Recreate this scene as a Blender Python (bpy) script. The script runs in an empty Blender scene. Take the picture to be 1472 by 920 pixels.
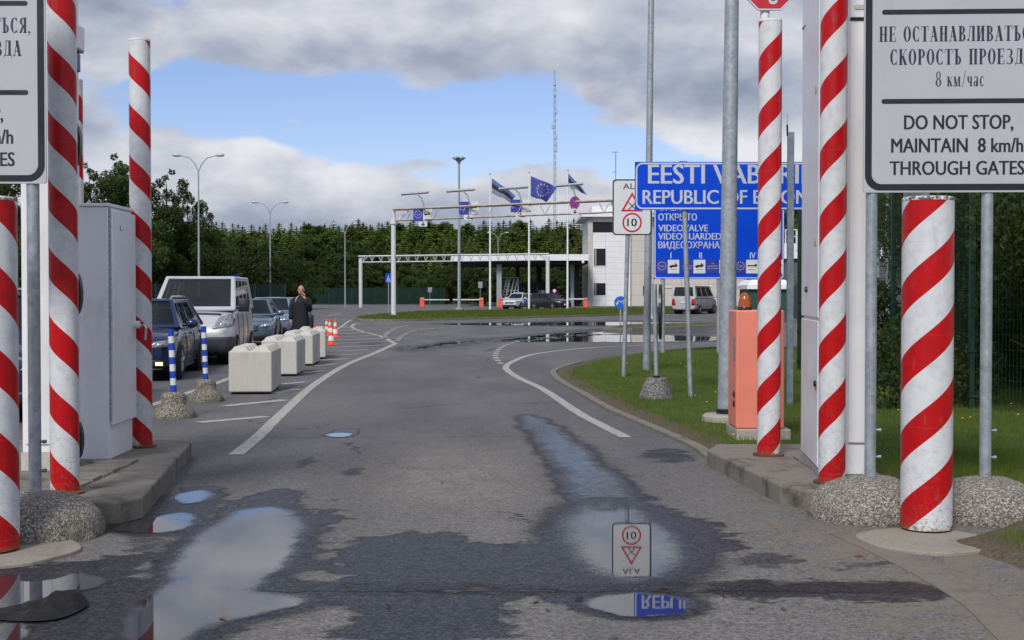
import bpy, bmesh, math, random
import numpy as np
from mathutils import Vector, Matrix, Euler, noise as mnoise

# ------------------------------------------------------------------ camera, sky, sun, exposure
SC = bpy.context.scene
COL = SC.collection
R = math.radians
F = 1900.0; CX, CY = 736.0, 460.0; EYE = 1.6
PITCH = math.atan((460 - 420) / F)

cam_d = bpy.data.cameras.new("camera")
cam_d.lens = 36 * F / 1472; cam_d.sensor_width = 36; cam_d.clip_start = .1; cam_d.clip_end = 6000
cam = bpy.data.objects.new("camera", cam_d); COL.objects.link(cam)
cam.location = (0, 0, EYE); cam.rotation_euler = (math.pi / 2 - PITCH, 0, 0)
SC.camera = cam
SC.render.resolution_x, SC.render.resolution_y = 1024, 640
SC.view_settings.view_transform = 'Standard'; SC.view_settings.look = 'None'
SC.view_settings.exposure = 0.0; SC.view_settings.gamma = 1.0
SC.view_settings.use_curve_mapping = False
SC.render.engine = 'CYCLES'
SC.cycles.use_denoising = True
SC.cycles.max_bounces = 6; SC.cycles.transparent_max_bounces = 24
SC.cycles.caustics_reflective = False; SC.cycles.caustics_refractive = False

SUN_EL, SUN_AZ = R(42), R(-161)      # azimuth from +Y (view direction), negative = to the left


class NT:
    """small helper for node trees"""
    def __init__(s, tree): s.t = tree; s.n = tree.nodes; s.l = tree.links
    def new(s, typ, **kw):
        n = s.n.new(typ)
        for k, v in kw.items(): setattr(n, k, v)
        return n
    def put(s, sock, v):
        if isinstance(v, bpy.types.NodeSocket): s.l.new(v, sock)
        elif isinstance(v, (tuple, list)) and len(v) == 3 and sock.type == 'RGBA': sock.default_value = (*v, 1)
        else: sock.default_value = v
    def m(s, op, a, b=0.0, c=0.0, clamp=False):
        n = s.new('ShaderNodeMath', operation=op); n.use_clamp = clamp
        s.put(n.inputs[0], a); s.put(n.inputs[1], b); s.put(n.inputs[2], c)
        return n.outputs[0]
    def vm(s, op, a, b=(0, 0, 0)):
        n = s.new('ShaderNodeVectorMath', operation=op); s.put(n.inputs[0], a); s.put(n.inputs[1], b)
        return n.outputs[0]
    def xyz(s, v):
        n = s.new('ShaderNodeSeparateXYZ'); s.put(n.inputs[0], v); return n.outputs
    def comb(s, x, y, z):
        n = s.new('ShaderNodeCombineXYZ'); s.put(n.inputs[0], x); s.put(n.inputs[1], y); s.put(n.inputs[2], z); return n.outputs[0]
    def noise(s, v, scale, detail=4, rough=.55, dist=0.0):
        n = s.new('ShaderNodeTexNoise'); s.put(n.inputs['Vector'], v); n.inputs['Scale'].default_value = scale
        n.inputs['Detail'].default_value = detail; n.inputs['Roughness'].default_value = rough; n.inputs['Distortion'].default_value = dist
        return n.outputs[0]
    def voro(s, v, scale, feature='F1'):
        n = s.new('ShaderNodeTexVoronoi', feature=feature); s.put(n.inputs['Vector'], v); n.inputs['Scale'].default_value = scale
        return n.outputs
    def sm(s, x, a, b):
        n = s.new('ShaderNodeMapRange', interpolation_type='SMOOTHSTEP'); s.put(n.inputs[0], x)
        s.put(n.inputs[1], a); s.put(n.inputs[2], b); return n.outputs[0]
    def lin(s, x, a, b, c=0.0, d=1.0):
        n = s.new('ShaderNodeMapRange'); s.put(n.inputs[0], x)
        n.inputs[1].default_value = a; n.inputs[2].default_value = b; n.inputs[3].default_value = c; n.inputs[4].default_value = d
        return n.outputs[0]
    def mix(s, f, a, b, mode='MIX'):
        n = s.new('ShaderNodeMix', data_type='RGBA', blend_type=mode)
        s.put(n.inputs[0], f); s.put(n.inputs[6], a); s.put(n.inputs[7], b); return n.outputs[2]
    def bump(s, h, strength=.3, dist=.01):
        n = s.new('ShaderNodeBump'); s.put(n.inputs['Height'], h); n.inputs['Strength'].default_value = strength; n.inputs['Distance'].default_value = dist
        return n.outputs[0]
    def coord(s, which='Object'):
        return s.new('ShaderNodeTexCoord').outputs[which]


# world: Nishita sky with a procedural cloud cover laid out by direction
W = bpy.data.worlds.new("World"); SC.world = W; W.use_nodes = True
w = NT(W.node_tree); w.n.clear()
sky = w.new('ShaderNodeTexSky', sky_type='NISHITA', sun_disc=False)
sky.sun_elevation = SUN_EL; sky.sun_rotation = SUN_AZ; sky.altitude = 50; sky.air_density = 1.0; sky.dust_density = .4; sky.ozone_density = 1.6
d = w.coord('Generated')
x, y, z = w.xyz(d)
hyp = w.m('SQRT', w.m('ADD', w.m('MULTIPLY', x, x), w.m('MULTIPLY', y, y)))
v = w.m('DIVIDE', z, w.m('MAXIMUM', hyp, .001))
u = w.m('ARCTAN2', x, y)
warp = w.comb(w.m('MULTIPLY', x, 5.0), w.m('MULTIPLY', y, 5.0), w.m('MULTIPLY', z, 9.5))
n1 = w.noise(warp, 1.35, 9, .58, .15)
n2 = w.noise(w.vm('ADD', warp, (7.3, 2.1, 4.4)), .95, 5, .5, .1)
n3 = w.noise(w.vm('ADD', warp, (1.3, 9.1, 2.4)), 2.5, 8, .56, .15)
def blob(u0, v0, su, sv, amp):
    a = w.m('DIVIDE', w.m('SUBTRACT', u, u0), su); b = w.m('DIVIDE', w.m('SUBTRACT', v, v0), sv)
    return w.m('MULTIPLY', w.m('EXPONENT', w.m('MULTIPLY', w.m('ADD', w.m('MULTIPLY', a, a), w.m('MULTIPLY', b, b)), -1.0)), amp)
def total(blobs, start):
    t = start
    for bb in blobs: t = w.m('ADD', t, blob(*bb))
    return t
base = w.m('ADD', w.m('MULTIPLY', w.m('SUBTRACT', n1, .5), 1.9), .62)
dens = total([(-.13, .130, .105, .028, -.58), (-.02, .114, .115, .025, -.58), (.08, .103, .05, .014, -.30), (-.23, .150, .07, .020, -.30),
              (-.262, .212, .03, .014, -.36), (.105, .090, .022, .010, -.25), (-.24, .098, .065, .020, .36), (-.165, .128, .035, .006, .42), (-.06, .098, .03, .006, .30), (.03, .112, .04, .006, .34), (.06, .128, .03, .006, .3), (.15, .155, .10, .05, .40), (.0, .040, 1.5, .040, .42), (.03, .205, .8, .040, .48)], base)
mask = w.sm(dens, .44, .66)
depth = w.sm(dens, .50, 1.1)
# how lit the cloud is: bright billows near edges, greyer where thick; broad darker undersides
shade = total([(.06, .162, .13, .018, -.24), (-.06, .174, .10, .012, -.16), (-.09, .195, .06, .018, .20), (.02, .205, .05, .016, .22), (-.20, .205, .05, .02, .14), (.21, .150, .09, .025, -.16), (.20, .10, .08, .02, .16),
               (-.28, .172, .10, .012, -.12), (-.2, .045, .26, .018, -.22), (.1, .048, .3, .016, -.14), (-.20, .104, .07, .012, .06), (-.10, .082, .08, .010, .10), (.0, .088, .10, .010, .16), (.16, .095, .08, .02, .10)],
              w.m('ADD', w.m('MULTIPLY', n2, 1.1), w.m('ADD', w.m('MULTIPLY', n3, 1.6), -.68)))
shade = w.m('SUBTRACT', shade, w.m('MULTIPLY', depth, .10))
ramp = w.new('ShaderNodeValToRGB'); w.put(ramp.inputs[0], shade)
cr = ramp.color_ramp; cr.elements[0].position = .0; cr.elements[0].color = (.25, .30, .40, 1)
cr.elements[1].position = 1.0; cr.elements[1].color = (.80, .81, .86, 1)
e = cr.elements.new(.36); e.color = (.41, .455, .565, 1)
e = cr.elements.new(.60); e.color = (.565, .59, .665, 1)
skyc = w.vm('MULTIPLY', sky.outputs[0], (.098, .098, .124))     # sky strength (about 0.11)
out = w.mix(mask, skyc, ramp.outputs[0])
bg = w.new('ShaderNodeBackground'); w.put(bg.inputs[0], out); bg.inputs[1].default_value = 1.0
w.l.new(bg.outputs[0], w.new('ShaderNodeOutputWorld').inputs[0])

sun_d = bpy.data.lights.new("sun", 'SUN'); sun_d.energy = 2.8; sun_d.angle = R(15); sun_d.color = (1, .95, .88)
sun = bpy.data.objects.new("sun", sun_d); COL.objects.link(sun)
sv = Vector((math.sin(SUN_AZ) * math.cos(SUN_EL), math.cos(SUN_AZ) * math.cos(SUN_EL), math.sin(SUN_EL)))
sun.rotation_euler = sv.to_track_quat('Z', 'Y').to_euler()


def ray(px, py):
    a, b = (px - CX) / F, -(py - CY) / F
    return Vector((a, math.cos(PITCH) + b * math.sin(PITCH), -math.sin(PITCH) + b * math.cos(PITCH)))
def G(px, py, z=0.0):
    r = ray(px, py); t = (z - EYE) / r.z
    return Vector((r.x * t, r.y * t, z))
def A(px, py, Y):
    r = ray(px, py); t = Y / r.y
    return Vector((r.x * t, Y, EYE + r.z * t))

# ------------------------------------------------------------------ mesh builder
class MB:
    def __init__(s): s.v = []; s.f = []; s.mi = []; s.M = None
    def add(s, vs, fs, mi=0):
        o = len(s.v)
        if s.M is not None: vs = [s.M @ Vector(p) for p in vs]
        s.v.extend([tuple(p) for p in vs]); s.f.extend([tuple(i + o for i in f) for f in fs]); s.mi.extend([mi] * len(fs)); return s
    def box(s, lo, hi, mi=0):
        (a, b, c), (d, e, f) = lo, hi
        return s.add([(a, b, c), (d, b, c), (d, e, c), (a, e, c), (a, b, f), (d, b, f), (d, e, f), (a, e, f)],
                     [(3, 2, 1, 0), (4, 5, 6, 7), (0, 1, 5, 4), (1, 2, 6, 5), (2, 3, 7, 6), (3, 0, 4, 7)], mi)
    def cb(s, c, sz, mi=0):
        return s.box([c[i] - sz[i] / 2 for i in range(3)], [c[i] + sz[i] / 2 for i in range(3)], mi)
    def cyl(s, p0, p1, r0, r1=None, n=12, mi=0, caps=True):
        r1 = r0 if r1 is None else r1
        return s.tube([p0, p1], [r0, r1], n, mi, caps)
    def tube(s, path, rad, n=8, mi=0, caps=True):
        path = [Vector(p) for p in path]
        if not isinstance(rad, (list, tuple)): rad = [rad] * len(path)
        vs = []; prev = None
        for i, p in enumerate(path):
            t = (path[min(i + 1, len(path) - 1)] - path[max(i - 1, 0)]).normalized()
            if prev is None:
                a = Vector((0, 0, 1)) if abs(t.z) < .9 else Vector((1, 0, 0))
                x_ = t.cross(a).normalized()
            else:
                x_ = (prev - t * prev.dot(t)).normalized()
            prev = x_; y_ = t.cross(x_)
            for k in range(n):
                q = 2 * math.pi * k / n
                vs.append(p + (x_ * math.cos(q) + y_ * math.sin(q)) * rad[i])
        fs = []
        for i in range(len(path) - 1):
            for k in range(n):
                k2 = (k + 1) % n; fs.append((i * n + k, i * n + k2, (i + 1) * n + k2, (i + 1) * n + k))
        if caps:
            fs.append(tuple(range(n - 1, -1, -1))); m = (len(path) - 1) * n; fs.append(tuple(m + k for k in range(n)))
        return s.add(vs, fs, mi)
    def lathe(s, prof, n=24, c=(0, 0, 0), mi=0, axis='Z', ell=1.0):
        vs = []; fs = []
        for (r, h) in prof:
            for k in range(n):
                q = 2 * math.pi * k / n; a, b = r * math.cos(q), r * math.sin(q) * ell
                vs.append({'Z': (c[0] + a, c[1] + b, c[2] + h), 'Y': (c[0] + a, c[1] + h, c[2] + b), 'X': (c[0] + h, c[1] + a, c[2] + b)}[axis])
        for i in range(len(prof) - 1):
            for k in range(n):
                k2 = (k + 1) % n; fs.append((i * n + k, i * n + k2, (i + 1) * n + k2, (i + 1) * n + k))
        if prof[0][0] > 1e-5: fs.append(tuple(range(n - 1, -1, -1)))
        if prof[-1][0] > 1e-5: fs.append(tuple((len(prof) - 1) * n + k for k in range(n)))
        return s.add(vs, fs, mi)
    def ball(s, c, r, mi=0, n=12, m=8):
        r = (r, r, r) if not isinstance(r, (tuple, list)) else r
        vs = []; fs = []
        for i in range(m + 1):
            t = math.pi * i / m
            for k in range(n):
                q = 2 * math.pi * k / n
                vs.append((c[0] + r[0] * math.sin(t) * math.cos(q), c[1] + r[1] * math.sin(t) * math.sin(q), c[2] - r[2] * math.cos(t)))
        for i in range(m):
            for k in range(n):
                k2 = (k + 1) % n; fs.append((i * n + k, i * n + k2, (i + 1) * n + k2, (i + 1) * n + k))
        return s.add(vs, fs, mi)
    def plate(s, poly, y0, y1, mi=0):
        """polygon in (x, z), counter-clockwise seen from -Y, with thickness from y0 (front) to y1 (back)"""
        n = len(poly)
        vs = [(p[0], y0, p[1]) for p in poly] + [(p[0], y1, p[1]) for p in poly]
        fs = [tuple(range(n)), tuple(range(2 * n - 1, n - 1, -1))] + [(i, i + n, (i + 1) % n + n, (i + 1) % n) for i in range(n)]
        return s.add(vs, fs, mi)
    def slab(s, poly, z0, z1, mi=0):
        n = len(poly)
        vs = [(p[0], p[1], z0) for p in poly] + [(p[0], p[1], z1) for p in poly]
        fs = [tuple(range(n - 1, -1, -1)), tuple(range(n, 2 * n))] + [(i, (i + 1) % n, (i + 1) % n + n, i + n) for i in range(n)]
        return s.add(vs, fs, mi)
    def ring(s, outer, inner, y0, y1, mi=0):
        n = len(outer)
        vs = [(p[0], y0, p[1]) for p in outer] + [(p[0], y0, p[1]) for p in inner] + [(p[0], y1, p[1]) for p in outer] + [(p[0], y1, p[1]) for p in inner]
        fs = []
        for i in range(n):
            j = (i + 1) % n
            fs += [(i, j, n + j, n + i), (i, 2 * n + i, 2 * n + j, j), (n + i, n + j, 3 * n + j, 3 * n + i)]
        return s.add(vs, fs, mi)
    def text(s, body, xc, z, h, y=0.0, wid=None, bold=0.0, mi=0, align='C', xs=1.0, th=.0015):
        """text standing in the XZ plane facing -Y; z is the baseline, h the cap height"""
        vs, fs, x0, x1 = text_geo(body)
        k = h / CAP; kx = k * xs
        if wid: kx = wid / max(x1 - x0, 1e-6)
        off = {'C': xc - (x0 + x1) / 2 * kx, 'L': xc - x0 * kx, 'R': xc - x1 * kx}[align]
        for i, dx in enumerate((0,) if not bold else (0, bold * h, -bold * h)):
            s.add([(q[0] * kx + off + dx, y - ((th + .0002 * i) if q[2] > 0 else 0), q[1] * k + z) for q in vs], fs, mi)
        return s
    def build(s, name, mats, parent=None, loc=(0, 0, 0), rz=0.0, smooth=None, bevel=0, seg=2, sub=0):
        me = bpy.data.meshes.new(name)
        me.from_pydata(s.v, [], s.f)
        if not isinstance(mats, (list, tuple)): mats = [mats]
        for m_ in mats: me.materials.append(m_)
        if len(mats) > 1: me.polygons.foreach_set('material_index', s.mi)
        me.update()
        bm = bmesh.new(); bm.from_mesh(me); bmesh.ops.recalc_face_normals(bm, faces=bm.faces); bm.to_mesh(me); bm.free()
        return finish(me, name, parent, loc, rz, smooth, bevel, seg, sub)
def finish(me, name, parent=None, loc=(0, 0, 0), rz=0.0, smooth=None, bevel=0, seg=2, sub=0):
    o = bpy.data.objects.new(name, me); COL.objects.link(o)
    o.parent = parent; o.location = loc; o.rotation_euler = (0, 0, rz)
    if bevel:
        b = o.modifiers.new('bevel', 'BEVEL'); b.width = bevel; b.segments = seg; b.limit_method = 'ANGLE'; b.angle_limit = R(38)
    if sub:
        b = o.modifiers.new('sub', 'SUBSURF'); b.levels = sub; b.render_levels = sub
    if smooth is not None:
        if smooth >= 180: me.polygons.foreach_set('use_smooth', [True] * len(me.polygons))
        else: me.set_sharp_from_angle(angle=R(smooth)); me.polygons.foreach_set('use_smooth', [True] * len(me.polygons))
        me.update()
    return o

_tc = {}
def text_geo(body):
    key = body
    if key not in _tc:
        cu = bpy.data.curves.new('t', 'FONT'); cu.body = body; cu.size = 1; cu.extrude = .001; cu.resolution_u = 3
        ob = bpy.data.objects.new('t', cu); COL.objects.link(ob)
        dg = bpy.context.evaluated_depsgraph_get()
        me = bpy.data.meshes.new_from_object(ob.evaluated_get(dg))
        vs = [tuple(q.co) for q in me.vertices]; fs = [tuple(p.vertices) for p in me.polygons]
        bpy.data.objects.remove(ob); bpy.data.curves.remove(cu); bpy.data.meshes.remove(me)
        xs = [q[0] for q in vs] or [0]
        _tc[key] = (vs, fs, min(xs), max(xs))
    return _tc[key]
CAP = max(q[1] for q in text_geo('H')[0])

def rr(x0, z0, x1, z1, r, n=6):
    pts = []
    for (cx_, cz_, a0) in ((x1 - r, z0 + r, -90), (x1 - r, z1 - r, 0), (x0 + r, z1 - r, 90), (x0 + r, z0 + r, 180)):
        for k in range(n + 1):
            q = R(a0 + 90 * k / n); pts.append((cx_ + r * math.cos(q), cz_ + r * math.sin(q)))
    return pts
def disc(cx_, cz_, r, n=28, rz_=None):
    return [(cx_ + r * math.cos(2 * math.pi * k / n), cz_ + (rz_ or r) * math.sin(2 * math.pi * k / n)) for k in range(n)]
def star(cx_, cz_, r):
    return [(cx_ + (r if k % 2 == 0 else r * .4) * math.sin(math.pi * k / 5) * -1, cz_ + (r if k % 2 == 0 else r * .4) * math.cos(math.pi * k / 5)) for k in range(10)]

def thing(name, label, cat, loc=(0, 0, 0), rz=0.0, group=None):
    o = bpy.data.objects.new(name, None); COL.objects.link(o); o.empty_display_size = .2
    o.location = loc; o.rotation_euler = (0, 0, rz)
    return tag(o, label, cat, group)
def tag(o, label, cat, group=None):
    o['label'] = label; o['category'] = cat
    if group: o['group'] = group
    return o
def struct(o, kind='structure'):
    o['kind'] = kind; return o
def dup(root, loc, rz=0.0, label=None, group=None, scale=None):
    kids = {}
    for o in bpy.data.objects:
        if o.parent: kids.setdefault(o.parent, []).append(o)
    r_ = root.copy(); COL.objects.link(r_); r_.location = loc; r_.rotation_euler = (0, 0, rz)
    if scale: r_.scale = scale
    if label: r_['label'] = label
    if group: r_['group'] = group
    for ch in kids.get(root, []):
        c = ch.copy(); COL.objects.link(c); c.parent = r_
        for g in kids.get(ch, []):
            q = g.copy(); COL.objects.link(q); q.parent = c
    return r_

def roughen(o, amp, scale, z0=-9):
    """knock small lumps and dents into a cast surface"""
    for q in o.data.vertices:
        p_ = q.co * scale; d_ = mnoise.fractal(p_, .8, 2.0, 4) * amp
        if q.co.z > z0: q.co += Vector((q.co.x, q.co.y, .3 * q.co.z)).normalized() * d_ if q.co.length > 1e-4 else Vector((0, 0, d_))
    o.data.update(); return o
# ------------------------------------------------------------------ materials
def pbsdf(name):
    m_ = bpy.data.materials.new(name); m_.use_nodes = True
    n = NT(m_.node_tree); b = n.n['Principled BSDF']
    return m_, n, b
def M_plain(name, col, rough=.5, metal=0.0, var=.12, scale=6.0, bump=0.0, bscale=80.0, dirt=0.0, dirtcol=(.12, .10, .08), spec=.5, coat=0.0, z_dirt=None):
    m_, n, b = pbsdf(name)
    c = n.coord('Object'); nz = n.noise(c, scale, 5, .6)
    f = n.lin(nz, .3, .7, 1 - var, 1 + var)
    colr = n.mix(1.0, col, n.comb(f, f, f), 'MULTIPLY')
    if dirt:
        dn = n.sm(n.noise(n.vm('MULTIPLY', c, (1, 1, .35)), scale * 2.3, 7, .68), .52, .75)
        dn = n.m('MULTIPLY', dn, dirt)
        if z_dirt is not None:
            zz = n.xyz(c)[2]
            dn = n.m('MAXIMUM', dn, n.m('MULTIPLY', n.sm(n.m('ADD', zz, n.m('MULTIPLY', nz, z_dirt)), z_dirt * 1.5, z_dirt * .45), .7))
        colr = n.mix(dn, colr, dirtcol)
    n.put(b.inputs['Base Color'], colr)
    n.put(b.inputs['Roughness'], n.lin(nz, .3, .7, max(.02, rough - .08), min(1, rough + .08)))
    b.inputs['Metallic'].default_value = metal
    b.inputs['Specular IOR Level'].default_value = spec
    if coat: b.inputs['Coat Weight'].default_value = coat; b.inputs['Coat Roughness'].default_value = .05
    if bump: n.put(b.inputs['Normal'], n.bump(n.noise(c, bscale, 4, .6), bump, .01))
    return m_
def M_emit(name, col, s_):
    m_, n, b = pbsdf(name); b.inputs['Emission Color'].default_value = (*col, 1); b.inputs['Emission Strength'].default_value = s_; b.inputs['Base Color'].default_value = (*col, 1)
    return m_
def M_stripe(name, hand, period, phase, seam=1.0, duty=.45):
    """spiral red and white reflective sheeting; hand +1 rises to the right seen from the front"""
    m_, n, b = pbsdf(name); c = n.coord('Object'); x_, y_, z_ = n.xyz(c)
    ang = n.m('DIVIDE', n.m('ARCTAN2', x_, n.m('MULTIPLY', y_, -1)), 2 * math.pi)
    t = n.m('ADD', n.m('DIVIDE', z_, period), n.m('MULTIPLY', ang, -hand * seam))
    fr = n.m('FRACT', n.m('ADD', n.m('SUBTRACT', t, phase), 100.5))
    dd = n.m('ABSOLUTE', n.m('SUBTRACT', fr, .5))
    fac = n.m('SUBTRACT', 1.0, n.sm(dd, duty / 2 - .004, duty / 2 + .004))
    nz = n.noise(c, 14, 7, .65)
    red = n.mix(n.sm(nz, .35, .75), (.50, .004, .007), (.38, .004, .007)); wht = n.mix(n.sm(nz, .4, .72), (.66, .68, .70), (.55, .565, .58))
    col = n.mix(fac, wht, red)
    seamz = n.m('LESS_THAN', n.m('ABSOLUTE', n.m('SUBTRACT', n.m('FRACT', n.m('ADD', n.m('DIVIDE', z_, .61), .37)), .5)), .0035)
    col = n.mix(n.m('MULTIPLY', seamz, .16), col, (.2, .2, .2))
    scr = n.m('LESS_THAN', n.m('ABSOLUTE', n.m('SUBTRACT', n.noise(n.vm('MULTIPLY', c, (6, 6, 26)), 1.0, 2, .5), .5)), .0035)
    lowz = n.sm(z_, 1.1, .3)
    col = n.mix(n.m('MULTIPLY', n.m('MULTIPLY', scr, lowz), .5), col, (.12, .10, .09))
    low = n.sm(n.m('SUBTRACT', n.m('MULTIPLY', n.noise(c, 30, 6, .7), .30), z_), .085, .16)
    mud = n.m('MULTIPLY', n.sm(n.noise(c, 46, 4, .7), .54, .66), n.sm(z_, .62, .04))
    col = n.mix(n.m('MULTIPLY', mud, .55), col, (.13, .115, .095))
    col = n.mix(n.m('MULTIPLY', low, .85), col, (.20, .11, .05))
    col = n.mix(n.m('MULTIPLY', n.sm(n.noise(n.vm('MULTIPLY', c, (1, 1, .2)), 22, 6, .7), .56, .8), .35), col, (.22, .2, .17))
    n.put(b.inputs['Base Color'], col); n.put(b.inputs['Roughness'], n.lin(nz, .3, .7, .26, .42)); b.inputs['Specular IOR Level'].default_value = .3
    return m_
def M_aggregate(name, c1=(.30, .28, .25), c2=(.10, .095, .09), c3=(.5, .48, .44), scale=70, bump=.8):
    m_, n, b = pbsdf(name); c = n.coord('Object')
    vo = n.voro(c, scale); cell = n.xyz(vo[1])[0]
    col = n.mix(n.sm(cell, .25, .6), c2, c1); col = n.mix(n.sm(cell, .78, .95), col, c3)
    big = n.noise(c, 4, 5, .6); col = n.mix(n.m('MULTIPLY', n.sm(big, .5, .75), .55), col, (.11, .10, .08))
    n.put(b.inputs['Base Color'], col); b.inputs['Roughness'].default_value = .85
    n.put(b.inputs['Normal'], n.bump(n.m('SUBTRACT', 1.0, vo[0]), bump, .012))
    return m_
def M_concrete(name, col=(.33, .31, .27), stain=(.10, .095, .085), amt=.55, scale=3.0, speck=True):
    m_, n, b = pbsdf(name); c = n.coord('Object')
    a = n.noise(c, scale, 8, .65); f = n.noise(c, 60, 4, .7)
    k = n.lin(f, .3, .7, .82, 1.16); cc = n.mix(1.0, col, n.comb(k, k, k), 'MULTIPLY')
    cc = n.mix(n.m('MULTIPLY', n.sm(a, .48, .72), amt), cc, stain)
    st = n.noise(n.vm('MULTIPLY', c, (7, 7, .6)), 1.4, 6, .6); cc = n.mix(n.m('MULTIPLY', n.sm(st, .55, .75), amt * .6), cc, stain)
    if speck:
        pit = n.voro(c, 34)[0]; cc = n.mix(n.m('MULTIPLY', n.m('LESS_THAN', pit, .13), .55), cc, stain)
    n.put(b.inputs['Base Color'], cc); b.inputs['Roughness'].default_value = .88
    n.put(b.inputs['Normal'], n.bump(n.m('ADD', f, n.m('MULTIPLY', a, .6)), .35, .012))
    return m_
def M_galv(name, col=(.34, .38, .42)):
    m_, n, b = pbsdf(name); c = n.coord('Object')
    sp = n.xyz(n.voro(c, 26)[1])[0]; a = n.noise(c, 7, 6, .65)
    k = n.m('ADD', n.lin(sp, 0, 1, .84, 1.10), n.lin(a, .3, .7, -.14, .14)); cc = n.mix(1.0, col, n.comb(k, k, k), 'MULTIPLY')
    wht = n.sm(n.noise(n.vm('MULTIPLY', c, (1, 1, .5)), 19, 5, .65), .57, .72); cc = n.mix(n.m('MULTIPLY', wht, .38), cc, (.58, .61, .63))
    n.put(b.inputs['Base Color'], cc); b.inputs['Metallic'].default_value = .35; n.put(b.inputs['Roughness'], n.lin(a, .3, .7, .42, .62))
    return m_
def M_glass(name, tint=(.02, .03, .035), rough=.04, alpha=.72):
    """car glass: dark tinted mirror-like sheet that still shows some of the cabin behind"""
    m_, n, b = pbsdf(name)
    b.inputs['Base Color'].default_value = (*tint, 1); b.inputs['Roughness'].default_value = rough; b.inputs['IOR'].default_value = 1.55
    b.inputs['Alpha'].default_value = alpha; b.inputs['Specular IOR Level'].default_value = .45
    return m_
def M_foliage(name, c1, c2, c3, scale=.8, trans=.25, fine=9.0):
    m_, n, b = pbsdf(name)
    c = n.coord('Object'); oi = n.new('ShaderNodeObjectInfo').outputs['Random']
    a = n.noise(n.vm('ADD', c, n.comb(n.m('MULTIPLY', oi, 37.0), 0, 0)), scale, 5, .6); f = n.noise(c, fine, 2, .6)
    col = n.mix(n.sm(a, .35, .65), c1, c2); col = n.mix(n.m('MULTIPLY', n.sm(f, .48, .75), .75), col, c3)
    k = n.lin(oi, 0, 1, .78, 1.22); col = n.mix(1.0, col, n.comb(n.m('MULTIPLY', k, n.lin(oi, 0, 1, 1.06, .95)), k, k), 'MULTIPLY')
    n.put(b.inputs['Base Color'], col); b.inputs['Roughness'].default_value = .7; b.inputs['Specular IOR Level'].default_value = .22
    tr = n.new('ShaderNodeBsdfTranslucent'); n.put(tr.inputs[0], n.mix(1.0, col, (1.1, 1.3, .6), 'MULTIPLY'))
    mx = n.new('ShaderNodeMixShader'); mx.inputs[0].default_value = trans
    n.l.new(b.outputs[0], mx.inputs[1]); n.l.new(tr.outputs[0], mx.inputs[2]); n.l.new(mx.outputs[0], n.n['Material Output'].inputs[0])
    return m_

white_paint = M_plain('white_paint', (.78, .79, .81), .38, var=.05, scale=3, dirt=.18, dirtcol=(.3, .28, .25), z_dirt=.14)
board_white = M_plain('sign_white', (.45, .465, .50), .33, var=.04, scale=2, dirt=.15, dirtcol=(.36, .36, .37))
sign_white = M_plain('sign_white_far', (.68, .69, .71), .4, var=.04, scale=3)
letter_white = M_plain('letter_white', (.52, .56, .63), .4, var=.05, scale=5)
black_paint = M_plain('black_paint', (.012, .014, .02), .35, var=.2)
text_black = M_plain('text_black', (.012, .012, .018), .45, var=.2)
serif_ink = M_plain('serif_ink', (.022, .026, .055), .45, var=.2)
sign_blue = M_plain('sign_blue', (.001, .062, .62), .4, var=.07, scale=1.5, spec=.2)
panel_blue = M_plain('panel_blue', (.03, .045, .33), .4, var=.08, scale=4)
sign_red = M_plain('sign_red', (.50, .012, .03), .4, var=.06)
galv = M_galv('galvanised_steel'); galv_lt = M_galv('galvanised_pale', (.46, .49, .52)); galv_dk = M_galv('galvanised_dark', (.21, .25, .29))
sign_back = M_plain('aluminium_back', (.32, .33, .35), .5, .4)
rubber = M_plain('black_rubber', (.014, .014, .015), .55, var=.3, scale=20, bump=.2, bscale=90)
aggregate = M_aggregate('exposed_aggregate', (.27, .25, .215), (.115, .105, .09), (.48, .45, .39), 105, .6)
agg_dark = M_aggregate('exposed_aggregate_dark', (.25, .23, .19), (.09, .08, .065), (.4, .37, .3), 80)
concrete = M_concrete('concrete', (.36, .335, .29), amt=.5)
conc_pale = M_concrete('concrete_pale', (.53, .515, .465), (.30, .285, .25), .55, 2.2, speck=True)
conc_island = M_concrete('concrete_island', (.205, .188, .158), (.05, .046, .038), .9, 3.2)
conc_pad = M_concrete('concrete_pad', (.29, .262, .215), (.15, .135, .105), .6, 3.0, speck=False)
rust = M_plain('rusty_steel', (.16, .07, .035), .8, .2, var=.4, scale=12, bump=.3)
rust_lt = M_plain('rust_streaked_steel', (.44, .38, .34), .7, .1, var=.2, scale=2, dirt=.95, dirtcol=(.22, .085, .04))
white_steel = M_plain('white_steel', (.62, .63, .65), .45, var=.07, scale=2, dirt=.25, dirtcol=(.4, .36, .32))
orange_paint = M_plain('coral_paint', (.78, .235, .165), .45, var=.05, scale=3, dirt=.16, dirtcol=(.35, .12, .08), z_dirt=.08)
orange_far = M_plain('orange_paint', (.75, .12, .06), .5, var=.08)
amber = M_plain('amber_lens', (.36, .085, .012), .15, var=.15, scale=14)
cone_orange = M_plain('cone_orange', (.85, .10, .03), .5, var=.06)
cone_white = M_plain('cone_white', (.75, .75, .74), .5, var=.05)
post_blue = M_plain('post_blue', (.014, .06, .42), .4, var=.1)
post_white = M_plain('post_white', (.68, .69, .70), .4, var=.06)
green_fence = M_plain('green_fence', (.004, .026, .016), .5, var=.2)
black_tyre = M_plain('tyre', (.015, .015, .016), .8, var=.2, scale=15)
dark_trim = M_plain('dark_trim', (.02, .022, .025), .55, var=.15)
van_bumper = M_plain('grey_plastic', (.05, .055, .065), .6, var=.12)
alloy = M_plain('alloy', (.45, .46, .48), .35, .6, var=.1)
lens = M_plain('lamp_lens', (.30, .32, .345), .07, .35, var=.5, scale=16, spec=.9)
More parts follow.
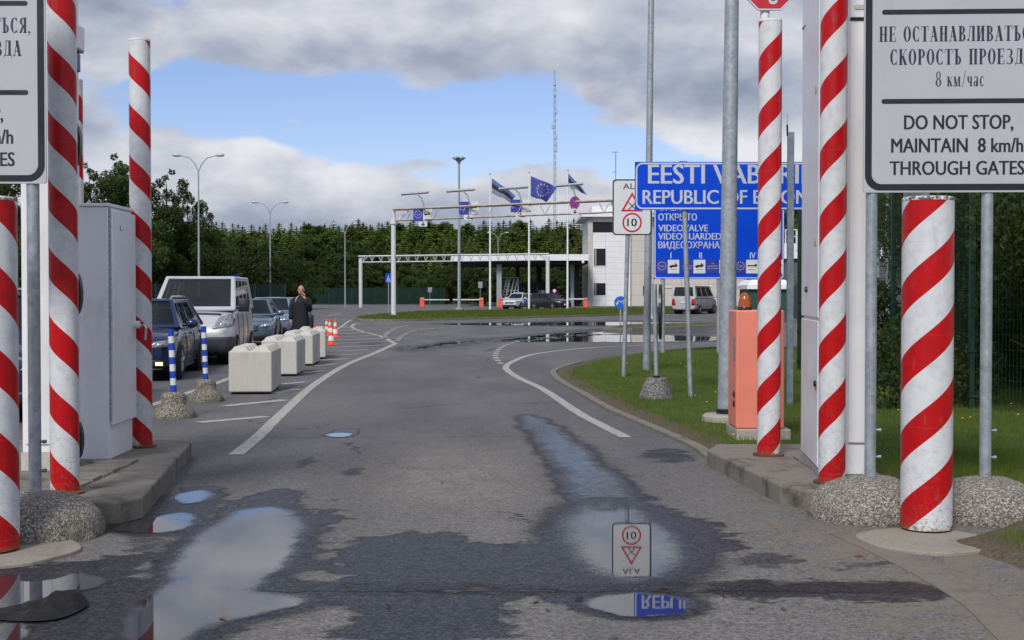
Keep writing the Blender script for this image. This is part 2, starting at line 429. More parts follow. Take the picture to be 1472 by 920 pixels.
red_lens = M_plain('red_lens', (.35, .01, .01), .15, var=.1)
fog_on = M_emit('lit_lamp', (1.0, .74, .40), 1.6)
chrome = M_plain('chrome', (.6, .61, .63), .15, .9, var=.05)
car_glass = M_glass('car_glass', (.010, .014, .018), .03, .62)
van_glass = M_glass('van_glass', (.012, .017, .017), .03, .55)
lit_glass = M_glass('blue_tint_glass', (.02, .04, .07), .03, .8)
cabin = M_plain('cabin', (.03, .03, .033), .8, var=.3)
seat_cloth = M_plain('seat_cloth', (.06, .06, .065), .9, var=.2)
plate_white = M_plain('plate_white', (.7, .71, .72), .4, var=.03)
def carpaint(name, col, rough=.25, metal=.3): return M_plain(name, col, rough, metal, var=.05, scale=2, coat=.45, dirt=.12, dirtcol=(.10, .095, .09))
# ------------------------------------------------------------------ ground, road, puddles
def gp(pts, z=0.0): return [G(px, py, z) for px, py in pts]
def poly_sd(P, poly):
    """signed distance (positive inside) of points P (n,2) to a polygon"""
    poly = np.array(poly, float); n = len(poly)
    dmin = np.full(len(P), 1e9); inside = np.zeros(len(P), bool)
    for i in range(n):
        a, b = poly[i], poly[(i + 1) % n]; ab = b - a
        t = np.clip(((P - a) @ ab) / max(ab @ ab, 1e-12), 0, 1)
        q = P - (a + t[:, None] * ab); dmin = np.minimum(dmin, (q * q).sum(1))
        c = ((a[1] > P[:, 1]) != (b[1] > P[:, 1])) & (P[:, 0] < (b[0] - a[0]) * (P[:, 1] - a[1]) / ((b[1] - a[1]) or 1e-12) + a[0])
        inside ^= c
    s = np.sqrt(dmin); return np.where(inside, s, -s)
def smooth_closed(pts, it=2):
    p = np.array(pts, float)
    for _ in range(it):
        q = np.roll(p, -1, 0); p = np.stack([p * .75 + q * .25, p * .25 + q * .75], 1).reshape(-1, 2)
    return p
def sstep(x_, a, b):
    t = np.clip((x_ - a) / (b - a), 0, 1); return t * t * (3 - 2 * t)
rng = np.random.default_rng(5)
_lat = rng.random((256, 256))
def vnoise(X, Y):
    xi = np.floor(X).astype(int); yi = np.floor(Y).astype(int); fx = X - xi; fy = Y - yi
    fx = fx * fx * (3 - 2 * fx); fy = fy * fy * (3 - 2 * fy)
    g = lambda a, b: _lat[a % 256, b % 256]
    return (g(xi, yi) * (1 - fx) + g(xi + 1, yi) * fx) * (1 - fy) + (g(xi, yi + 1) * (1 - fx) + g(xi + 1, yi + 1) * fx) * fy
def fbm(X, Y, o=4):
    s = 0; a = .5
    for k in range(o): s = s + a * (vnoise(X * 2 ** k + 17 * k, Y * 2 ** k + 5 * k) - .5); a *= .55
    return s

def axis(fine0, fine1, step, end0, end1, grow):
    v_ = list(np.arange(fine0, fine1 + 1e-6, step)); s_ = step
    while v_[-1] < end1: s_ = min(s_ * grow, 6); v_.append(v_[-1] + s_)
    s_ = step
    while v_[0] > end0: s_ = min(s_ * grow, 6); v_.insert(0, v_[0] - s_)
    return np.array(v_)
xs = axis(-4.2, 3.4, .036, -110, 90, 1.05)
ys = [4.6]
while ys[-1] < 172: ys.append(ys[-1] + max(.034, .42 * ys[-1] ** 2 / 3040))
lo = [4.6]
s_ = .1
while lo[-1] > -25: s_ *= 1.2; lo.append(lo[-1] - s_)
ys = np.array(sorted(set(lo) | set(ys)))
XX, YY = np.meshgrid(xs, ys); P = np.stack([XX.ravel(), YY.ravel()], 1)
PN = fbm(P[:, 0] * 2.3, P[:, 1] * 2.3, 5); PNf = fbm(P[:, 0] * 9 + 40, P[:, 1] * 7 + 9, 4)
PNs = fbm(P[:, 0] * 5 + 11, P[:, 1] * 17 + 3, 4)
def pxpoly(pts, it=2): return smooth_closed([tuple(G(a, b)[:2]) for a, b in pts], it)

# (outline in the ground plane, softness of the rim in metres, roughening of the outline)
DAMP = [
 ([(330,722),(372,702),(422,701),(436,715),(446,742),(480,724),(502,738),(470,768),(468,800),(452,832),(520,838),(600,846),(690,850),(760,850),(840,845),(900,852),(990,856),(1000,880),(950,893),(880,892),(820,868),(740,862),(745,925),(465,930),(490,880),(470,862),(300,925),(160,930),(175,870),(225,832),(250,800),(270,770),(290,745)], .10, .22, .78),
 ([(480,790),(505,772),(560,762),(640,764),(700,776),(765,778),(815,748),(826,708),(808,680),(790,650),(764,616),(748,599),(766,597),(800,618),(850,655),(895,700),(950,725),(1015,742),(1070,768),(1062,790),(1030,808),(1010,826),(1000,850),(880,856),(700,850),(560,852),(480,845),(460,815)], .12, .25, .80),
 ([(192,748),(215,728),(250,703),(312,695),(333,706),(322,728),(300,756),(262,776),(190,772),(160,765),(165,752)], .08, .15, .8),
 ([(-20,815),(60,808),(150,800),(215,790),(255,790),(240,830),(200,870),(150,930),(-60,930)], .10, .25, .75),
 ([(1000,848),(1010,836),(1080,828),(1130,838),(1200,832),(1290,836),(1362,845),(1360,862),(1300,866),(1230,868),(1120,862),(1060,862)], .06, .22, .62),
 ([(1060,802),(1100,792),(1150,800),(1140,815),(1080,815)], .05, .2, .5), ([(1195,812),(1290,803),(1300,812),(1210,825)], .05, .2, .5),
 ([(418,667),(435,657),(460,656),(455,668),(425,675)], .08, .1, .55), ([(490,678),(505,672),(522,672),(520,682),(500,685)], .06, .08, .6),
 ([(452,745),(490,706),(484,730),(470,745)], .05, .15, .5),
 ([(462,627),(486,616),(520,615),(514,627),(490,630)], .02, .0, .9),
 ([(690,505),(710,499),(716,502),(696,508)], .1, .1, .4), ([(915,650),(945,641),(990,646),(1010,662),(965,668),(925,662)], .10, .18, .5),
 ([(568,508),(600,497),(640,490),(720,484),(800,476),(870,470),(1040,470),(1040,492),(930,491),(800,493),(720,490),(660,494),(600,505)], .5, 1.2, .45),
 ([(500,496),(545,489),(562,492),(540,498)], .3, .5, .35),
 ([(590,465),(700,463),(860,460),(1040,462),(1040,468),(840,470),(700,469)], .7, .8, .6),
 ([(160,772),(240,768),(330,735),(360,740),(262,800),(180,808)], .1, .2, .35),
]
dmp = np.zeros(len(P))
for pts, soft, rough_, amt in DAMP:
    pl = pxpoly(pts, 1); sdv = poly_sd(P, pl) + rough_ * (PN * 1.1 + PNf * 1.3 + PNs * 1.2)
    dmp = np.maximum(dmp, amt * sstep(sdv, -soft * .35, soft))
# worn streaks lying across the damp crossing joint
PUD = [
 ('pear', [(388,729),(416,737),(433,755),(429,785),(406,815),(376,840),(350,853),(400,857),(446,862),(402,879),(330,891),(290,907),(262,930),(165,930),(178,882),(214,859),(242,840),(246,815),(262,793),(292,768),(322,747),(352,734)], .20, .07),
 ('lane', [(838,733),(860,722),(888,722),(932,746),(966,770),(980,795),(966,825),(922,838),(872,832),(842,808),(822,778),(822,752)], .40, .06),
 ('joint', [(846,868),(880,857),(932,854),(986,861),(992,875),(962,886),(902,889),(866,882)], .10, .07),
 ('kerb', [(216,746),(240,738),(276,737),(283,746),(266,761),(240,767),(160,765),(178,752)], .13, .08),
 ('kerbsmall', [(246,714),(288,704),(306,709),(292,721),(264,725)], .16, .08),
 ('edge', [(-60,838),(0,830),(90,824),(152,829),(166,838),(120,850),(60,858),(36,890),(22,930),(-80,930)], .10, .08),
 ('gully', [(463,626),(484,622),(513,624),(490,630)], .02, .0),
 ('stream', [(748,598),(764,597),(802,619),(850,655),(895,700),(925,728),(850,742),(830,712),(812,682),(782,642)], .16, .12),
 ('far', [(700,491),(760,483),(845,477),(905,476),(900,479),(800,486),(745,491)], .35, .7),
 ('farback', [(610,466),(700,464.6),(850,462.5),(1040,464),(1040,467.5),(850,468),(700,467.6)], .8, .4),
 ('farmid', [(735,492),(800,485),(870,480),(1040,484),(1040,490),(900,492),(800,490.5)], .6, 1.0),
 ('fartrail', [(578,505),(610,496),(650,491.5),(700,487),(702,489),(655,494),(620,500)], .6, .7),
]
covs = []
for nm, pts, soft, rough_ in PUD:
    pl = pxpoly(pts, 2); sdv = poly_sd(P, pl) + rough_ * (1.6 * PN + 1.0 * PNf)
    covs.append((nm, sstep(sdv, -soft * .6, soft * .5) * (.52 if nm in ('stream',) else .72 if nm == 'fartrail' else 1.0)))
    dmp = np.maximum(dmp, sstep(sdv, -soft - .08, 0) * .9)
nx, ny = len(xs), len(ys)
idx = np.arange(nx * ny).reshape(ny, nx)
quads = np.stack([idx[:-1, :-1], idx[:-1, 1:], idx[1:, 1:], idx[1:, :-1]], -1).reshape(-1, 4)
def fast_mesh(name, V, Q, attrs=None, mat=None):
    me = bpy.data.meshes.new(name); k = Q.shape[1]
    me.vertices.add(len(V)); me.vertices.foreach_set('co', np.asarray(V, np.float32).ravel())
    me.loops.add(Q.size); me.loops.foreach_set('vertex_index', Q.astype(np.int32).ravel())
    me.polygons.add(len(Q)); me.polygons.foreach_set('loop_start', np.arange(0, Q.size, k, dtype=np.int32))
    me.update(calc_edges=True)
    for a, val in (attrs or {}).items():
        at = me.attributes.new(a, 'FLOAT', 'POINT'); at.data.foreach_set('value', np.asarray(val, np.float32))
    if mat: me.materials.append(mat)
    return me

def road_material():
    m_, n, b = pbsdf('asphalt'); c = n.coord('Object')
    at = n.new('ShaderNodeAttribute', attribute_name='damp').outputs['Fac']
    big = n.noise(n.vm('MULTIPLY', c, (1, .35, 1)), .55, 6, .6); mid = n.noise(c, 3.2, 6, .65); fine = n.noise(c, 95, 3, .75)
    st = n.voro(c, 75); stone = n.m('ADD', n.m('MULTIPLY', n.xyz(st[1])[0], .68), n.m('MULTIPLY', n.xyz(n.voro(c, 40)[1])[0], .32))
    col = n.mix(n.sm(big, .36, .66), (.110, .109, .114), (.150, .147, .148))
    # pale crushed surface of the crossing close by
    yy = n.xyz(c)[1]; xx = n.xyz(c)[0]
    near = n.sm(n.m('ADD', yy, n.m('MULTIPLY', mid, 3.0)), 14.5, 10.0)
    col = n.mix(n.m('MULTIPLY', near, .55), col, (.180, .170, .156))
    warm = n.m('MULTIPLY', n.sm(n.m('ABSOLUTE', n.m('ADD', xx, .55)), 1.1, .2), n.m('MULTIPLY', n.sm(yy, 9.6, 10.6), n.sm(yy, 15.0, 11.5)))
    col = n.mix(n.m('MULTIPLY', warm, n.lin(mid, .3, .7, .2, .75)), col, (.25, .222, .195))
    k = n.m('ADD', n.lin(stone, .12, .88, .58, 1.45), n.lin(fine, .3, .7, -.26, .26))
    k = n.m('ADD', n.m('MULTIPLY', n.m('SUBTRACT', k, 1.0), n.lin(yy, 6, 26, 1.0, .35)), n.lin(mid, .3, .7, .95, 1.05))
    col = n.mix(1.0, col, n.comb(k, k, k), 'MULTIPLY')
    # wheel tracks, old cracks, oil spots
    lane = n.m('ADD', xx, n.m('MULTIPLY', n.m('SUBTRACT', big, .5), .8))
    trk = n.m('MAXIMUM', n.sm(n.m('ABSOLUTE', n.m('ADD', lane, 1.35)), .55, .1), n.sm(n.m('ABSOLUTE', n.m('SUBTRACT', lane, .55)), .55, .1))
    col = n.mix(n.m('MULTIPLY', trk, .22), col, (.085, .083, .086))
    cr = n.voro(n.vm('ADD', n.vm('MULTIPLY', c, (1, .55, 1)), n.comb(n.m('MULTIPLY', mid, .5), n.m('MULTIPLY', mid, .5), 0)), .16, 'DISTANCE_TO_EDGE')[0]
    crack = n.m('MULTIPLY', n.m('LESS_THAN', cr, .0028), n.sm(n.noise(c, .5, 3, .6), .5, .62))
    j1 = n.m('ABSOLUTE', n.m('SUBTRACT', n.m('ADD', yy, n.m('MULTIPLY', n.m('SUBTRACT', n.noise(n.vm('MULTIPLY', c, (2.2, .2, 1)), 1.6, 5, .7), .5), .22)), 7.02))
    joint = n.m('MULTIPLY', n.sm(j1, .028, .008), n.sm(n.m('ABSOLUTE', n.m('ADD', xx, -.1)), 2.7, 1.9))
    j2 = n.m('ABSOLUTE', n.m('SUBTRACT', n.m('ADD', yy, n.m('MULTIPLY', big, .35)), 14.75))
    joint = n.m('MAXIMUM', joint, n.m('MULTIPLY', n.sm(j2, .03, .01), .55))
    crack = n.m('MAXIMUM', crack, joint)
    col = n.mix(n.m('MULTIPLY', crack, .8), col, (.02, .02, .022))
    spots = n.m('MULTIPLY', n.m('LESS_THAN', n.voro(n.vm('MULTIPLY', c, (1, .6, 1)), 1.6)[0], .055), n.sm(mid, .5, .6))
    col = n.mix(n.m('MULTIPLY', spots, .8), col, (.04, .04, .043))
    tar = n.noise(n.vm('MULTIPLY', c, (1.3, 5.0, 1)), 2.0, 7, .7)
    tard = n.m('ABSOLUTE', n.m('SUBTRACT', n.m('ADD', yy, n.m('MULTIPLY', n.m('SUBTRACT', big, .5), .5)), 7.10))
    tarm = n.m('MULTIPLY', n.sm(n.m('SUBTRACT', n.m('MULTIPLY', tar, .52), tard), .06, .15), n.m('MULTIPLY', n.sm(xx, -1.35, -.6), n.sm(xx, 2.45, 2.2)))
    col = n.mix(n.m('MULTIPLY', tarm, .62), col, (.018, .018, .02))
    # sand washed to the kerbs
    sand = n.m('MULTIPLY', n.sm(xx, 1.35, 2.1), n.m('MULTIPLY', n.sm(yy, 13.5, 9.0), n.sm(mid, .40, .60)))
    col = n.mix(n.m('MULTIPLY', sand, .75), col, (.20, .165, .125))
    # water soaked into the surface: darker and smoother
    strk = n.noise(n.vm('MULTIPLY', c, (.55, 1.5, 1)), 16, 6, .7)
    wet = n.sm(n.m('ADD', n.m('ADD', at, n.m('MULTIPLY', n.m('SUBTRACT', strk, .5), 1.1)), n.m('MULTIPLY', n.m('SUBTRACT', n.m('ADD', n.m('MULTIPLY', fine, 1.3), n.m('MULTIPLY', mid, .75)), 1.025), 1.1)), .10, .68)
    wet = n.m('MULTIPLY', wet, n.sm(at, .02, .15))
    col = n.mix(wet, col, n.mix(1.0, col, n.mix(n.sm(strk, .35, .65), (.09, .10, .14), (.19, .21, .29)), 'MULTIPLY'))
    n.put(b.inputs['Base Color'], col)
    n.put(b.inputs['Roughness'], n.m('SUBTRACT', n.lin(fine, .3, .7, .80, .95), n.m('MULTIPLY', wet, n.m('ADD', n.lin(fine, .3, .7, .16, .36), n.m('MULTIPLY', n.m('MULTIPLY', at, at), .34)))))
    n.put(b.inputs['Specular IOR Level'], n.m('ADD', n.m('SUBTRACT', .24, n.m('MULTIPLY', wet, .16)), n.m('MULTIPLY', n.m('MULTIPLY', wet, n.sm(at, .25, .85)), n.lin(n.sm(stone, .52, .72), 0, 1, .03, .38))))
    h = n.m('ADD', n.m('MULTIPLY', st[0], -.9), n.m('MULTIPLY', fine, .8)); h = n.m('SUBTRACT', h, n.m('MULTIPLY', crack, 2.0))
    bp = n.new('ShaderNodeBump'); n.put(bp.inputs['Height'], h); bp.inputs['Distance'].default_value = .008
    n.put(bp.inputs['Strength'], n.m('MULTIPLY', n.m('SUBTRACT', .38, n.m('MULTIPLY', wet, .0)), n.sm(yy, 22, 6)))
    n.put(b.inputs['Normal'], bp.outputs[0])
    return m_
asphalt = road_material()
V0 = np.c_[P, np.zeros(len(P))]
struct(finish(fast_mesh('road', V0, quads, {'damp': dmp}, asphalt), 'road'))

def water_material():
    m_, n, b = pbsdf('puddle_water'); c = n.coord('Object')
    at = n.new('ShaderNodeAttribute', attribute_name='cover').outputs['Fac']
    fine = n.noise(c, 95, 3, .75); mid = n.noise(c, 11, 5, .65)
    f = n.sm(n.m('ADD', at, n.m('MULTIPLY', n.m('SUBTRACT', n.m('ADD', n.m('MULTIPLY', fine, .75), n.m('MULTIPLY', mid, .35)), .55), 1.5)), .18, .88)
    b.inputs['Base Color'].default_value = (.030, .032, .038, 1); b.inputs['IOR'].default_value = 1.62
    n.put(b.inputs['Roughness'], n.lin(f, .2, .9, .20, .004))
    rp = n.noise(n.vm('MULTIPLY', c, (2.0, 9.0, 1)), 2.2, 3, .6)
    n.put(b.inputs['Normal'], n.bump(rp, .010, .004)); n.put(b.inputs['Alpha'], f)
    return m_
water = water_material()
for nm, cov in covs:
    cq = cov[quads].max(1) > .015; q = quads[cq]; used, inv = np.unique(q, return_inverse=True)
    V = V0[used].copy(); V[:, 2] = .004
    o = finish(fast_mesh('puddle', V, inv.reshape(q.shape), {'cover': cov[used]}, water), 'puddle')
    struct(o)

# wider land under everything, rising into a wooded slope far behind
soil = M_plain('land_grass', (.055, .075, .025), .95, var=.35, scale=.4)
gv, gq = [], []
gx = np.linspace(-900, 900, 61); gy = np.concatenate([np.linspace(-300, 140, 12), np.linspace(150, 700, 40), np.linspace(760, 3000, 12)])
GX, GY = np.meshgrid(gx, gy)
def land_z(X, Y): return -.06 + 9.0 * sstep(Y, 205, 330) + 2.0 * sstep(Y, 330, 900)
gi = np.arange(GX.size).reshape(GX.shape)
gq = np.stack([gi[:-1, :-1], gi[:-1, 1:], gi[1:, 1:], gi[1:, :-1]], -1).reshape(-1, 4)
struct(finish(fast_mesh('ground', np.c_[GX.ravel(), GY.ravel(), land_z(GX.ravel(), GY.ravel())], gq, None, soil), 'ground', smooth=180))

# ------------------------------------------------------------------ painted markings
def road_paint():
    m_, n, b = pbsdf('road_paint'); c = n.coord('Object')
    a = n.noise(c, 14, 7, .7); f = n.noise(c, 90, 3, .7)
    n.put(b.inputs['Base Color'], n.mix(n.sm(n.m('ADD', n.m('MULTIPLY', a, .7), n.m('MULTIPLY', f, .4)), .50, .70), (.43, .42, .39), (.17, .168, .165)))
    b.inputs['Roughness'].default_value = .8; n.put(b.inputs['Normal'], n.bump(f, .3, .004)); return m_
rpaint = road_paint()
faded = M_plain('faded_paint', (.30, .295, .285), .85, var=.25, scale=12)
def catmull(pts, k=8):
    pts = [np.array(p, float) for p in pts]; o = []
    for i in range(len(pts) - 1):
        p0 = pts[max(i - 1, 0)]; p1 = pts[i]; p2 = pts[i + 1]; p3 = pts[min(i + 2, len(pts) - 1)]
        for t in np.arange(k) / k:
            o.append(.5 * ((2 * p1) + (-p0 + p2) * t + (2 * p0 - 5 * p1 + 4 * p2 - p3) * t * t + (-p0 + 3 * p1 - 3 * p2 + p3) * t ** 3))
    o.append(pts[-1]); return o
def strip_geo(mb, path, wid, z0, z1=None, dash=None):
    """flat band (or raised kerb when z1 is given) following a ground path"""
    path = [np.array(p[:2]) for p in path]; n = len(path); L = []; Rr = []
    for i in range(n):
        t = path[min(i + 1, n - 1)] - path[max(i - 1, 0)]; t = t / (np.linalg.norm(t) + 1e-9); nn = np.array([-t[1], t[0]])
        L.append(path[i] + nn * wid / 2); Rr.append(path[i] - nn * wid / 2)
    acc = 0
    for i in range(n - 1):
        acc += np.linalg.norm(path[i + 1] - path[i])
        if dash and (acc % (dash[0] + dash[1])) > dash[0]: continue
        a, b_, c_, d_ = L[i], Rr[i], Rr[i + 1], L[i + 1]
        if z1 is None: mb.add([(*a, z0), (*b_, z0), (*c_, z0), (*d_, z0)], [(0, 1, 2, 3)])
        else:
            mb.add([(*a, z0), (*b_, z0), (*c_, z0), (*d_, z0), (*a, z1), (*b_, z1), (*c_, z1), (*d_, z1)], [(4, 5, 6, 7), (0, 4, 7, 3), (1, 2, 6, 5)] + ([(0, 1, 5, 4)] if i == 0 else []) + ([(3, 7, 6, 2)] if i == n - 2 else []))
def paint(pts, wid, mat=rpaint, name='road_marking', z=.0045, dash=None, k=10):
    mb = MB(); strip_geo(mb, catmull([tuple(G(a, b)[:2]) for a, b in pts], k), wid, z, None, dash)
    return struct(mb.build(name, mat))
paint([(339,654),(372,627),(406,594),(452,553),(497,525),(540,507),(569,494)], .15)
paint([(568,494),(547,483.5),(522,477),(509,472.5),(506,468.5),(514,465),(540,464)], .15)
paint([(214,584),(330,544),(400,515),(440,497),(487,472),(503,461),(520,455)], .14)
for a, b, wd in [((285,607.5),(384,599),.2), ((322,584),(411,575),.22), ((392,566),(428,559),.2), ((405,552.5),(440,549),.16), ((432,537),(463,533),.16), ((452,526),(484,523),.16), ((464,518),(500,515.5),.16),
              ((476,511.5),(515,509),.16), ((473,505.5),(529,502.5),.16), ((473,499.5),(545,496.5),.16), ((476,494),(560,491),.18), ((480,489),(556,486),.2), ((482,484.5),(548,482),.2), ((485,480),(530,478),.22), ((487,475.5),(514,474),.22), ((490,471),(508,470),.24)]:
    paint([a, b], wd * 1.0, k=1)
paint([(900,629),(862,610),(829,592),(781,560),(745,543),(729,532),(728,526),(738,519.5),(760,511),(800,504.6),(860,499.2),(940,496)], .14)
paint([(720,523),(713,514),(714,506),(726,496.5),(748,489.7)], .14, dash=(.6, .6), k=24)
paint([(555,487),(555,480),(570,471.5),(590,467)], .16, faded, dash=(.9, .7), k=20)
paint([(571,490),(580,481.5),(598,475),(640,470.5)], .16, faded, dash=(.9, .7), k=20)
paint([(880,482),(920,481.5),(1035,480.5)], .2, faded)
paint([(465,459.4),(530,457.6)], .3, faded, dash=(3, 3), k=30)
paint([(470,454),(490,451)], .25, faded)

# ------------------------------------------------------------------ lawns, kerbs, concrete islands, grass
def lawn_material():
    m_, n, b = pbsdf('lawn'); c = n.coord('Object')
    a = n.noise(c, 1.5, 7, .7); f = n.noise(c, 40, 4, .7)
    at = n.new('ShaderNodeAttribute', attribute_name='bare').outputs['Fac']
    col = n.mix(n.sm(a, .38, .64), (.066, .104, .020), (.100, .130, .030)); col = n.mix(n.m('MULTIPLY', n.sm(f, .45, .7), .6), col, (.03, .05, .012))
    col = n.mix(n.m('MULTIPLY', n.sm(n.noise(c, .6, 5, .65), .52, .68), .6), col, (.13, .125, .04))
    bare = n.sm(n.m('ADD', at, n.m('MULTIPLY', n.m('SUBTRACT', n.m('ADD', n.m('MULTIPLY', f, .5), n.m('MULTIPLY', a, .5)), .5), 1.2)), .35, .65)
    col = n.mix(bare, col, n.mix(n.sm(f, .35, .65), (.16, .13, .095), (.09, .072, .052)))
    n.put(b.inputs['Base Color'], col); b.inputs['Roughness'].default_value = .95; b.inputs['Specular IOR Level'].default_value = .15
    n.put(b.inputs['Normal'], n.bump(f, .7, .03)); return m_
lawn_m = lawn_material()
def lawn(pts, z, step, bare_w, name='lawn', soft=.0):
    pl = np.array(pts); x0, y0 = pl.min(0); x1, y1 = pl.max(0)
    ax = np.arange(x0, x1 + step, step); ay = np.arange(y0, y1 + step, step); AX, AY = np.meshgrid(ax, ay); Q = np.c_[AX.ravel(), AY.ravel()]
    sd = poly_sd(Q, pl); ii = np.arange(AX.size).reshape(AX.shape)
    q = np.stack([ii[:-1, :-1], ii[:-1, 1:], ii[1:, 1:], ii[1:, :-1]], -1).reshape(-1, 4)
    ok = (sd[q] > -step * .75).all(1); q = q[ok]; used, inv = np.unique(q, return_inverse=True)
    # pull boundary vertices back onto the outline
    V = Q[used]; s_u = sd[used]
    zz = -.03 + (z + .03) * sstep(s_u, -step * .6, max(.10, step * .8)) + .02 * fbm(V[:, 0] * 2, V[:, 1] * 2, 3) * (s_u > .1)
    bare = sstep(s_u, bare_w, bare_w * .25)
    return struct(finish(fast_mesh(name, np.c_[V, zz], inv.reshape(q.shape), {'bare': bare}, lawn_m), name, smooth=180)), pl
g2 = lambda px, py: tuple(G(px, py)[:2])
KERB = [(835,521),(800,532),(797,541),(812,553),(836,566),(878,590),(938,616),(998,643),(1022,660)]
kerb_w = [g2(*p) for p in KERB]
lawn_poly = [g2(850,518)] + kerb_w[1:] + [(1.86, 12.3), (2.95, 12.1), (2.95, 9.9), (3.35, 8.9), (2.75, 8.35), (2.95, 7.6), (2.85, 6.9), (2.62, 6.3), (2.5, 5.4), (2.5, 2), (9, -2), (22, 4), (22, 34), (13, 36), g2(1035,500), g2(950,505)]
lawn1, lp1 = lawn(lawn_poly, .05, .075, .55)
mb = MB(); strip_geo(mb, catmull(kerb_w, 8), .12, -.01, .035)
kerb_m = M_concrete('kerb_concrete', (.20, .182, .15), (.09, .08, .062), .8, 4)
struct(mb.build('kerb', kerb_m))
mb = MB(); strip_geo(mb, catmull([(2.20, 8.75), (2.30, 8.1), (2.38, 7.4), (2.40, 6.7), (2.33, 6.0), (2.26, 5.0), (2.2, 3)], 6), .20, -.01, .005)
struct(mb.build('kerb', M_concrete('edge_concrete', (.185, .165, .135), (.10, .088, .066), .7, 3)))
mid_poly = [g2(*p) for p in [(506,458.6),(530,455),(600,449.3),(700,447.2),(840,444.6),(1060,441.5),(1060,447.5),(840,455.2),(700,459),(600,461.4),(565,462),(520,461.4)]]
lawn2, lp2 = lawn(mid_poly, .09, .7, .5)
mb = MB(); strip_geo(mb, [np.array(p) for p in mid_poly + [mid_poly[0]]], .22, -.01, .11); struct(mb.build('kerb', kerb_m))
isl = [g2(*p) for p in [(872,474.5),(905,469.6),(1040,466.5),(1040,470.5),(905,475.8)]]
lawn3, lp3 = lawn(isl, .10, .5, 1.2)
mb = MB(); strip_geo(mb, [np.array(p) for p in isl + [isl[0]]], .3, -.01, .12); struct(mb.build('kerb', kerb_m))

# right-hand and left-hand concrete islands that carry the gate posts
def island(poly, name):
    o = MB().slab(poly, -.02, .15).build(name, conc_island, bevel=.018); return struct(o)
island([(1.80, 12.15), (2.02, 9.95), (2.20, 9.62), (2.95, 9.62), (2.95, 12.6), (1.95, 12.6)], 'concrete_island')
island([(-2.72, 9.12), (-2.62, 9.35), (-3.10, 12.75), (-3.25, 12.95), (-5.6, 12.95), (-5.6, 9.12)], 'concrete_island')
# worn mortar strips on the islands
mb = MB()
for (x0, x1, y0, y1, n_) in ((2.45, 2.75, 9.95, 11.5, 6), (-3.55, -3.2, 9.8, 11.3, 6)):
    for k in range(n_):
        ya = y0 + (y1 - y0) * k / n_; mb.box((x0, ya + .012, .148), (x1, ya + (y1 - y0) / n_ - .012, .165 + .01 * (k % 2)))
struct(mb.build('mortar_strip', M_concrete('mortar', (.22, .2, .17), (.06, .055, .05), .8, 5)))
for cx_, cy_, r_ in ((G(1331, 780)[0], G(1331, 780)[1], .42), (-3.15, 8.05, .48)):
    pts = [(r_ * (1 + .03 * math.sin(3 * a) + .02 * math.sin(7 * a + 1)) * math.cos(a) + cx_, r_ * (1 + .03 * math.sin(3 * a) + .02 * math.sin(7 * a + 1)) * math.sin(a) + cy_) for a in np.linspace(0, 2 * math.pi, 48, endpoint=False)]
    struct(MB().slab(pts, -.02, .022).build('concrete_pad', conc_pad, bevel=.008))

# grass blades
grass_m = M_foliage('grass_blades', (.078, .138, .016), (.125, .170, .034), (.21, .19, .06), .9, .3, 7)
def grass(poly, n_, z, hmin, hmax, wid, edge, name, bias=None):
    pl = np.array(poly); x0, y0 = pl.min(0); x1, y1 = pl.max(0); rg = np.random.default_rng(n_)
    yv = rg.random(n_ * 3); yv = y0 + (y1 - y0) * (yv ** 1.5 if bias else yv)
    Q = np.c_[rg.uniform(x0, x1, n_ * 3), yv]
    sd = poly_sd(Q, pl); nz = fbm(Q[:, 0] * 1.7, Q[:, 1] * 1.7, 4)
    keep = (sd + nz * edge * 1.6 > edge * rg.random(len(Q)) ** .6) & (sd > .01) & (Q[:, 1] > 3) ; Q = Q[keep][:n_]; nz = nz[keep][:n_]
    m = len(Q); h = rg.uniform(hmin, hmax, m) * (1 + .9 * nz); a = rg.uniform(0, 2 * math.pi, m); ln = rg.uniform(.1, .7, m) * h; la = rg.uniform(0, 2 * math.pi, m)
    dx, dy = np.cos(a) * wid / 2, np.sin(a) * wid / 2; zb = np.full(m, z - .03)
    V = np.empty((m, 3, 3)); V[:, 0] = np.c_[Q[:, 0] - dx, Q[:, 1] - dy, zb]; V[:, 1] = np.c_[Q[:, 0] + dx, Q[:, 1] + dy, zb]
    V[:, 2] = np.c_[Q[:, 0] + np.cos(la) * ln, Q[:, 1] + np.sin(la) * ln, z + h]
    return struct(finish(fast_mesh(name, V.reshape(-1, 3), np.arange(m * 3).reshape(-1, 3), None, grass_m), name), 'stuff')
vis = [g2(850,519)] + kerb_w[2:] + [(1.9, 12.5), (2.97, 12.3), (2.97, 9.95), (3.42, 8.9), (2.85, 8.4), (2.98, 7.6), (2.9, 6.9), (2.7, 6.3), (2.7, 5.0), (5.5, 5.0), (11, 20), (13, 36), g2(1035,501), g2(950,506)]
grass(vis, 150000, .05, .025, .065, .010, .35, 'grass', True)
grass(vis, 2600, .05, .07, .15, .012, .5, 'grass', True)
fl = MB(); rgf = random.Random(6)
for k in range(80):
    yy_ = 12 + 22 * rgf.random() ** 1.4; xx_ = 2.2 + rgf.random() * (yy_ * .42)
    if poly_sd(np.array([[xx_, yy_]]), np.array(vis))[0] < .3: continue
    fl.ball((xx_, yy_, .05 + rgf.uniform(.05, .10)), (.016, .016, .008), 0, 6, 4)
o = fl.build('dandelion_flowers', M_plain('dandelion', (.62, .45, .02), .7)); struct(o, 'stuff')
grass([(2.97, 9.9), (3.42, 8.9), (2.85, 8.4), (2.98, 7.6), (2.9, 6.9), (2.65, 6.3), (2.6, 5.6), (5, 5.6), (7, 14), (2.97, 12.3)], 45000, .05, .03, .085, .006, .25, 'grass')
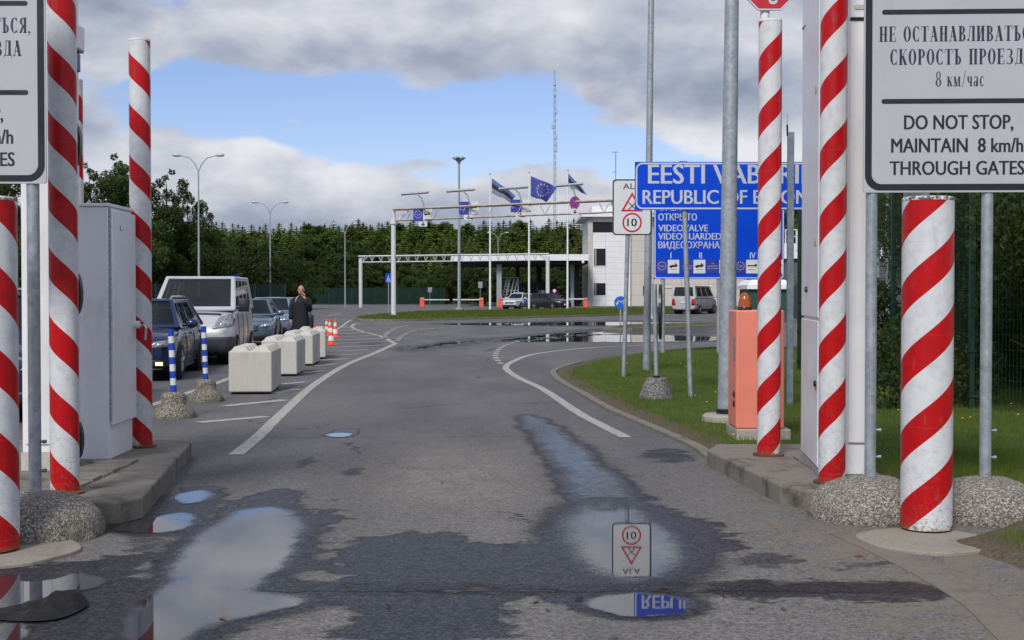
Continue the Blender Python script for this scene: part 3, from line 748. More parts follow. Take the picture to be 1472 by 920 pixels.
grass(mid_poly, 40000, .09, .06, .16, .05, .5, 'grass')
# ------------------------------------------------------------------ striped gate posts and bollards
def striped(name, label, pos, dia, h, hand, period, phase, seam, cap, cat, group, base_z=0.0, flange=True):
    t = thing(name, label, cat, (pos[0], pos[1], base_z), 0, group)
    r_ = dia / 2
    sm_ = M_stripe('spiral_stripes', hand, period, phase, seam)
    MB().lathe([(r_, .012), (r_, h)], 40).build('shaft', sm_, t, smooth=40)
    if cap == 'rough':
        mb = MB(); prof = [(r_ * 1.012, h - .008), (r_ * 1.02, h + .006), (r_ * .96, h + .016), (r_ * .8, h + .020), (.001, h + .024)]
        mb.lathe(prof, 40); mb.build('cap', cap_m, t, smooth=50)
    else:
        MB().lathe([(r_ * .97, h), (r_ * 1.01, h + .004), (r_ * 1.01, h + .02), (.001, h + .022)], 40).build('cap', white_paint, t, smooth=40)
    if flange: MB().lathe([(r_ + .035, 0), (r_ + .035, .018), (r_ + .02, .022), (r_ * .9, .022)], 32).build('base_plate', rust, t, smooth=40)
    return t
cap_m = M_aggregate('weathered_cap', (.55, .55, .54), (.12, .11, .10), (.75, .75, .74), 45, .9)
gx_ = lambda px, Y: A(px, 500, Y).x
# stripe phase: at height z above the foot, on the side facing the camera, a red band is centred
def ph(py, Y, base, period): return ((A(736, py, Y).z - base) / period)
Y1 = 1.45 * F / (695 - 420); Y2 = 1.45 * F / (655 - 420); Y3 = 1.45 * F / (710 - 420); Y4 = 1.45 * F / (643 - 420)
GP = 'tall red and white striped gate posts'; TB = 'thick red and white striped bollards'
striped('striped_post', 'tall striped post against the white cabinet tower on the grass side', (gx_(1196.5, Y1), Y1), .203, 4.1, 1, .487, ph(119, Y1, .15, .487), 1.3, 'plain', 'gate post', GP, .15)
striped('striped_post', 'tall striped post before the coral barrier housing, top under the stop sign', (gx_(1105.5, Y2), Y2), .205, 3.83, 1, .487, ph(80, Y2, .15, .487), 1.3, 'plain', 'gate post', GP, .15)
striped('striped_post', 'tall striped post mostly hidden behind the thick bollard on the grass side', (gx_(1316, 10.6), 10.6), .2, 4.1, 1, .487, .35, 1.0, 'plain', 'gate post', GP, .03)
striped('striped_post', 'tall striped post between the no-stopping sign pole and the white electrical cabinet', (gx_(92, Y3), Y3), .203, 4.1, -1, .487, ph(101, Y3, .15, .487), 1.2, 'plain', 'gate post', GP, .15)
striped('striped_post', 'tall striped post behind the white electrical cabinet, its flat top in full view', (gx_(203, Y4), Y4), .198, 3.78, -1, .475, ph(106, Y4, .15, .475), 1.2, 'plain', 'gate post', GP, .15)
striped('striped_post', 'striped post peeping out behind the tall white radiation cabinet by the parked cars', (gx_(105.5, 12.3), 12.3), .2, 3.4, -1, .52, .2, .8, 'plain', 'gate post', GP, .15)
Y5 = G(1333, 772)[1] + .17
striped('striped_bollard', 'thick striped bollard with rough pale top, on a round pad by the grass', (gx_(1333, Y5), Y5), .335, 2.19, 1, .487, ph(386, Y5, .022, .487), 1.83, 'rough', 'bollard', TB, .022, False)
striped('striped_bollard', 'thick striped bollard cut by the photo edge, beside the dome near the cabinets', (gx_(-16, 8.05), 8.05), .34, 2.14, -1, .50, ph(385, 8.05, .022, .50), 1.83, 'rough', 'bollard', TB, .022, False)

# ------------------------------------------------------------------ serif Cyrillic letters drawn as stems and hairlines
T_, H_ = .15, .034
def srf(x): return [[(x - .05, 0), (x + T_ + .05, 0), (x + T_ + .05, H_), (x - .05, H_)], [(x - .05, 1 - H_), (x + T_ + .05, 1 - H_), (x + T_ + .05, 1), (x - .05, 1)]]
def bar(x0, z0, x1, z1): return [(x0, z0), (x1, z0), (x1, z1), (x0, z1)]
def stem(x): return [bar(x, 0, x + T_, 1)] + srf(x)
def diag(x0, z0, x1, z1, wd): return [(x0 - wd / 2, z0), (x0 + wd / 2, z0), (x1 + wd / 2, z1), (x1 - wd / 2, z1)]
def arc(cx_, cz_, rx, rz_, a0, a1, thick, n=18, hair=H_):
    o = []
    for k in range(n):
        qs = [R(a0 + (a1 - a0) * (k + j) / n) for j in (0, 1)]; p = []
        for q in qs: p.append((cx_ + rx * math.cos(q), cz_ + rz_ * math.sin(q)))
        for q in reversed(qs): p.append((cx_ + (rx - thick) * math.cos(q), cz_ + (rz_ - hair) * math.sin(q)))
        o.append(p)
    return o
GL = {
 'Н': (.56, stem(.06) + stem(.35) + [bar(.1, .48, .45, .48 + H_)]), 'Е': (.5, stem(.06) + [bar(.1, 0, .46, H_), bar(.1, 1 - H_, .44, 1), bar(.1, .48, .36, .48 + H_), bar(.43, 0, .46, .26), bar(.41, .76, .44, 1), bar(.335, .38, .36, .62)]),
 'О': (.52, arc(.26, .5, .24, .51, 0, 360, .14, 30)), 'С': (.48, arc(.26, .5, .24, .51, 50, 310, .14, 24) + [bar(.40, .72, .43, 1.0), bar(.40, 0, .43, .25)]),
 'Т': (.52, [bar(.185, 0, .185 + T_, 1), bar(.12, 0, .4, H_), bar(.02, 1 - H_, .5, 1), bar(.02, .74, .045, 1), bar(.475, .74, .5, 1)]),
 'А': (.54, [diag(.08, 0, .26, 1, .035), diag(.42, 0, .25, 1, .16), bar(.13, .3, .4, .3 + H_), bar(.0, 0, .16, H_), bar(.3, 0, .54, H_)]),
 'В': (.5, stem(.06) + arc(.2, .75, .22, .25, -90, 90, .13, 14) + arc(.2, .25, .26, .27, -90, 90, .13, 14) + [bar(.15, .485, .25, .52)]),
 'Л': (.52, [bar(.33, 0, .33 + T_, 1), bar(.27, 0, .53, H_), diag(.1, .05, .2, 1, .035), bar(.14, 1 - H_, .48, 1)] + [disc(.07, .08, .065, 12, .08)]),
 'И': (.56, stem(.06) + stem(.35) + [diag(.2, .08, .36, .92, .035)]), 'Ь': (.5, stem(.1) + [bar(.0, 1 - H_, .15, 1), bar(.0, .80, .02, 1)] + arc(.22, .27, .24, .28, -90, 90, .13, 14)),
 'Я': (.52, stem(.33) + arc(.34, .74, .27, .27, 90, 270, .13, 14) + [diag(.1, 0, .3, .48, .12), bar(.02, 0, .16, H_)]),
 'К': (.54, stem(.06) + [diag(.22, .48, .45, 1, .035), diag(.44, 0, .26, .56, .15), bar(.36, 0, .54, H_), bar(.38, 1 - H_, .52, 1)]),
 'Р': (.48, stem(.06) + arc(.2, .72, .26, .28, -90, 90, .13, 16)), 'П': (.56, stem(.06) + stem(.35) + [bar(.1, 1 - H_, .45, 1)]),
 'З': (.46, arc(.2, .74, .2, .26, -90, 140, .12, 18) + arc(.2, .25, .24, .26, -140, 90, .13, 18)),
 'Д': (.56, [bar(.33, .04, .33 + T_, 1), diag(.13, .04, .2, 1, .035), bar(.14, 1 - H_, .48, 1), bar(.03, .03, .55, .03 + H_), bar(.03, -.14, .055, .05), bar(.525, -.14, .55, .05)]),
 '8': (.46, arc(.23, .75, .18, .26, 0, 360, .09, 26) + arc(.23, .26, .22, .27, 0, 360, .12, 26)), ',': (.2, [disc(.09, .05, .06, 12, .07), [(.13, .05), (.15, .02), (.06, -.2), (.04, -.18)]]),
 '/': (.34, [diag(.06, -.08, .3, 1.08, .035)]), ' ': (.30, []),
 'к': (.44, [bar(.05, 0, .17, .66), bar(.0, 0, .22, H_), bar(.0, .63, .22, .66), diag(.18, .32, .34, .66, .035), diag(.36, 0, .22, .38, .13), bar(.3, 0, .44, H_)]),
 'м': (.58, [bar(.06, 0, .09, .66), bar(.4, 0, .52, .66), diag(.25, 0, .11, .66, .12), diag(.25, 0, .43, .66, .035), bar(.0, 0, .16, H_), bar(.35, 0, .57, H_)]),
 'ч': (.44, [bar(.27, 0, .39, .66), bar(.22, 0, .44, H_)] + arc(.24, .5, .2, .28, 180, 290, .12, 10) + [bar(.04, .5, .16, .66)]),
 'а': (.42, [bar(.25, 0, .36, .5)] + arc(.2, .48, .17, .19, 0, 150, .1, 12) + arc(.17, .17, .15, .18, 0, 360, .1, 18)),
 'с': (.38, arc(.2, .33, .18, .34, 45, 315, .11, 20))}
def serif(mb, s, xc, z, h, wid, y, mi=0, align='C'):
    adv = [GL[c][0] + .07 for c in s]; tot = sum(adv); k = wid / tot; x = xc - wid / 2 if align == 'C' else xc
    for c, a in zip(s, adv):
        for p in GL[c][1]:
            if sum(p[i][0] * p[(i + 1) % len(p)][1] - p[(i + 1) % len(p)][0] * p[i][1] for i in range(len(p))) < 0: p = p[::-1]
            mb.plate([(q[0] * k + x, q[1] * h + z) for q in p], y - .002, y, mi)
        x += a * k

# ------------------------------------------------------------------ the two "do not stop" signs
def stop_sign_board(label, posX, Y, z0, yaw, poles, flip):
    s = Y / F; W_, H0 = 272 * s, 410 * s
    t = thing('speed_notice_sign', label, 'traffic sign', (posX, Y, 0), yaw, 'no-stopping notice signs')
    X = lambda px: (px - 1238) * s
    Z = lambda py: z0 + (277 - py) * s
    MB().plate(rr(0, z0, W_, z0 + H0, .018), -.012, .004).build('board', board_white, t)
    bz = Z(0)
    MB().ring(rr(2 * s, Z(274), W_ - 2 * s, z0 + H0 - .01, .105, 10), rr(11.5 * s, Z(265), W_ - 11.5 * s, z0 + H0 - .055, .07, 10), -.0145, -.0118).build('border', black_paint, t)
    for py in (20, 147):
        xa, xb = X(1263), W_ - 25 * s; zc = Z(py); r_ = 3.4 * s
        MB().plate(rr(xa, zc - r_, xb, zc + r_, r_ * .95), -.0142, -.0118).build('divider', black_paint, t)
    yf = -.0118
    for tx, px, pz, hh, ww in (('НЕ ОСТАНАВЛИВАТЬСЯ,', 1375, 62, 21.5, 232), ('СКОРОСТЬ ПРОЕЗДА', 1376, 95, 22, 203), ('8 км/час', 1374, 126, 21, 70)):
        mb = MB(); serif(mb, tx, X(px), Z(pz), hh * s, ww * s, yf); mb.build('russian_lettering', serif_ink, t)
    for tx, px, pz, hh, ww in (('DO NOT STOP,', 1372, 187, 20, 153), ('MAINTAIN  8 km/h', 1370, 220, 20, 185), ('THROUGH GATES', 1370, 252, 19.5, 189)):
        mb = MB(); mb.text(tx, X(px), Z(pz), hh * s, yf, wid=ww * s, bold=.03); mb.build('english_lettering', text_black, t)
    cy, sy = math.cos(yaw), math.sin(yaw)
    for lx in poles:
        MB().tube([(lx, .035, .1), (lx, .035, z0 + H0 * .95)], .0405, 16).build('pole', galv, t, smooth=40)
        mb = MB(); rad, hh = .43, .29
        prof = [(rad * .985, -.02), (rad, .03), (rad * .99, .075), (rad * .93, .14), (rad * .80, .20), (rad * .60, .25), (rad * .36, .28), (.06, hh), (.001, hh)]
        prof2 = []
        for a_, b_ in zip(prof[:-1], prof[1:]): prof2 += [(a_[0] + (b_[0] - a_[0]) * q / 4, a_[1] + (b_[1] - a_[1]) * q / 4) for q in range(4)]
        mb.lathe(prof2 + [prof[-1]], 90, (0, 0, 0)); b_ = roughen(mb.build('concrete_base', aggregate, t, (lx, .05, 0), smooth=60), .013, 6.0)
        mb = MB()
        for zz in (.43, .62): mb.cyl((lx + .03, .035, zz), (lx + .072, .03, zz), .009, n=8); mb.cyl((lx + .055, .033, zz), (lx + .075, .03, zz), .014, n=6)
        mb.build('bolt', galv_dk, t)
    return t
Y6 = 9.35; s6 = Y6 / F
stop_sign_board('do-not-stop notice on grass, its two poles in stone-chip domes', A(1239.5, 460, Y6).x, Y6, A(1240, 277, Y6).z, R(-2.5), [(1252 - 1238) * s6, (1416 - 1238) * s6], False)
Y7 = 8.62; s7 = Y7 / F
stop_sign_board('do-not-stop notice cut by the photo edge, beside the electrical cabinet', A(69, 460, Y7).x - 272 * s7, Y7, A(60, 264, Y7).z, 0.0, [(46 - 69 + 272) * s7, 40 * s7], True)

# ------------------------------------------------------------------ white detector cabinets and the electrical cabinet
def dome_dot(mb, p, r, mi=0): mb.ball(p, r, mi, 10, 6)
t = thing('detector_tower', 'tall white detector cabinet standing behind the striped post on the grass side', 'cabinet', (0, 0, 0), 0, 'white detector towers')
Ya, Yb = 10.35, 11.55; xl, xr = A(1180, 500, Ya).x, A(1246, 500, Ya).x
zt = A(1170, 30, Yb).z
xa = A(1155, 500, Yb).x
MB().slab([(xl, Ya), (xr, Ya), (xr + .0, Yb), (xa, Yb)], .15, 4.25).build('body', white_paint, t, bevel=.012)
dv = Vector((xa - xl, Yb - Ya, 0)); ln = dv.length; dv.normalize(); nv = Vector((-dv.y, dv.x, 0)) 
if nv.x > 0: nv = -nv
def side_panel(a, b, z0, z1, th, name, mat, parent):
    p = [Vector((xl, Ya, 0)) + dv * a, Vector((xl, Ya, 0)) + dv * b]
    vs = []
    for q in (p[0], p[1], p[1] + nv * th, p[0] + nv * th): vs.append((q.x, q.y))
    return MB().slab(vs, z0, z1).build(name, mat, parent, bevel=.006)
zsp = A(1167, 457, 11.0).z
dn = side_panel(.03, ln - .02, .22, zsp - .012, .022, 'lower_door', white_paint, t); du = side_panel(.03, ln - .02, zsp + .012, 4.2, .022, 'upper_door', white_paint, t)
side_panel(0.01, ln, .15, .20, .016, 'plinth', galv, t)
mb = MB()
for py in (416, 545): 
    q = A(1164 if py == 416 else 1177, py, 11.2 if py == 416 else 10.5); q = Vector((xl, Ya, 0)) + dv * (.75 if py == 416 else .12) + nv * .024; zz = A(1164, py, 11.0).z
    mb.tube([(q.x, q.y, zz), (q.x + nv.x * .018, q.y + nv.y * .018, zz)], .024, 12)
mb.build('lock', black_paint, t)
yel = M_plain('warning_yellow', (.62, .42, .05), .5)
mb = MB()
for py, a in ((132, .2), (349, .2), (552, .12)):
    q0 = Vector((xl, Ya, 0)) + dv * (a + .09) + nv * .0245; q1 = Vector((xl, Ya, 0)) + dv * (a - .05 + .0) + nv * .0245; zz = A(1174, py, 10.7).z
    mb.add([(q0.x, q0.y, zz - .035), (q1.x, q1.y, zz - .035), ((q0.x + q1.x) / 2, (q0.y + q1.y) / 2, zz + .04)], [(0, 1, 2)])
mb.build('warning_sticker', yel, t)
xm = A(1219, 500, Ya).x
MB().box((xm, Ya - .022, .42), (xr - .006, Ya - .001, A(1230, 28, Ya).z)).build('front_panel', white_paint, t, bevel=.006)
MB().box((xm, Ya - .022, A(1230, 26, Ya).z), (xr - .006, Ya - .001, 4.24)).build('top_panel', white_paint, t, bevel=.006)
MB().box((xm, Ya - .032, A(1230, 30, Ya).z), (xr + .0, Ya - .001, A(1230, 27, Ya).z)).build('seam_strip', black_paint, t)
zr_ = A(1228, 11, Ya).z
MB().plate(rr(xm + .03, zr_ - .018, xm + .12, zr_ + .018, .016), Ya - .028, Ya - .02).build('handle_recess', conc_pale, t)
# slanted rod of the door stay
MB().tube([A(1158, 41, 11.5) + Vector((-.02, 0, 0)), A(1180, 27, 10.9) + Vector((-.05, 0, 0))], .012, 8).build('door_stay', black_paint, t)

t = thing('detector_tower', 'tall white detector cabinet with black bumpers and a camera box, beside the electrical cabinet', 'cabinet', (0, 0, 0), 0, 'white detector towers')
Yc = 10.75; x0, x1 = A(31, 500, Yc).x, A(117, 500, Yc + .3).x - .022
MB().box((x0, Yc, .15), (x1, Yc + .3, 4.3)).build('body', white_paint, t, bevel=.012)
MB().box((x0 + .03, Yc - .016, .36), (x1 - .09, Yc - .001, 4.2)).build('front_panel', white_paint, t, bevel=.006)
mb = MB(); mb.box((x1 + .001, Yc + .04, .3), (x1 + .022, Yc + .28, 2.05)); mb.box((x1 + .001, Yc + .04, 2.09), (x1 + .022, Yc + .28, 4.2)); mb.build('side_door', white_paint, t, bevel=.006)
for pa, pb in ((173, 234), (393, 452), (610, 664)):
    za, zb = A(117, pb, Yc).z, A(117, pa, Yc).z; n_ = 14
    pts = [(x1 + .022 + .034 * math.sin(math.pi * k / n_) ** .6, za + (zb - za) * k / n_) for k in range(n_ + 1)] + [(x1 + .02, zb), (x1 + .02, za)]
    MB().plate(pts, Yc + .20, Yc + .26).build('bumper', black_paint, t)
za, zb = A(115, 66, Yc).z, A(115, 30, Yc).z
MB().box((x1 - .05, Yc + .05, za), (x1 + .072, Yc + .29, zb)).build('camera_box', white_paint, t, bevel=.012)
MB().box((x1 - .04, Yc + .06, za - .012), (x1 + .065, Yc + .28, za - .001)).build('camera_seal', black_paint, t)
MB().tube([(x1 - .02, Yc - .02, zb), (x1 + .03, Yc - .02, zb + .02), (x1 + .05, Yc + .05, zb + .0)], .012, 8).build('cable', black_paint, t)
MB().box((x1 + .0221, Yc + .12, A(112, 97, Yc).z), (x1 + .05, Yc + .25, A(112, 70, Yc).z)).build('blue_unit', M_plain('blue_unit', (.02, .09, .22), .4), t, bevel=.01)
MB().box((x0, Yc - .03, .15), (x1, Yc - .017, .30)).build('plinth', conc_pale, t)

t = thing('electrical_cabinet', 'pale grey steel cabinet with a hinged door and knob handle on the concrete island', 'cabinet', (0, 0, .15))
Yd = 11.4; xq = A(157, 600, Yd).x; xp = xq - .46; ztop = A(157, 292, Yd).z - .15
cabm = M_plain('cabinet_grey', (.80, .81, .84), .4, var=.06, scale=1.5, dirt=.3, dirtcol=(.40, .40, .40))
Ye = 12.15; xs_ = A(190.5, 600, Ye).x
MB().slab([(xp, Yd), (xq, Yd), (xs_, Ye), (xp, Ye)], .0, ztop - .03).build('body', cabm, t, bevel=.01)
MB().slab([(xp - .012, Yd - .015), (xq + .012, Yd - .015), (xs_ + .02, Ye + .01), (xp - .01, Ye + .01)], ztop - .028, ztop).build('roof', cabm, t, bevel=.008)
dv2 = Vector((xs_ - xq, Ye - Yd, 0)); l2 = dv2.length; dv2.normalize(); nv2 = Vector((dv2.y, -dv2.x, 0))
def cab_side(a, b, z0, z1, t0, t1, name, mat, parent):
    o_ = Vector((xq, Yd, 0)); p = [o_ + dv2 * a + nv2 * t0, o_ + dv2 * b + nv2 * t0, o_ + dv2 * b + nv2 * t1, o_ + dv2 * a + nv2 * t1]
    return MB().slab([(q.x, q.y) for q in p], z0, z1).build(name, mat, parent, bevel=.006)
door = cab_side(.03, l2 + .01, .30, ztop - .06, .002, .035, 'door', cabm, t)
mb = MB(); o_ = Vector((xq, Yd, 0))
for k in range(44):
    zz = .34 + k * .042; q = o_ + dv2 * .018 + nv2 * .006; mb.tube([(q.x, q.y, zz), (q.x, q.y, zz + .030)], .011, 8)
mb.build('hinge', galv, door)
q = o_ + dv2 * (l2 * .93) + nv2 * .035; zz = A(190, 467, 12.0).z - .15
mb = MB(); mb.tube([q + Vector((0, 0, zz)), q + nv2 * .05 + Vector((0, 0, zz))], .035, 14); mb.build('handle_rose', white_paint, door)
mb = MB(); q3 = q + nv2 * .05; mb.tube([q3 + Vector((0, 0, zz - .02)), q3 + nv2 * .04 + Vector((0, 0, zz)), q3 + nv2 * .06 + Vector((0, 0, zz - .03)), q3 + nv2 * .05 + Vector((0, 0, zz - .14))], .012, 8); mb.build('handle', chrome, door)
mb = MB(); q = o_ + dv2 * .25 + nv2 * .036; zz = ztop - .22
mb.tube([q + Vector((0, 0, zz + .04)), q + Vector((0, 0, zz)), q + dv2 * .06 + Vector((0, 0, zz))], .005, 6); mb.build('door_mark', galv_dk, door)
mb = MB(); mb.lathe([(.018, 0), (.018, .012), (.008, .02), (.001, .04)], 12, (xp + .28, Yd + .06, ztop)); mb.build('lifting_eye', chrome, t)

# ------------------------------------------------------------------ coral barrier housing, galvanised poles, small signs
t = thing('barrier_housing', 'coral painted barrier machine housing with an amber beacon on its roof', 'barrier', (0, 0, 0))
Yh = 13.9; xa, xb = A(1058, 500, Yh).x, A(1128, 500, Yh).x; zt_ = A(1090, 446, Yh).z
MB().box((xa - .0, Yh - .06, -.02), (xb + .06, Yh + .62, .16)).build('concrete_foot', concrete, t, bevel=.015)
MB().box((xa, Yh, .161), (xb, Yh + .5, zt_)).build('housing', orange_paint, t, bevel=.02, seg=3)
MB().box((xa - .012, Yh + .02, .9), (xa + .0, Yh + .08, 1.12)).build('latch', galv_dk, t)
mb = MB()
for zz in (.42, .52): mb.ball((xa - .006, Yh + .1, zz), (.012, .035, .035))
mb.build('arm_stop', black_paint, t)
cxb = A(1071, 430, Yh + .15).x; yb = Yh + .17
MB().lathe([(.074, 0), (.078, .02), (.07, .035)], 24, (cxb, yb, zt_)).build('beacon_base', black_paint, t, smooth=40)
MB().lathe([(.070, .03), (.068, .08), (.056, .135), (.036, .172), (.015, .186), (.001, .188)], 24, (cxb, yb, zt_)).build('beacon', amber, t, smooth=60)
MB().box((xb - .06, Yh + .15, .161), (xb + .02, Yh + .48, zt_ + .0)).build('hood', orange_paint, t, bevel=.01)

def pole_thing(name, label, cat, base, top, r0, r1, mat, foot=None, group=None, n=20):
    t_ = thing(name, label, cat, (base[0], base[1], 0), 0, group)
    b0 = Vector(base); MB().tube([Vector((0, 0, base[2])), Vector(top) - Vector((base[0], base[1], 0))], [r0, r1], n).build('shaft', mat, t_, smooth=40)
    if foot: foot(t_)
    return t_
Yp = 15.9
def foot1(t_):
    mb = MB(); mb.lathe([(.30, -.02), (.29, .11), (.26, .135), (.11, .14)], 20); mb.build('concrete_foot', concrete, t_, smooth=30)
    mb = MB(); mb.lathe([(.125, .135), (.125, .19), (.11, .2)], 20); mb.build('collar', black_paint, t_, smooth=40)
b = A(1044, 602, Yp); tp = A(1052, 0, Yp); tp = tp + (tp - Vector((b.x, Yp, .1))) * .9
pole_thing('lamp_post', 'thick galvanised lamp post on a concrete foot in front of the blue country sign', 'lamp post', (b.x, Yp, .1), tp, .108, .062, galv, foot1, 'galvanised lamp posts')
Yp = 26.3; b = A(929.5, 535, Yp); tp = A(936, 0, Yp); tp = tp + (tp - Vector((b.x, Yp, .0))) * .6
pole_thing('lamp_post', 'slim tall galvanised lamp post rising between the area sign and the blue boards', 'lamp post', (b.x, Yp, 0), tp, .078, .048, galv, None, 'galvanised lamp posts')
Yp = 18.2; b = A(1135, 586, Yp); tt = A(1135, 190, Yp)
t = thing('antenna_post', 'grey square steel post with a thin whip antenna beside the country sign', 'post', (b.x, Yp, 0))
MB().box((-.042, -.042, 0), (.042, .042, tt.z)).build('shaft', galv_dk, t, bevel=.006)
MB().tube([(-.045, 0, tt.z - .05), (-.05, 0, tt.z + .1)], .013, 8).build('antenna_mount', black_paint, t)
MB().tube([(-.05, 0, tt.z + .1), (-.048, 0, tt.z + .25)], [.004, .002], 6).build('whip', black_paint, t)

# stop sign turned on its side, high on a white pole
Ys = 13.3
bx = A(1097.5, 500, Ys).x
t = thing('stop_sign', 'red stop sign turned on its side high on a white pole', 'traffic sign', (bx, Ys, 0))
zb = A(1097, 16, Ys).z
MB().tube([(0, 0, 0), (0, 0, zb + .45)], .047, 18).build('pole', white_paint, t, smooth=40)
cz_ = zb + .27
octo = lambda r: [(r * math.cos(R(22.5 + 45 * k)) + .035, cz_ + r * math.sin(R(22.5 + 45 * k))) for k in range(8)]
MB().plate(octo(.30), -.062, -.05).build('plate', sign_red, t); MB().ring(octo(.298), octo(.28), -.065, -.0622).build('border', letter_white, t)
mb = MB(); mb.text('STOP', 0, -.08, .16, 0, wid=.42, bold=.04)
mb.v = [(q[2] + .035, q[1] - .0632, -q[0] + cz_) for q in mb.v]
mb.build('lettering', letter_white, t)

# EESTI VABARIIK sign
Yv = 19.55; s = Yv / F
def blue_board(t_, w_, h_, z0, border=.02, r_=.06, m=sign_blue):
    MB().box((0, -.012, z0), (w_, .012, z0 + h_)).build('board', m, t_)
    MB().ring(rr(.012, z0 + .012, w_ - .012, z0 + h_ - .012, r_, 8), rr(.012 + border, z0 + .012 + border, w_ - .012 - border, z0 + h_ - .012 - border, r_ * .8, 8), -.0145, -.0122).build('border', letter_white, t_)
xl_ = A(912.5, 300, Yv).x
t = thing('country_sign', 'blue country name sign reading EESTI VABARIIK with a pale border', 'road sign', (xl_, Yv, 0))
z0 = A(912, 302, Yv).z; Wd = 290 * s; Hh = 69 * s
blue_board(t, Wd, Hh, z0, .024, .10)
mb = MB(); X = lambda px: (px - 912.5) * s
Z = lambda py: z0 + (302 - py) * s
for tx, px, pz, hh, ww in (('EESTI VABARIIK', 932, 264, 27, 251), ('REPUBLIC OF ESTONIA', 924, 293, 19.5, 262)):
    mb = MB(); mb.text(tx, X(px), Z(pz), hh * s, -.0122, wid=ww * s, bold=.03, align='L'); mb.build('lettering', letter_white, t)
MB().tube([(X(994), .03, 0), (X(982.5), .05, z0 + Hh * .9)], .037, 14).build('pole', galv, t, smooth=40)
MB().tube([(X(1112), .05, 0), (X(1112), .05, z0 + Hh * .9)], .037, 14).build('pole', galv, t, smooth=40)
mb = MB()
for px in (982, 1112): mb.box((X(px) - .06, .012, z0 + Hh - .02), (X(px) + .06, .03, z0 + Hh + .015))
mb.build('bracket', galv_dk, t)

# opening-hours board behind it
Yo = 33.6; s = Yo / F; xl_ = A(940, 300, Yo).x; z0 = A(940, 401, Yo).z; Hh = 132 * s; Wd = 187 * s
t = thing('information_board', 'big blue border information board reading VIDEOGUARDED with lane pictures along its bottom', 'road sign', (xl_, Yo, 0))
blue_board(t, Wd, Hh, z0, .03, .06)
X = lambda px: (px - 940) * s
Z = lambda py: z0 + (401 - py) * s
y_ = -.0122
for tx, pz, pw in (('OPEN', 303, 32), ('ОТКРЫТО', 317, 55), ('VIDEOVALVE', 332.5, 71), ('VIDEOGUARDED', 344.5, 90), ('ВИДЕООХРАНА', 357, 88)):
    mb = MB(); mb.text(tx, X(946.5), Z(pz), 9.2 * s, y_, wid=pw * s, bold=.03, align='L'); mb.build('lettering', letter_white, t)
for tx, px in (('I', 964.5), ('II', 1007), ('III', 1045), ('IV', 1082), ('V', 1120)): mb = MB(); mb.text(tx, X(px), Z(371.5), 8.6 * s, y_, bold=.03, xs=.8); mb.build('lane_number', letter_white, t)
def car_icon(mb, cx_, cz_, w_, y_, mi=0):
    k = w_ / 10.0
    pts = [(-4.8, -1.6), (-3.6, -2.2), (3.2, -1.2), (4.6, -.3), (4.4, .9), (3.2, 1.2), (2.2, 2.6), (1.4, 2.5), (1.9, 1.0), (-.6, .3), (-1.4, 1.1), (-2.0, .3), (-4.4, -.3)]
    mb.plate([(cx_ + a * k, cz_ + b_ * k) for a, b_ in pts], y_ - .004, y_, mi)
    for wx in (-2.6, 2.4): mb.plate(disc(cx_ + wx * k, cz_ + (-1.7 if wx < 0 else -.9) * k, 1.1 * k, 14), y_ - .005, y_, mi)
def lane_panel(t_, kind, x0, x1, za, zb, y_):
    cx_, cz_ = (x0 + x1) / 2, (za + zb) / 2; w_ = x1 - x0
    if kind == 'eu':
        p = MB().plate([(x0, za), (x1, za), (x1, zb), (x0, zb)], y_ - .006, y_).build('eu_panel', panel_blue, t_)
        mb = MB()
        for k in range(12): q = 2 * math.pi * k / 12; mb.plate(star(cx_ + w_ * .36 * math.sin(q), cz_ + w_ * .36 * math.cos(q) + w_ * .06, w_ * .075), y_ - .009, y_ - .0062)
        mb.text('EU  EEA', cx_, cz_ + w_ * .02, w_ * .10, y_ - .0062, wid=w_ * .4); mb.text('CH', cx_, cz_ - w_ * .12 + w_ * .06, w_ * .09, y_ - .0062)
        mb.build('stars', letter_white, p)
    elif kind == 'car' or kind == 'bus':
        p = MB().plate([(x0, za), (x1, za), (x1, zb), (x0, zb)], y_ - .006, y_).build('vehicle_panel', sign_white, t_)
        mb = MB()
        if kind == 'car': car_icon(mb, cx_, cz_ + w_ * .1, w_ * .78, y_ - .0062)
        else:
            mb.box((cx_ - w_ * .4, y_ - .009, cz_ + w_ * .02), (cx_ + w_ * .4, y_ - .0062, cz_ + w_ * .12)); mb.box((cx_ + w_ * .22, y_ - .0092, cz_ + w_ * .0), (cx_ + w_ * .4, y_ - .0064, cz_ + w_ * .2))
        mb.box((cx_ - w_ * .28, y_ - .008, cz_ - w_ * .26), (cx_ + w_ * .28, y_ - .0062, cz_ - w_ * .23))
        mb.build('vehicle_picture', text_black, p)
    else:
        p = MB().plate([(x0, za), (x1, za), (x1, zb), (x0, zb)], y_ - .006, y_).build('text_panel', panel_blue, t_)
        mb = MB()
        for (tx, dz, ww) in (('ALL', .22, .26), ('PASSPORTS', .0, .82), ('ВСЕ СТРАНЫ', -.20, .8)): mb.text(tx, cx_, cz_ + w_ * dz, w_ * .10, y_ - .0062, wid=w_ * ww)
        mb.build('lettering', letter_white, p)
za, zb = Z(393), Z(373.5)
for kind, a, b_ in (('eu', 943.7, 959.6), ('car', 960, 976.4), ('text', 979.6, 996.4), ('car', 996.8, 1014), ('text', 1015.5, 1033.6), ('bus', 1034, 1050), ('eu', 1056.5, 1072), ('bus', 1072.4, 1089.5), ('text', 1092, 1108), ('bus', 1108.4, 1125)):
    lane_panel(t, kind, X(a), X(b_), za, zb, -.0122)
for px in (953.5, 1034): MB().tube([(X(px), .05, 0), (X(px), .05, z0 + Hh * .9)], .055, 14).build('pole', galv, t, smooth=40)

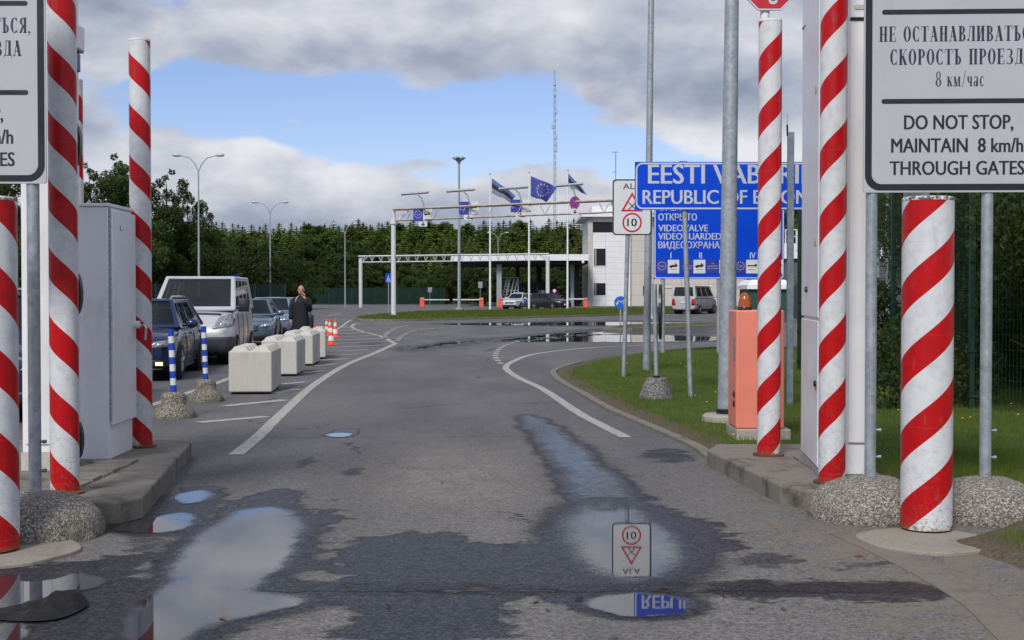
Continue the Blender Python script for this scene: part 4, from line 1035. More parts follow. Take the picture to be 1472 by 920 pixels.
# area sign with crossroads warning and speed limit 10
Yz = 24.2; s = Yz / F; xl_ = A(880.5, 300, Yz).x; z0 = A(880, 338, Yz).z; Wd = 56 * s; Hh = 80 * s
t = thing('area_sign', 'white area sign with crossroads triangle and speed limit 10 on a leaning pole', 'traffic sign', (xl_, Yz, 0))
MB().plate(rr(0, z0, Wd, z0 + Hh, .07, 8), -.012, .01).build('board', sign_white, t)
MB().ring(rr(.0, z0, Wd, z0 + Hh, .07, 8), rr(.022, z0 + .022, Wd - .022, z0 + Hh - .022, .055, 8), -.015, -.0122).build('border', text_black, t)
cx_ = Wd / 2; k = s
Zp = lambda py: z0 + (338 - py) * s
mb = MB()
tri = lambda c0, h_, y0: [(cx_ - h_ * .577, y0), (cx_ + h_ * .577, y0), (cx_, y0 + h_)]
a_, b_ = tri(0, 27.5 * s, Zp(304)), tri(0, 20 * s, Zp(304) + 2.5 * s)
mb.ring(a_, b_, -.015, -.0122); mb.ring(disc(cx_, Zp(320), 14 * s, 40), disc(cx_, Zp(320), 11.6 * s, 40), -.015, -.0122); mb.build('red_rings', sign_red, t)
mb = MB(); mb.text('ALA', cx_, Zp(272), 8 * s, -.0122, wid=26 * s, bold=.01); mb.text('10', cx_, Zp(325.3), 11 * s, -.0122, wid=13.5 * s, bold=.03)
zc = Zp(296.2)
for sg in (-1, 1):
    a_ = 4.9 * s; q = [(-a_ - s * .9 * 1, -a_), (-a_ + s * .9, -a_ - .0), (a_ + s * .9, a_), (a_ - s * .9, a_)]
    q = [(cx_ + sg * x_, zc + z_) for x_, z_ in q]; q = q if sg > 0 else q[::-1]
    mb.plate(q, -.015 - .0006 * (sg > 0), -.0122)
mb.build('lettering', text_black, t)
MB().tube([((897 - 880.5) * s, .03, 0), ((904.5 - 880.5) * s, .035, z0 + Hh * .9)], .04, 14).build('pole', galv, t, smooth=40)

# sign seen edge-on in a movable stone-chip foot
Yt = 19.4
t = thing('turned_sign', 'round sign turned edge-on, on a leaning pole in a stone-chip foot on the lawn', 'traffic sign', (A(943.5, 548, Yt).x, Yt, 0))
MB().lathe([(.27, .02), (.265, .05), (.17, .29), (.155, .335), (.13, .345), (.001, .347)], 28).build('concrete_base', M_aggregate('aggregate_grey', (.20, .19, .18), (.09, .085, .08), (.32, .31, .3), 60), t, smooth=40)
MB().tube([(.0, 0, .34), (-.03, 0, 1.72)], .034, 14).build('pole', galv, t, smooth=40)
MB().lathe([(.05, .345), (.05, .375), (.03, .38)], 14).build('collar', black_paint, t)
mb = MB(); mb.lathe([(.36, -.012), (.385, -.016), (.385, .02), (.36, .012), (.001, .012)], 36, axis='X'); p = mb.build('plate', black_paint, t, (.055, 0, 1.31), R(-9)); p.scale = (1, .8, 1.05)

# round blue keep-left/right sign on its small island
Yk = 60; bx = A(892, 470, Yk).x; s = Yk / F
t = thing('direction_sign', 'round blue sign with two white arrows on the small kerbed island', 'traffic sign', (bx, Yk, .1)); cz_ = A(892, 435, Yk).z - .1; r_ = 9.2 * s
MB().lathe([(r_, -.01), (r_, .01), (.001, .01)], 32, (0, 0, cz_), axis='Y').build('plate', M_plain('signal_blue', (.01, .12, .55), .4), t)
mb = MB()
for sg in (-1, 1):
    pth = [(sg * r_ * .06, -r_ * .0), (sg * r_ * .3, r_ * .30), (sg * r_ * .52, r_ * .02)]
    mb.tube([(a, -.02, cz_ + b_) for a, b_ in pth], r_ * .10, 6); 
    q = [(sg * r_ * .25, -r_ * .02), (sg * r_ * .8, -r_ * .04), (sg * r_ * .55, -r_ * .42)]; q = [(a, cz_ + b_) for a, b_ in q]; mb.plate(q if sg < 0 else q[::-1], -.03, -.012)
mb.build('arrow', letter_white, t)
MB().tube([(0, .03, 0), (0, .03, cz_)], .035, 10).build('pole', galv, t)

# ------------------------------------------------------------------ blue-and-white marker posts, concrete blocks, cones
def marker(label, px, py_base, r_, px_lean):
    c = G(px, py_base); t_ = thing('marker_post', label, 'marker post', (c.x, c.y, 0), 0, 'blue and white marker posts')
    MB().lathe([(r_ * .98, 0), (r_ * 1.0, .03), (r_ * .93, .09), (r_ * .66, .16), (r_ * .56, .19), (r_ * .57, .26), (r_ * .52, .30), (r_ * .3, .325), (.001, .33)], 48).build('concrete_base', agg_dark, t_, smooth=50); roughen(t_.children[0], .010, 9) if t_.children else None
    n_ = 8; zb = .325; zt_ = 1.13 if px < 270 else 1.10
    mbw = MB(); 
    MB().tube([(0, 0, .3), (px_lean * .98, 0, zt_ - .002)], .0375, 18).build('post', post_white, t_, smooth=40)
    for k in range(0, n_ + 1, 2):
        za = zb + (zt_ - zb) * (k - .0) / (n_ + 1); zb_ = zb + (zt_ - zb) * (k + 1) / (n_ + 1)
        f = lambda z_: px_lean * (z_ - .3) / (zt_ - .3)
        MB().tube([(f(za), 0, za), (f(zb_), 0, zb_)], .0395, 18).build('blue_band', post_blue, t_, smooth=40)
marker('blue and white marker post in stone-chip foot, closer to the electrical cabinet', 250, 600, .275, -.035)
marker('blue and white marker post in stone-chip foot, closer to the first concrete block', 296, 577, .255, -.03)
def block(label, fr, yaw, W_=.67, L_=1.5, H_b=.68):
    t_ = thing('concrete_block', label, 'concrete block', (fr[0], fr[1], 0), yaw, 'interlocking concrete blocks in a row')
    mb = MB(); mb.box((-W_, 0, .035), (0, L_, H_b)); mb.build('body', conc_pale, t_, bevel=.025, seg=3)
    mb = MB(); nx_ = 2; ny_ = 4; cw = W_ / nx_; cl = L_ / ny_
    for i in range(nx_):
        for j in range(ny_):
            x0 = -W_ + i * cw; y0 = j * cl; a = .025; b_ = .085
            mb.add([(x0 + a, y0 + a, H_b - .003), (x0 + cw - a, y0 + a, H_b - .003), (x0 + cw - a, y0 + cl - a, H_b - .003), (x0 + a, y0 + cl - a, H_b - .003),
                    (x0 + b_, y0 + b_, H_b + .07), (x0 + cw - b_, y0 + b_, H_b + .07), (x0 + cw - b_, y0 + cl - b_, H_b + .07), (x0 + b_, y0 + cl - b_, H_b + .07)],
                   [(4, 5, 6, 7), (0, 1, 5, 4), (1, 2, 6, 5), (2, 3, 7, 6), (3, 0, 4, 7)])
    mb.build('knobs', conc_pale, t_, bevel=.012)
    for y0 in (.1, L_ - .25): MB().box((-W_ + .03, y0, 0), (-.03, y0 + .12, .036)).build('bearer', dark_trim, t_)
for px, py, lab in ((391, 567, 'pale concrete block standing nearest, beside the marker posts'), (427, 541, 'pale concrete block standing second in the row from the marker posts'), (450, 526, 'pale concrete block standing third in the row, before the last one'), (468, 516, 'pale concrete block standing last in the row, right by the traffic cones')):
    c = G(px, py); block(lab, (c.x, c.y), R(4.5 + random.Random(px).uniform(-2.5, 2.5)))
def cone(label, px, py, h, gone=0):
    c = G(px, py); t_ = thing('traffic_cone', label, 'traffic cone', (c.x, c.y, 0), random.random(), 'traffic cones by the concrete blocks')
    k = h / .75; MB().box((-.19 * k, -.19 * k, 0), (.19 * k, .19 * k, .035 * k)).build('foot', cone_orange, t_, bevel=.012)
    rad = lambda z_: (.135 - .105 * z_ / .75) * k
    for z0, z1, mt, nm in ((.035, .16, cone_orange, 'body'), (.16, .33, cone_white, 'white_band'), (.33, .46, cone_orange, 'body'), (.46, .60, cone_white, 'white_band'), (.60, .75, cone_orange, 'tip')):
        MB().lathe([(rad(z0), z0 * k), (rad(z1), z1 * k)], 18).build(nm, mt, t_, smooth=40)
random.seed(3)
cone('orange and white cone standing tallest of the cluster, on the hatched paint', 482, 485, .66)
cone('orange and white cone standing nearest, just past the last concrete block', 476, 496, .64)
cone('orange and white cone behind, on the side of the cluster towards the man', 469.5, 479, .58)
cone('orange and white cone in the middle of the cluster, behind the nearest one', 474, 481, .58)
cone('orange cone whose tip alone shows above the concrete blocks', 452, 492, .58)

# torn black rubber sheet lying in the puddle at the road edge
rg = random.Random(4); n_ = 30; mb = MB(); c = G(58, 880); vs = []; rings = 7
for j in range(rings + 1):
    for k in range(n_):
        q = 2 * math.pi * k / n_; rr_ = j / rings
        ex = .22 * (1 + .13 * math.sin(2 * q + .6) + .05 * math.sin(5 * q)); ey = .21 * (1 + .10 * math.sin(3 * q))
        zz = .022 + (.015 * math.sin(6.0 * rr_ + 2.2 * math.cos(q * 2)) + .085 * max(0, math.cos(q - .3)) ** 4 * math.sin(min(1, rr_ * 1.1) * math.pi * .9) + rg.uniform(-.003, .003)) * min(1, rr_ * 3)
        vs.append((ex * rr_ * math.cos(q), ey * rr_ * math.sin(q), max(.008, zz) if j < rings else .010))
fs = [(j * n_ + k, j * n_ + (k + 1) % n_, (j + 1) * n_ + (k + 1) % n_, (j + 1) * n_ + k) for j in range(rings) for k in range(n_)]
mb.add(vs, fs); o = mb.build('rubber_sheet', M_plain('wet_rubber', (.012, .012, .013), .55, var=.4, scale=22, bump=.8, bscale=26, spec=.25), None, (c.x, c.y, .0), .5, smooth=180)
tag(o, 'torn black rubber flap lying in the puddle at the road edge', 'rubber flap')

# pebbles and crumbs of asphalt washed to the edges, and a few fallen leaves
rg = random.Random(8); mb = MB()
spots = []
for k in range(300):
    u_ = rg.random()
    if u_ < .45: y_ = rg.uniform(5.8, 12); x_ = 2.05 - .10 * (y_ - 9.5) * (y_ > 9.5) * 1.6 + rg.gauss(-.08, .22)
    elif u_ < .7: y_ = rg.uniform(6.2, 12.5); x_ = -2.60 - .12 * (y_ - 9.3) + abs(rg.gauss(0, .10))
    elif u_ < .85: y_ = 7.05 + rg.gauss(0, .12); x_ = rg.uniform(-1.2, 2.4)
    else: y_ = rg.uniform(6, 16); x_ = rg.uniform(-2.2, 1.8)
    spots.append((x_, y_))
for x_, y_ in spots:
    r_ = rg.uniform(.003, .008); o_ = len(mb.v); q = rg.uniform(0, 6)
    mb.add([(x_ + r_ * math.cos(q + k) * rg.uniform(.7, 1.2), y_ + r_ * math.sin(q + k) * rg.uniform(.7, 1.2), .001) for k in (0, 1.3, 2.5, 3.8, 5.0)] + [(x_, y_, r_ * 1.1)], [(k, (k + 1) % 5, 5) for k in range(5)])
o = mb.build('pebbles', M_plain('pebble', (.10, .09, .08), .9, var=.5, scale=30)); struct(o, 'stuff')
mb = MB()
for px, py in ((770, 866), (787, 878), (832, 861), (635, 694), (1000, 878), (1040, 858), (1080, 875), (1126, 876), (560, 872), (690, 676), (744, 668), (955, 845), (320, 890), (1235, 800)):
    c = G(px, py, .003); l = rg.uniform(.02, .04); q = rg.uniform(0, 6.28); a = Vector((math.cos(q), math.sin(q), 0)); b_ = Vector((-a.y, a.x, 0))
    mb.add([c - a * l, c + b_ * l * .5 + Vector((0, 0, .012)), c + a * l + Vector((0, 0, .006)), c - b_ * l * .45 + Vector((0, 0, .004)), c + Vector((0, 0, .002))], [(0, 4, 1), (1, 4, 2), (2, 4, 3), (3, 4, 0)])
o = mb.build('fallen_leaves', M_plain('dead_leaf', (.16, .055, .03), .8, var=.5, scale=20)); struct(o, 'stuff')
from mathutils.bvhtree import BVHTree
# ------------------------------------------------------------------ vehicles
def bil(c, u_, v_):
    bl, br, tr, tl = c
    return bl * (1 - u_) * (1 - v_) + br * u_ * (1 - v_) + tr * u_ * v_ + tl * (1 - u_) * v_
def pane(c, uv, name, mat, parent, t0=-.012, t1=.007):
    n_ = (c[1] - c[0]).cross(c[3] - c[0]).normalized(); mb = MB()
    pts = [bil(c, a, b_) for a, b_ in uv]; k = len(pts)
    mb.add([p + n_ * t1 for p in pts] + [p + n_ * t0 for p in pts], [tuple(range(k)), tuple(range(2 * k - 1, k - 1, -1))] + [(i, i + k, (i + 1) % k + k, (i + 1) % k) for i in range(k)])
    return mb.build(name, mat, parent)
def rquad(u0, u1, v0, v1, cu=.05, cv=.08, su=0.0):
    """window outline with clipped corners; su slants the front edge"""
    return [(u0 + cu, v0), (u1 - cu, v0), (u1, v0 + cv), (u1 - su, v1 - cv), (u1 - su - cu, v1), (u0 + cu, v1), (u0, v1 - cv), (u0, v0 + cv)]
def make_wheel(parent, x_, y_, r_, w_, side, rimm=None, spokes=5):
    wl = bpy.data.objects.new('wheel', None); COL.objects.link(wl); wl.parent = parent; wl.location = (x_, y_, r_)
    mb = MB(); mb.lathe([(r_ * .66, -w_ / 2), (r_ * .93, -w_ / 2), (r_, -w_ * .32), (r_, w_ * .32), (r_ * .93, w_ / 2), (r_ * .66, w_ / 2)], 28, axis='Y'); mb.build('tyre', black_tyre, wl, smooth=40)
    mb = MB(); o_ = side * w_ * .40
    mb.lathe([(r_ * .67, o_ - side * .03), (r_ * .67, o_ + side * .015), (r_ * .60, o_ + side * .012), (r_ * .58, o_ - side * .05), (.001, o_ - side * .06)], 28, axis='Y', mi=1)
    for k in range(spokes):
        q = 2 * math.pi * k / spokes + .3; a = Vector((math.cos(q), 0, math.sin(q)))
        mb.tube([a * r_ * .08 + Vector((0, o_, 0)), a * r_ * .62 + Vector((0, o_ + side * .004, 0))], [r_ * .11, r_ * .085], 6)
    mb.lathe([(r_ * .14, o_ - .02), (r_ * .14, o_ + side * .02), (.001, o_ + side * .022)], 14, axis='Y')
    mb.lathe([(r_ * .665, o_ + side * .016), (r_ * .60, o_ + side * .020), (r_ * .60, o_ - side * .01)], 28, axis='Y')
    mb.build('rim', [rimm or alloy, dark_trim], wl, smooth=40)
    return wl
def car(name, label, cat, loc, yaw, paint, L, Wd, H, wb, fo, rw, hood, belt, gh, st=None, sidewin=((.03, .30), (.34, .64), (.67, .90)), group=None, bumper=None, fog=False, rails=False, glass=None, door_paint=None, rear=False, lampsz=(.24, .17, .085), lampz=None, police=False, rimm=None, taper=.8):
    t = thing(name, label, cat, loc, yaw, group); hw = Wd / 2; glass = glass or car_glass
    f, r_ = L / 2, -L / 2; zb = rw * .62; xbf, xbr, xrf, xrr, wbt, wrf = gh
    if st is None:
        st = [(f - .0, zb + .10, hood - .20, hw * .62), (f - .05, zb + .02, hood - .12, hw * .80), (f - .28, zb, hood - .05, hw * .95), (f - .75, zb, hood, hw), (xbf, zb, belt - .01, hw), (0, zb, belt, hw), (xbr + .4, zb, belt + .02, hw * .99), (r_ + .35, zb + .02, belt + .01, hw * .96), (r_ + .07, zb + .06, belt - .04, hw * .86), (r_, zb + .12, belt - .12, hw * .70)]
    vs = []; fs = []
    for (x_, a, b_, h_) in st:
        d_ = b_ - a
        half = [(0, a), (.82 * h_, a), (.97 * h_, a + .10 * d_), (h_, a + .42 * d_), (h_ * .985, a + .70 * d_), (h_ * .95, a + .90 * d_), (h_ * taper, b_), (0, b_ + .03)]
        ring_ = half + [(-p, q) for p, q in half[-2:0:-1]]
        vs += [(x_, p, q) for p, q in ring_]
    n_ = 14
    for i in range(len(st) - 1):
        for k in range(n_): fs.append((i * n_ + k, i * n_ + (k + 1) % n_, (i + 1) * n_ + (k + 1) % n_, (i + 1) * n_ + k))
    fs.append(tuple(range(n_))); fs.append(tuple((len(st) - 1) * n_ + k for k in range(n_ - 1, -1, -1)))
    mb = MB(); mb.add(vs, fs); body = mb.build('body', paint, t, smooth=180, sub=2)
    # cabin
    B = [Vector((xbf, -wbt, belt - .03)), Vector((xbr, -wbt, belt - .03)), Vector((xbr, wbt, belt - .03)), Vector((xbf, wbt, belt - .03))]
    Tt = [Vector((xrf, -wrf, H - .03)), Vector((xrr, -wrf, H - .03)), Vector((xrr, wrf, H - .03)), Vector((xrf, wrf, H - .03))]
    mid = [(a + b_) / 2 for a, b_ in ((Tt[0], Tt[1]), (Tt[3], Tt[2]))]
    mb = MB(); zt1 = H - .03
    mb.add([q + Vector((0, 0, -.035)) for q in Tt] + Tt, [(3, 2, 1, 0), (4, 5, 6, 7), (0, 1, 5, 4), (1, 2, 6, 5), (2, 3, 7, 6), (3, 0, 4, 7)])
    mb.build('roof', paint, t, smooth=50, bevel=.015)
    mb = MB(); mb.lathe([(1, 0), (.96, .012), (.8, .026), (.4, .035), (.001, .036)], 32, ell=1.0)
    mb.v = [((xrf + xrr) / 2 + q[0] * (xrf - xrr) / 2 * .97, q[1] * wrf * .96, H - .034 + q[2]) for q in mb.v]; mb.build('roof_skin', paint, t, smooth=180)
    front = (B[3], B[0], Tt[0], Tt[3]); back = (B[1], B[2], Tt[2], Tt[1]); rgt = (B[1], B[0], Tt[0], Tt[1]); lft = (B[3], B[2], Tt[2], Tt[3])
    def rect(u0, u1, v0, v1): return [(u0, v0), (u1, v0), (u1, v1), (u0, v1)]
    def frame(c, wins, v0, v1):
        us = [0.0]
        for a_, b2 in sorted(wins): us += [a_, b2]
        us.append(1.0); mbf = MB(); n_ = (c[1] - c[0]).cross(c[3] - c[0]).normalized()
        rs = [rect(0, 1, 0, v0), rect(0, 1, v1, 1)] + [rect(us[i], us[i + 1], v0, v1) for i in range(0, len(us), 2) if us[i + 1] - us[i] > .002]
        for uv in rs:
            pts = [bil(c, a_, b2) for a_, b2 in uv]
            mbf.add([q + n_ * .004 for q in pts] + [q - n_ * .03 for q in pts], [(0, 1, 2, 3), (7, 6, 5, 4), (0, 4, 5, 1), (1, 5, 6, 2), (2, 6, 7, 3), (3, 7, 4, 0)])
        return mbf.build('window_frame', paint, t)
    frame(front, [(.045, .955)], .09, .93); frame(back, [(.08, .92)], .16, .90)
    pane(front, rect(.047, .953, .093, .927), 'windscreen', glass, t, -.012, .0)
    pane(back, rect(.082, .918, .163, .897), 'rear_window', glass, t, -.012, .0)
    for c, ws in ((rgt, [(1 - b_, 1 - a) for a, b_ in sidewin]), (lft, list(sidewin))):
        frame(c, ws, .14, .90)
        for a, b_ in ws: pane(c, rect(a + .002, b_ - .002, .143, .897), 'side_window', glass, t, -.012, .0)
    for i in range(4): MB().tube([B[i] + (Tt[i] - B[i]) * .02, Tt[i] + Vector((0, 0, -.02))], [.036, .03], 8).build('pillar', paint, t, smooth=60)
    for i, j in ((0, 1), (3, 2)): MB().tube([Tt[i] + Vector((0, 0, -.012)), Tt[j] + Vector((0, 0, -.012))], .03, 8).build('roof_edge', paint, t, smooth=60)
    # cabin floor, dashboard, seats and wheel behind the glass
    MB().slab([(xbf - .06, -wbt + .05), (xbf - .06, wbt - .05), (xbr + .06, wbt - .05), (xbr + .06, -wbt + .05)], belt + .032, belt + .045).build('cabin_floor', cabin, t)
    MB().box((xbf - .62, -wbt + .12, belt + .04), (xbf - .22, wbt - .12, belt + .075)).build('dashboard', cabin, t, bevel=.02)
    xs0 = xrf - .25; hs = min(.42, (H - belt) * .62)
    for row in range(1 if L < 4.0 else 2):
        for sd in (-1, 1):
            x0 = xs0 - row * .95
            if x0 < xbr + .3: continue
            MB().box((x0 - .10, sd * .38 - .22, belt + .04), (x0 + .02, sd * .38 + .22, belt + hs * .62)).build('seat', seat_cloth, t, bevel=.03)
            MB().box((x0 - .08, sd * .38 - .12, belt + hs * .70), (x0, sd * .38 + .12, belt + hs)).build('headrest', seat_cloth, t, bevel=.025)
    mb = MB(); pw = [(xbf - .72 + .05 * math.sin(q), .38 + .17 * math.cos(q), belt + .06 + .15 * math.sin(q)) for q in np.linspace(0, 2 * math.pi, 18)]; mb.tube(pw, .014, 6); mb.build('steering_wheel', dark_trim, t, smooth=60)
    # wheels in dark arches
    xf = f - fo; xr_ = xf - wb; tw = .2
    for x_ in (xf, xr_):
        for sd in (-1, 1):
            y0 = sd * hw * .55; y1 = sd * (hw * .985); mb = MB()
            mb.lathe([(rw * 1.16, min(y0, y1)), (rw * 1.16, max(y0, y1))], 28, (x_, 0, rw * 1.02), axis='Y'); mb.build('wheel_arch', dark_trim, t, smooth=40)
    for x_ in (xf, xr_):
        for sd in (-1, 1): make_wheel(t, x_, sd * (hw - tw * .42), rw, tw, sd, rimm)
    mb = MB(); mb.box((xr_, -hw * .9, zb - .03), (xf, hw * .9, zb + .08)); mb.build('underbody', dark_trim, t)
    # everything on the skin of the body follows its surface
    dg = bpy.context.evaluated_depsgraph_get(); bvh = BVHTree.FromObject(body, dg)
    def skin(axis, quad, nm, mt, parent=t, nu=8, nv=4, off=.008):
        ax = {'F': (Vector((-1, 0, 0)), lambda a, b2: Vector((9, a, b2))), 'B': (Vector((1, 0, 0)), lambda a, b2: Vector((-9, a, b2))), 'L': (Vector((0, -1, 0)), lambda a, b2: Vector((a, 9, b2))), 'R': (Vector((0, 1, 0)), lambda a, b2: Vector((a, -9, b2))), 'T': (Vector((0, 0, -1)), lambda a, b2: Vector((a, b2, 9)))}[axis]
        q = [Vector((*c, 0)) for c in quad]; mb = MB(); pts = []
        for j in range(nv + 1):
            for i in range(nu + 1):
                c = bil(q, i / nu, j / nv); h_ = bvh.ray_cast(ax[1](c.x, c.y), ax[0]); pts.append(None if h_[0] is None else h_[0] + h_[1] * off)
        ids = {}
        for k_, pnt in enumerate(pts):
            if pnt is not None: ids[k_] = len(mb.v); mb.v.append(tuple(pnt))
        for j in range(nv):
            for i in range(nu):
                f4 = [j * (nu + 1) + i, j * (nu + 1) + i + 1, (j + 1) * (nu + 1) + i + 1, (j + 1) * (nu + 1) + i]
                if all(k_ in ids for k_ in f4) and max((pts[a_] - pts[b2]).length for a_ in f4 for b2 in f4) < .6: mb.f.append(tuple(ids[k_] for k_ in f4)); mb.mi.append(0)
        o = mb.build(nm, mt, parent, smooth=180); so = o.modifiers.new('thick', 'SOLIDIFY'); so.thickness = .014; so.offset = 0
        return o
    lz = lampz or (zb + (hood - zb) * .66); zg = zb + (hood - zb) * .50
    lh = lampsz[2]
    for sd in (-1, 1):
        lamp = skin('F', [(sd * hw * .50, lz - lh * .75), (sd * hw * .99, lz - lh * .35), (sd * hw * .99, lz + lh * 1.05), (sd * hw * .62, lz + lh * .55)], 'headlight', lens, nu=10, nv=5, off=.012)
        skin('F', [(sd * hw * .66, lz - lh * .3), (sd * hw * .80, lz - lh * .25), (sd * hw * .80, lz + lh * .4), (sd * hw * .68, lz + lh * .3)], 'reflector', chrome, lamp, 4, 3, .018)
        skin('B', [(sd * hw * .62, belt - .30 - (.25 if rear else 0)), (sd * hw * .985, belt - .30 - (.25 if rear else 0)), (sd * hw * .985, belt - .08), (sd * hw * .70, belt - .08)], 'tail_light', red_lens)
        mb = MB(); mb.ball((xbf - .18, sd * (hw + .10), belt + .06), (.075, .12, .085), 0, 12, 8) if bumper is None else mb.lathe([(.04, -.06), (.85, -.05), (1, -.02), (1, .04), (.9, .06), (.01, .065)], 4, (0, 0, 0), axis='X')
        if bumper: mb.v = [(q[0] + xbf - .22, (q[1] * .7071 - q[2] * .7071) * .17 + sd * (hw + .13), (q[1] * .7071 + q[2] * .7071) * .22 + belt + .10) for q in mb.v]
        mb.tube([(xbf - .2, sd * (hw - .08), belt + .02), (xbf - .18, sd * (hw + .06), belt + .05)], .03, 8); mb.build('mirror', paint if bumper is None else dark_trim, t, smooth=60)
        S_ = 'L' if sd > 0 else 'R'
        for hx in (xbf * .35 + xbr * .1, xbr * .55): skin(S_, [(hx - .2, belt - .15), (hx, belt - .16), (hx, belt - .12), (hx - .2, belt - .11)], 'door_handle', paint, nu=3, nv=1, off=.022)
        for hx in (xbf * .72, xbf * .72 - 1.05, xbf * .72 - 2.0): skin(S_, [(hx - .008, zb + .14), (hx + .008, zb + .14), (hx + .008, belt - .05), (hx - .008, belt - .05)], 'door_gap', dark_trim, nu=1, nv=8, off=.003)
        skin(S_, [(xr_ + rw * 1.2, zb + .015), (xf - rw * 1.2, zb + .015), (xf - rw * 1.2, zb + .09), (xr_ + rw * 1.2, zb + .09)], 'sill', dark_trim, nu=6, nv=2)
    if not bumper:
        skin('F', [(-hw * .44, zg - .05), (hw * .44, zg - .05), (hw * .47, zg + .085), (-hw * .47, zg + .085)], 'grille', dark_trim)
        for dz in (.03, -.015): skin('F', [(-hw * .44, zg + dz), (hw * .44, zg + dz), (hw * .44, zg + dz + .014), (-hw * .44, zg + dz + .014)], 'grille_bar', chrome, nv=1, off=.016)
        skin('F', [(-hw * .80, zb + .055), (hw * .80, zb + .055), (hw * .74, zb + .19), (-hw * .74, zb + .19)], 'lower_grille', dark_trim, nu=14)
        skin('F', [(-.26, zg - .16), (.26, zg - .16), (.26, zg - .06), (-.26, zg - .06)], 'number_plate', plate_white, nu=4, nv=2, off=.018)
    else:
        skin('F', [(-hw * .992, zb + .02), (hw * .992, zb + .02), (hw * .992, zb + .42), (-hw * .992, zb + .42)], 'bumper', bumper, nu=24, nv=8, off=.03)
        for sd in (-1, 1): skin('L' if sd > 0 else 'R', [(xf + rw * 1.17, zb + .02), (f - .22, zb + .02), (f - .22, zb + .42), (xf + rw * 1.17, zb + .42)], 'bumper', bumper, nu=8, nv=8, off=.03)
        skin('F', [(-.30, zb + .50), (.30, zb + .50), (.34, zb + .60), (-.34, zb + .60)], 'grille', dark_trim)
        skin('F', [(-hw * .55, zb + .08), (hw * .55, zb + .08), (hw * .5, zb + .16), (-hw * .5, zb + .16)], 'lower_grille', dark_trim, nu=12, off=.045)
        skin('T', [(xbf + .10, -hw * .52), (xbf + .10, hw * .66), (xbf + .17, hw * .64), (xbf + .17, -hw * .50)], 'air_vent', dark_trim, nu=12, nv=1)
        skin('F', [(-.26, zb + .22), (.26, zb + .22), (.26, zb + .33), (-.26, zb + .33)], 'number_plate', plate_white, nu=4, nv=2, off=.045)
    skin('B', [(-.26, belt - .40), (.26, belt - .40), (.26, belt - .29), (-.26, belt - .29)], 'number_plate', plate_white, nu=4, nv=2, off=.014)
    if fog:
        for sd in (-1, 1): skin('F', [(sd * hw * .64, zb + .10), (sd * hw * .76, zb + .10), (sd * hw * .76, zb + .155), (sd * hw * .64, zb + .155)], 'fog_lamp', fog_on if sd > 0 else lens, nu=4, nv=3, off=.02)
        skin('F', [(-hw * .86, zb + .025), (hw * .86, zb + .025), (hw * .86, zb + .045), (-hw * .86, zb + .045)], 'lower_trim', chrome, nu=14, nv=1, off=.016)
    if rails:
        for sd in (-1, 1):
            mb = MB(); mb.tube([(xrf - .05, sd * wrf * .92, H - .02), (xrf - .18, sd * wrf * .94, H + .045), (xrr + .25, sd * wrf * .94, H + .045), (xrr + .1, sd * wrf * .92, H - .02)], .018, 8); mb.build('roof_rail', chrome, t, smooth=60)
    if police:
        pb_ = M_plain('police_blue', (.01, .06, .38), .3)
        for S_ in 'LR': skin(S_, [(-1.1, zb + .14), (.80, zb + .14), (.70, belt - .06), (-1.1, belt - .06)], 'blue_door_panel', pb_, nu=10, nv=6)
        mb = MB(); mb.box((-.2, -.5, H + .005), (.05, .5, H + .09)); mb.build('light_bar', M_plain('light_bar', (.35, .42, .55), .15), t, bevel=.02)
        skin('T', [(xbf + .12, -.55), (f - .55, -.5), (f - .55, .5), (xbf + .12, .55)], 'bonnet_panel', M_plain('police_blue_light', (.06, .2, .55), .3), nu=8, nv=8)
    return t
QG = 'vehicles queueing towards the gates'
blue_car = carpaint('dark_blue_paint', (.008, .026, .085)); black_car = carpaint('graphite_paint', (.016, .016, .022)); silver = carpaint('silver_paint', (.56, .58, .61), .34, .3)
bluegrey = carpaint('blue_grey_paint', (.11, .16, .22), .28, .5); lightblue = carpaint('light_blue_paint', (.22, .30, .41), .28, .5); white_car = carpaint('white_car_paint', (.68, .69, .70)); dark_car = carpaint('dark_plum_paint', (.022, .018, .024)); white_van = carpaint('silver_white_paint', (.50, .51, .53), .3, .3)
car('parked_estate_car', 'dark blue estate car with roof rails and a lit lamp, ahead of the silver van', 'car', (-7.15, 25.75, 0), R(-84.4), blue_car, 4.77, 1.83, 1.47, 2.71, .90, .325, .90, .95, (1.02, -2.2, .28, -1.85, .80, .56), sidewin=((.015, .16), (.19, .47), (.50, .80)), group=QG, fog=True, rails=True)
car('parked_estate_car', 'dark blue car at the photo edge, glimpsed between thick bollard and sign pole', 'car', (-6.62, 18.2, 0), R(-84.4), carpaint('night_blue_paint', (.010, .022, .06)), 4.7, 1.83, 1.60, 2.7, .90, .33, .98, 1.05, (1.0, -2.15, .35, -1.9, .80, .60), sidewin=((.03, .26), (.29, .57), (.60, .88)), group=QG, rails=True)
Lv = 4.78; fv = Lv / 2
st_van = [(fv, .36, .70, .62), (fv - .07, .25, .84, .80), (fv - .30, .22, 1.02, .90), (fv - .70, .22, 1.20, .93), (fv - 1.1, .22, 1.26, .935), (0, .22, 1.24, .935), (-1.6, .22, 1.24, .935), (-fv + .2, .24, 1.24, .925), (-fv + .03, .28, 1.2, .88), (-fv, .34, 1.1, .80)]
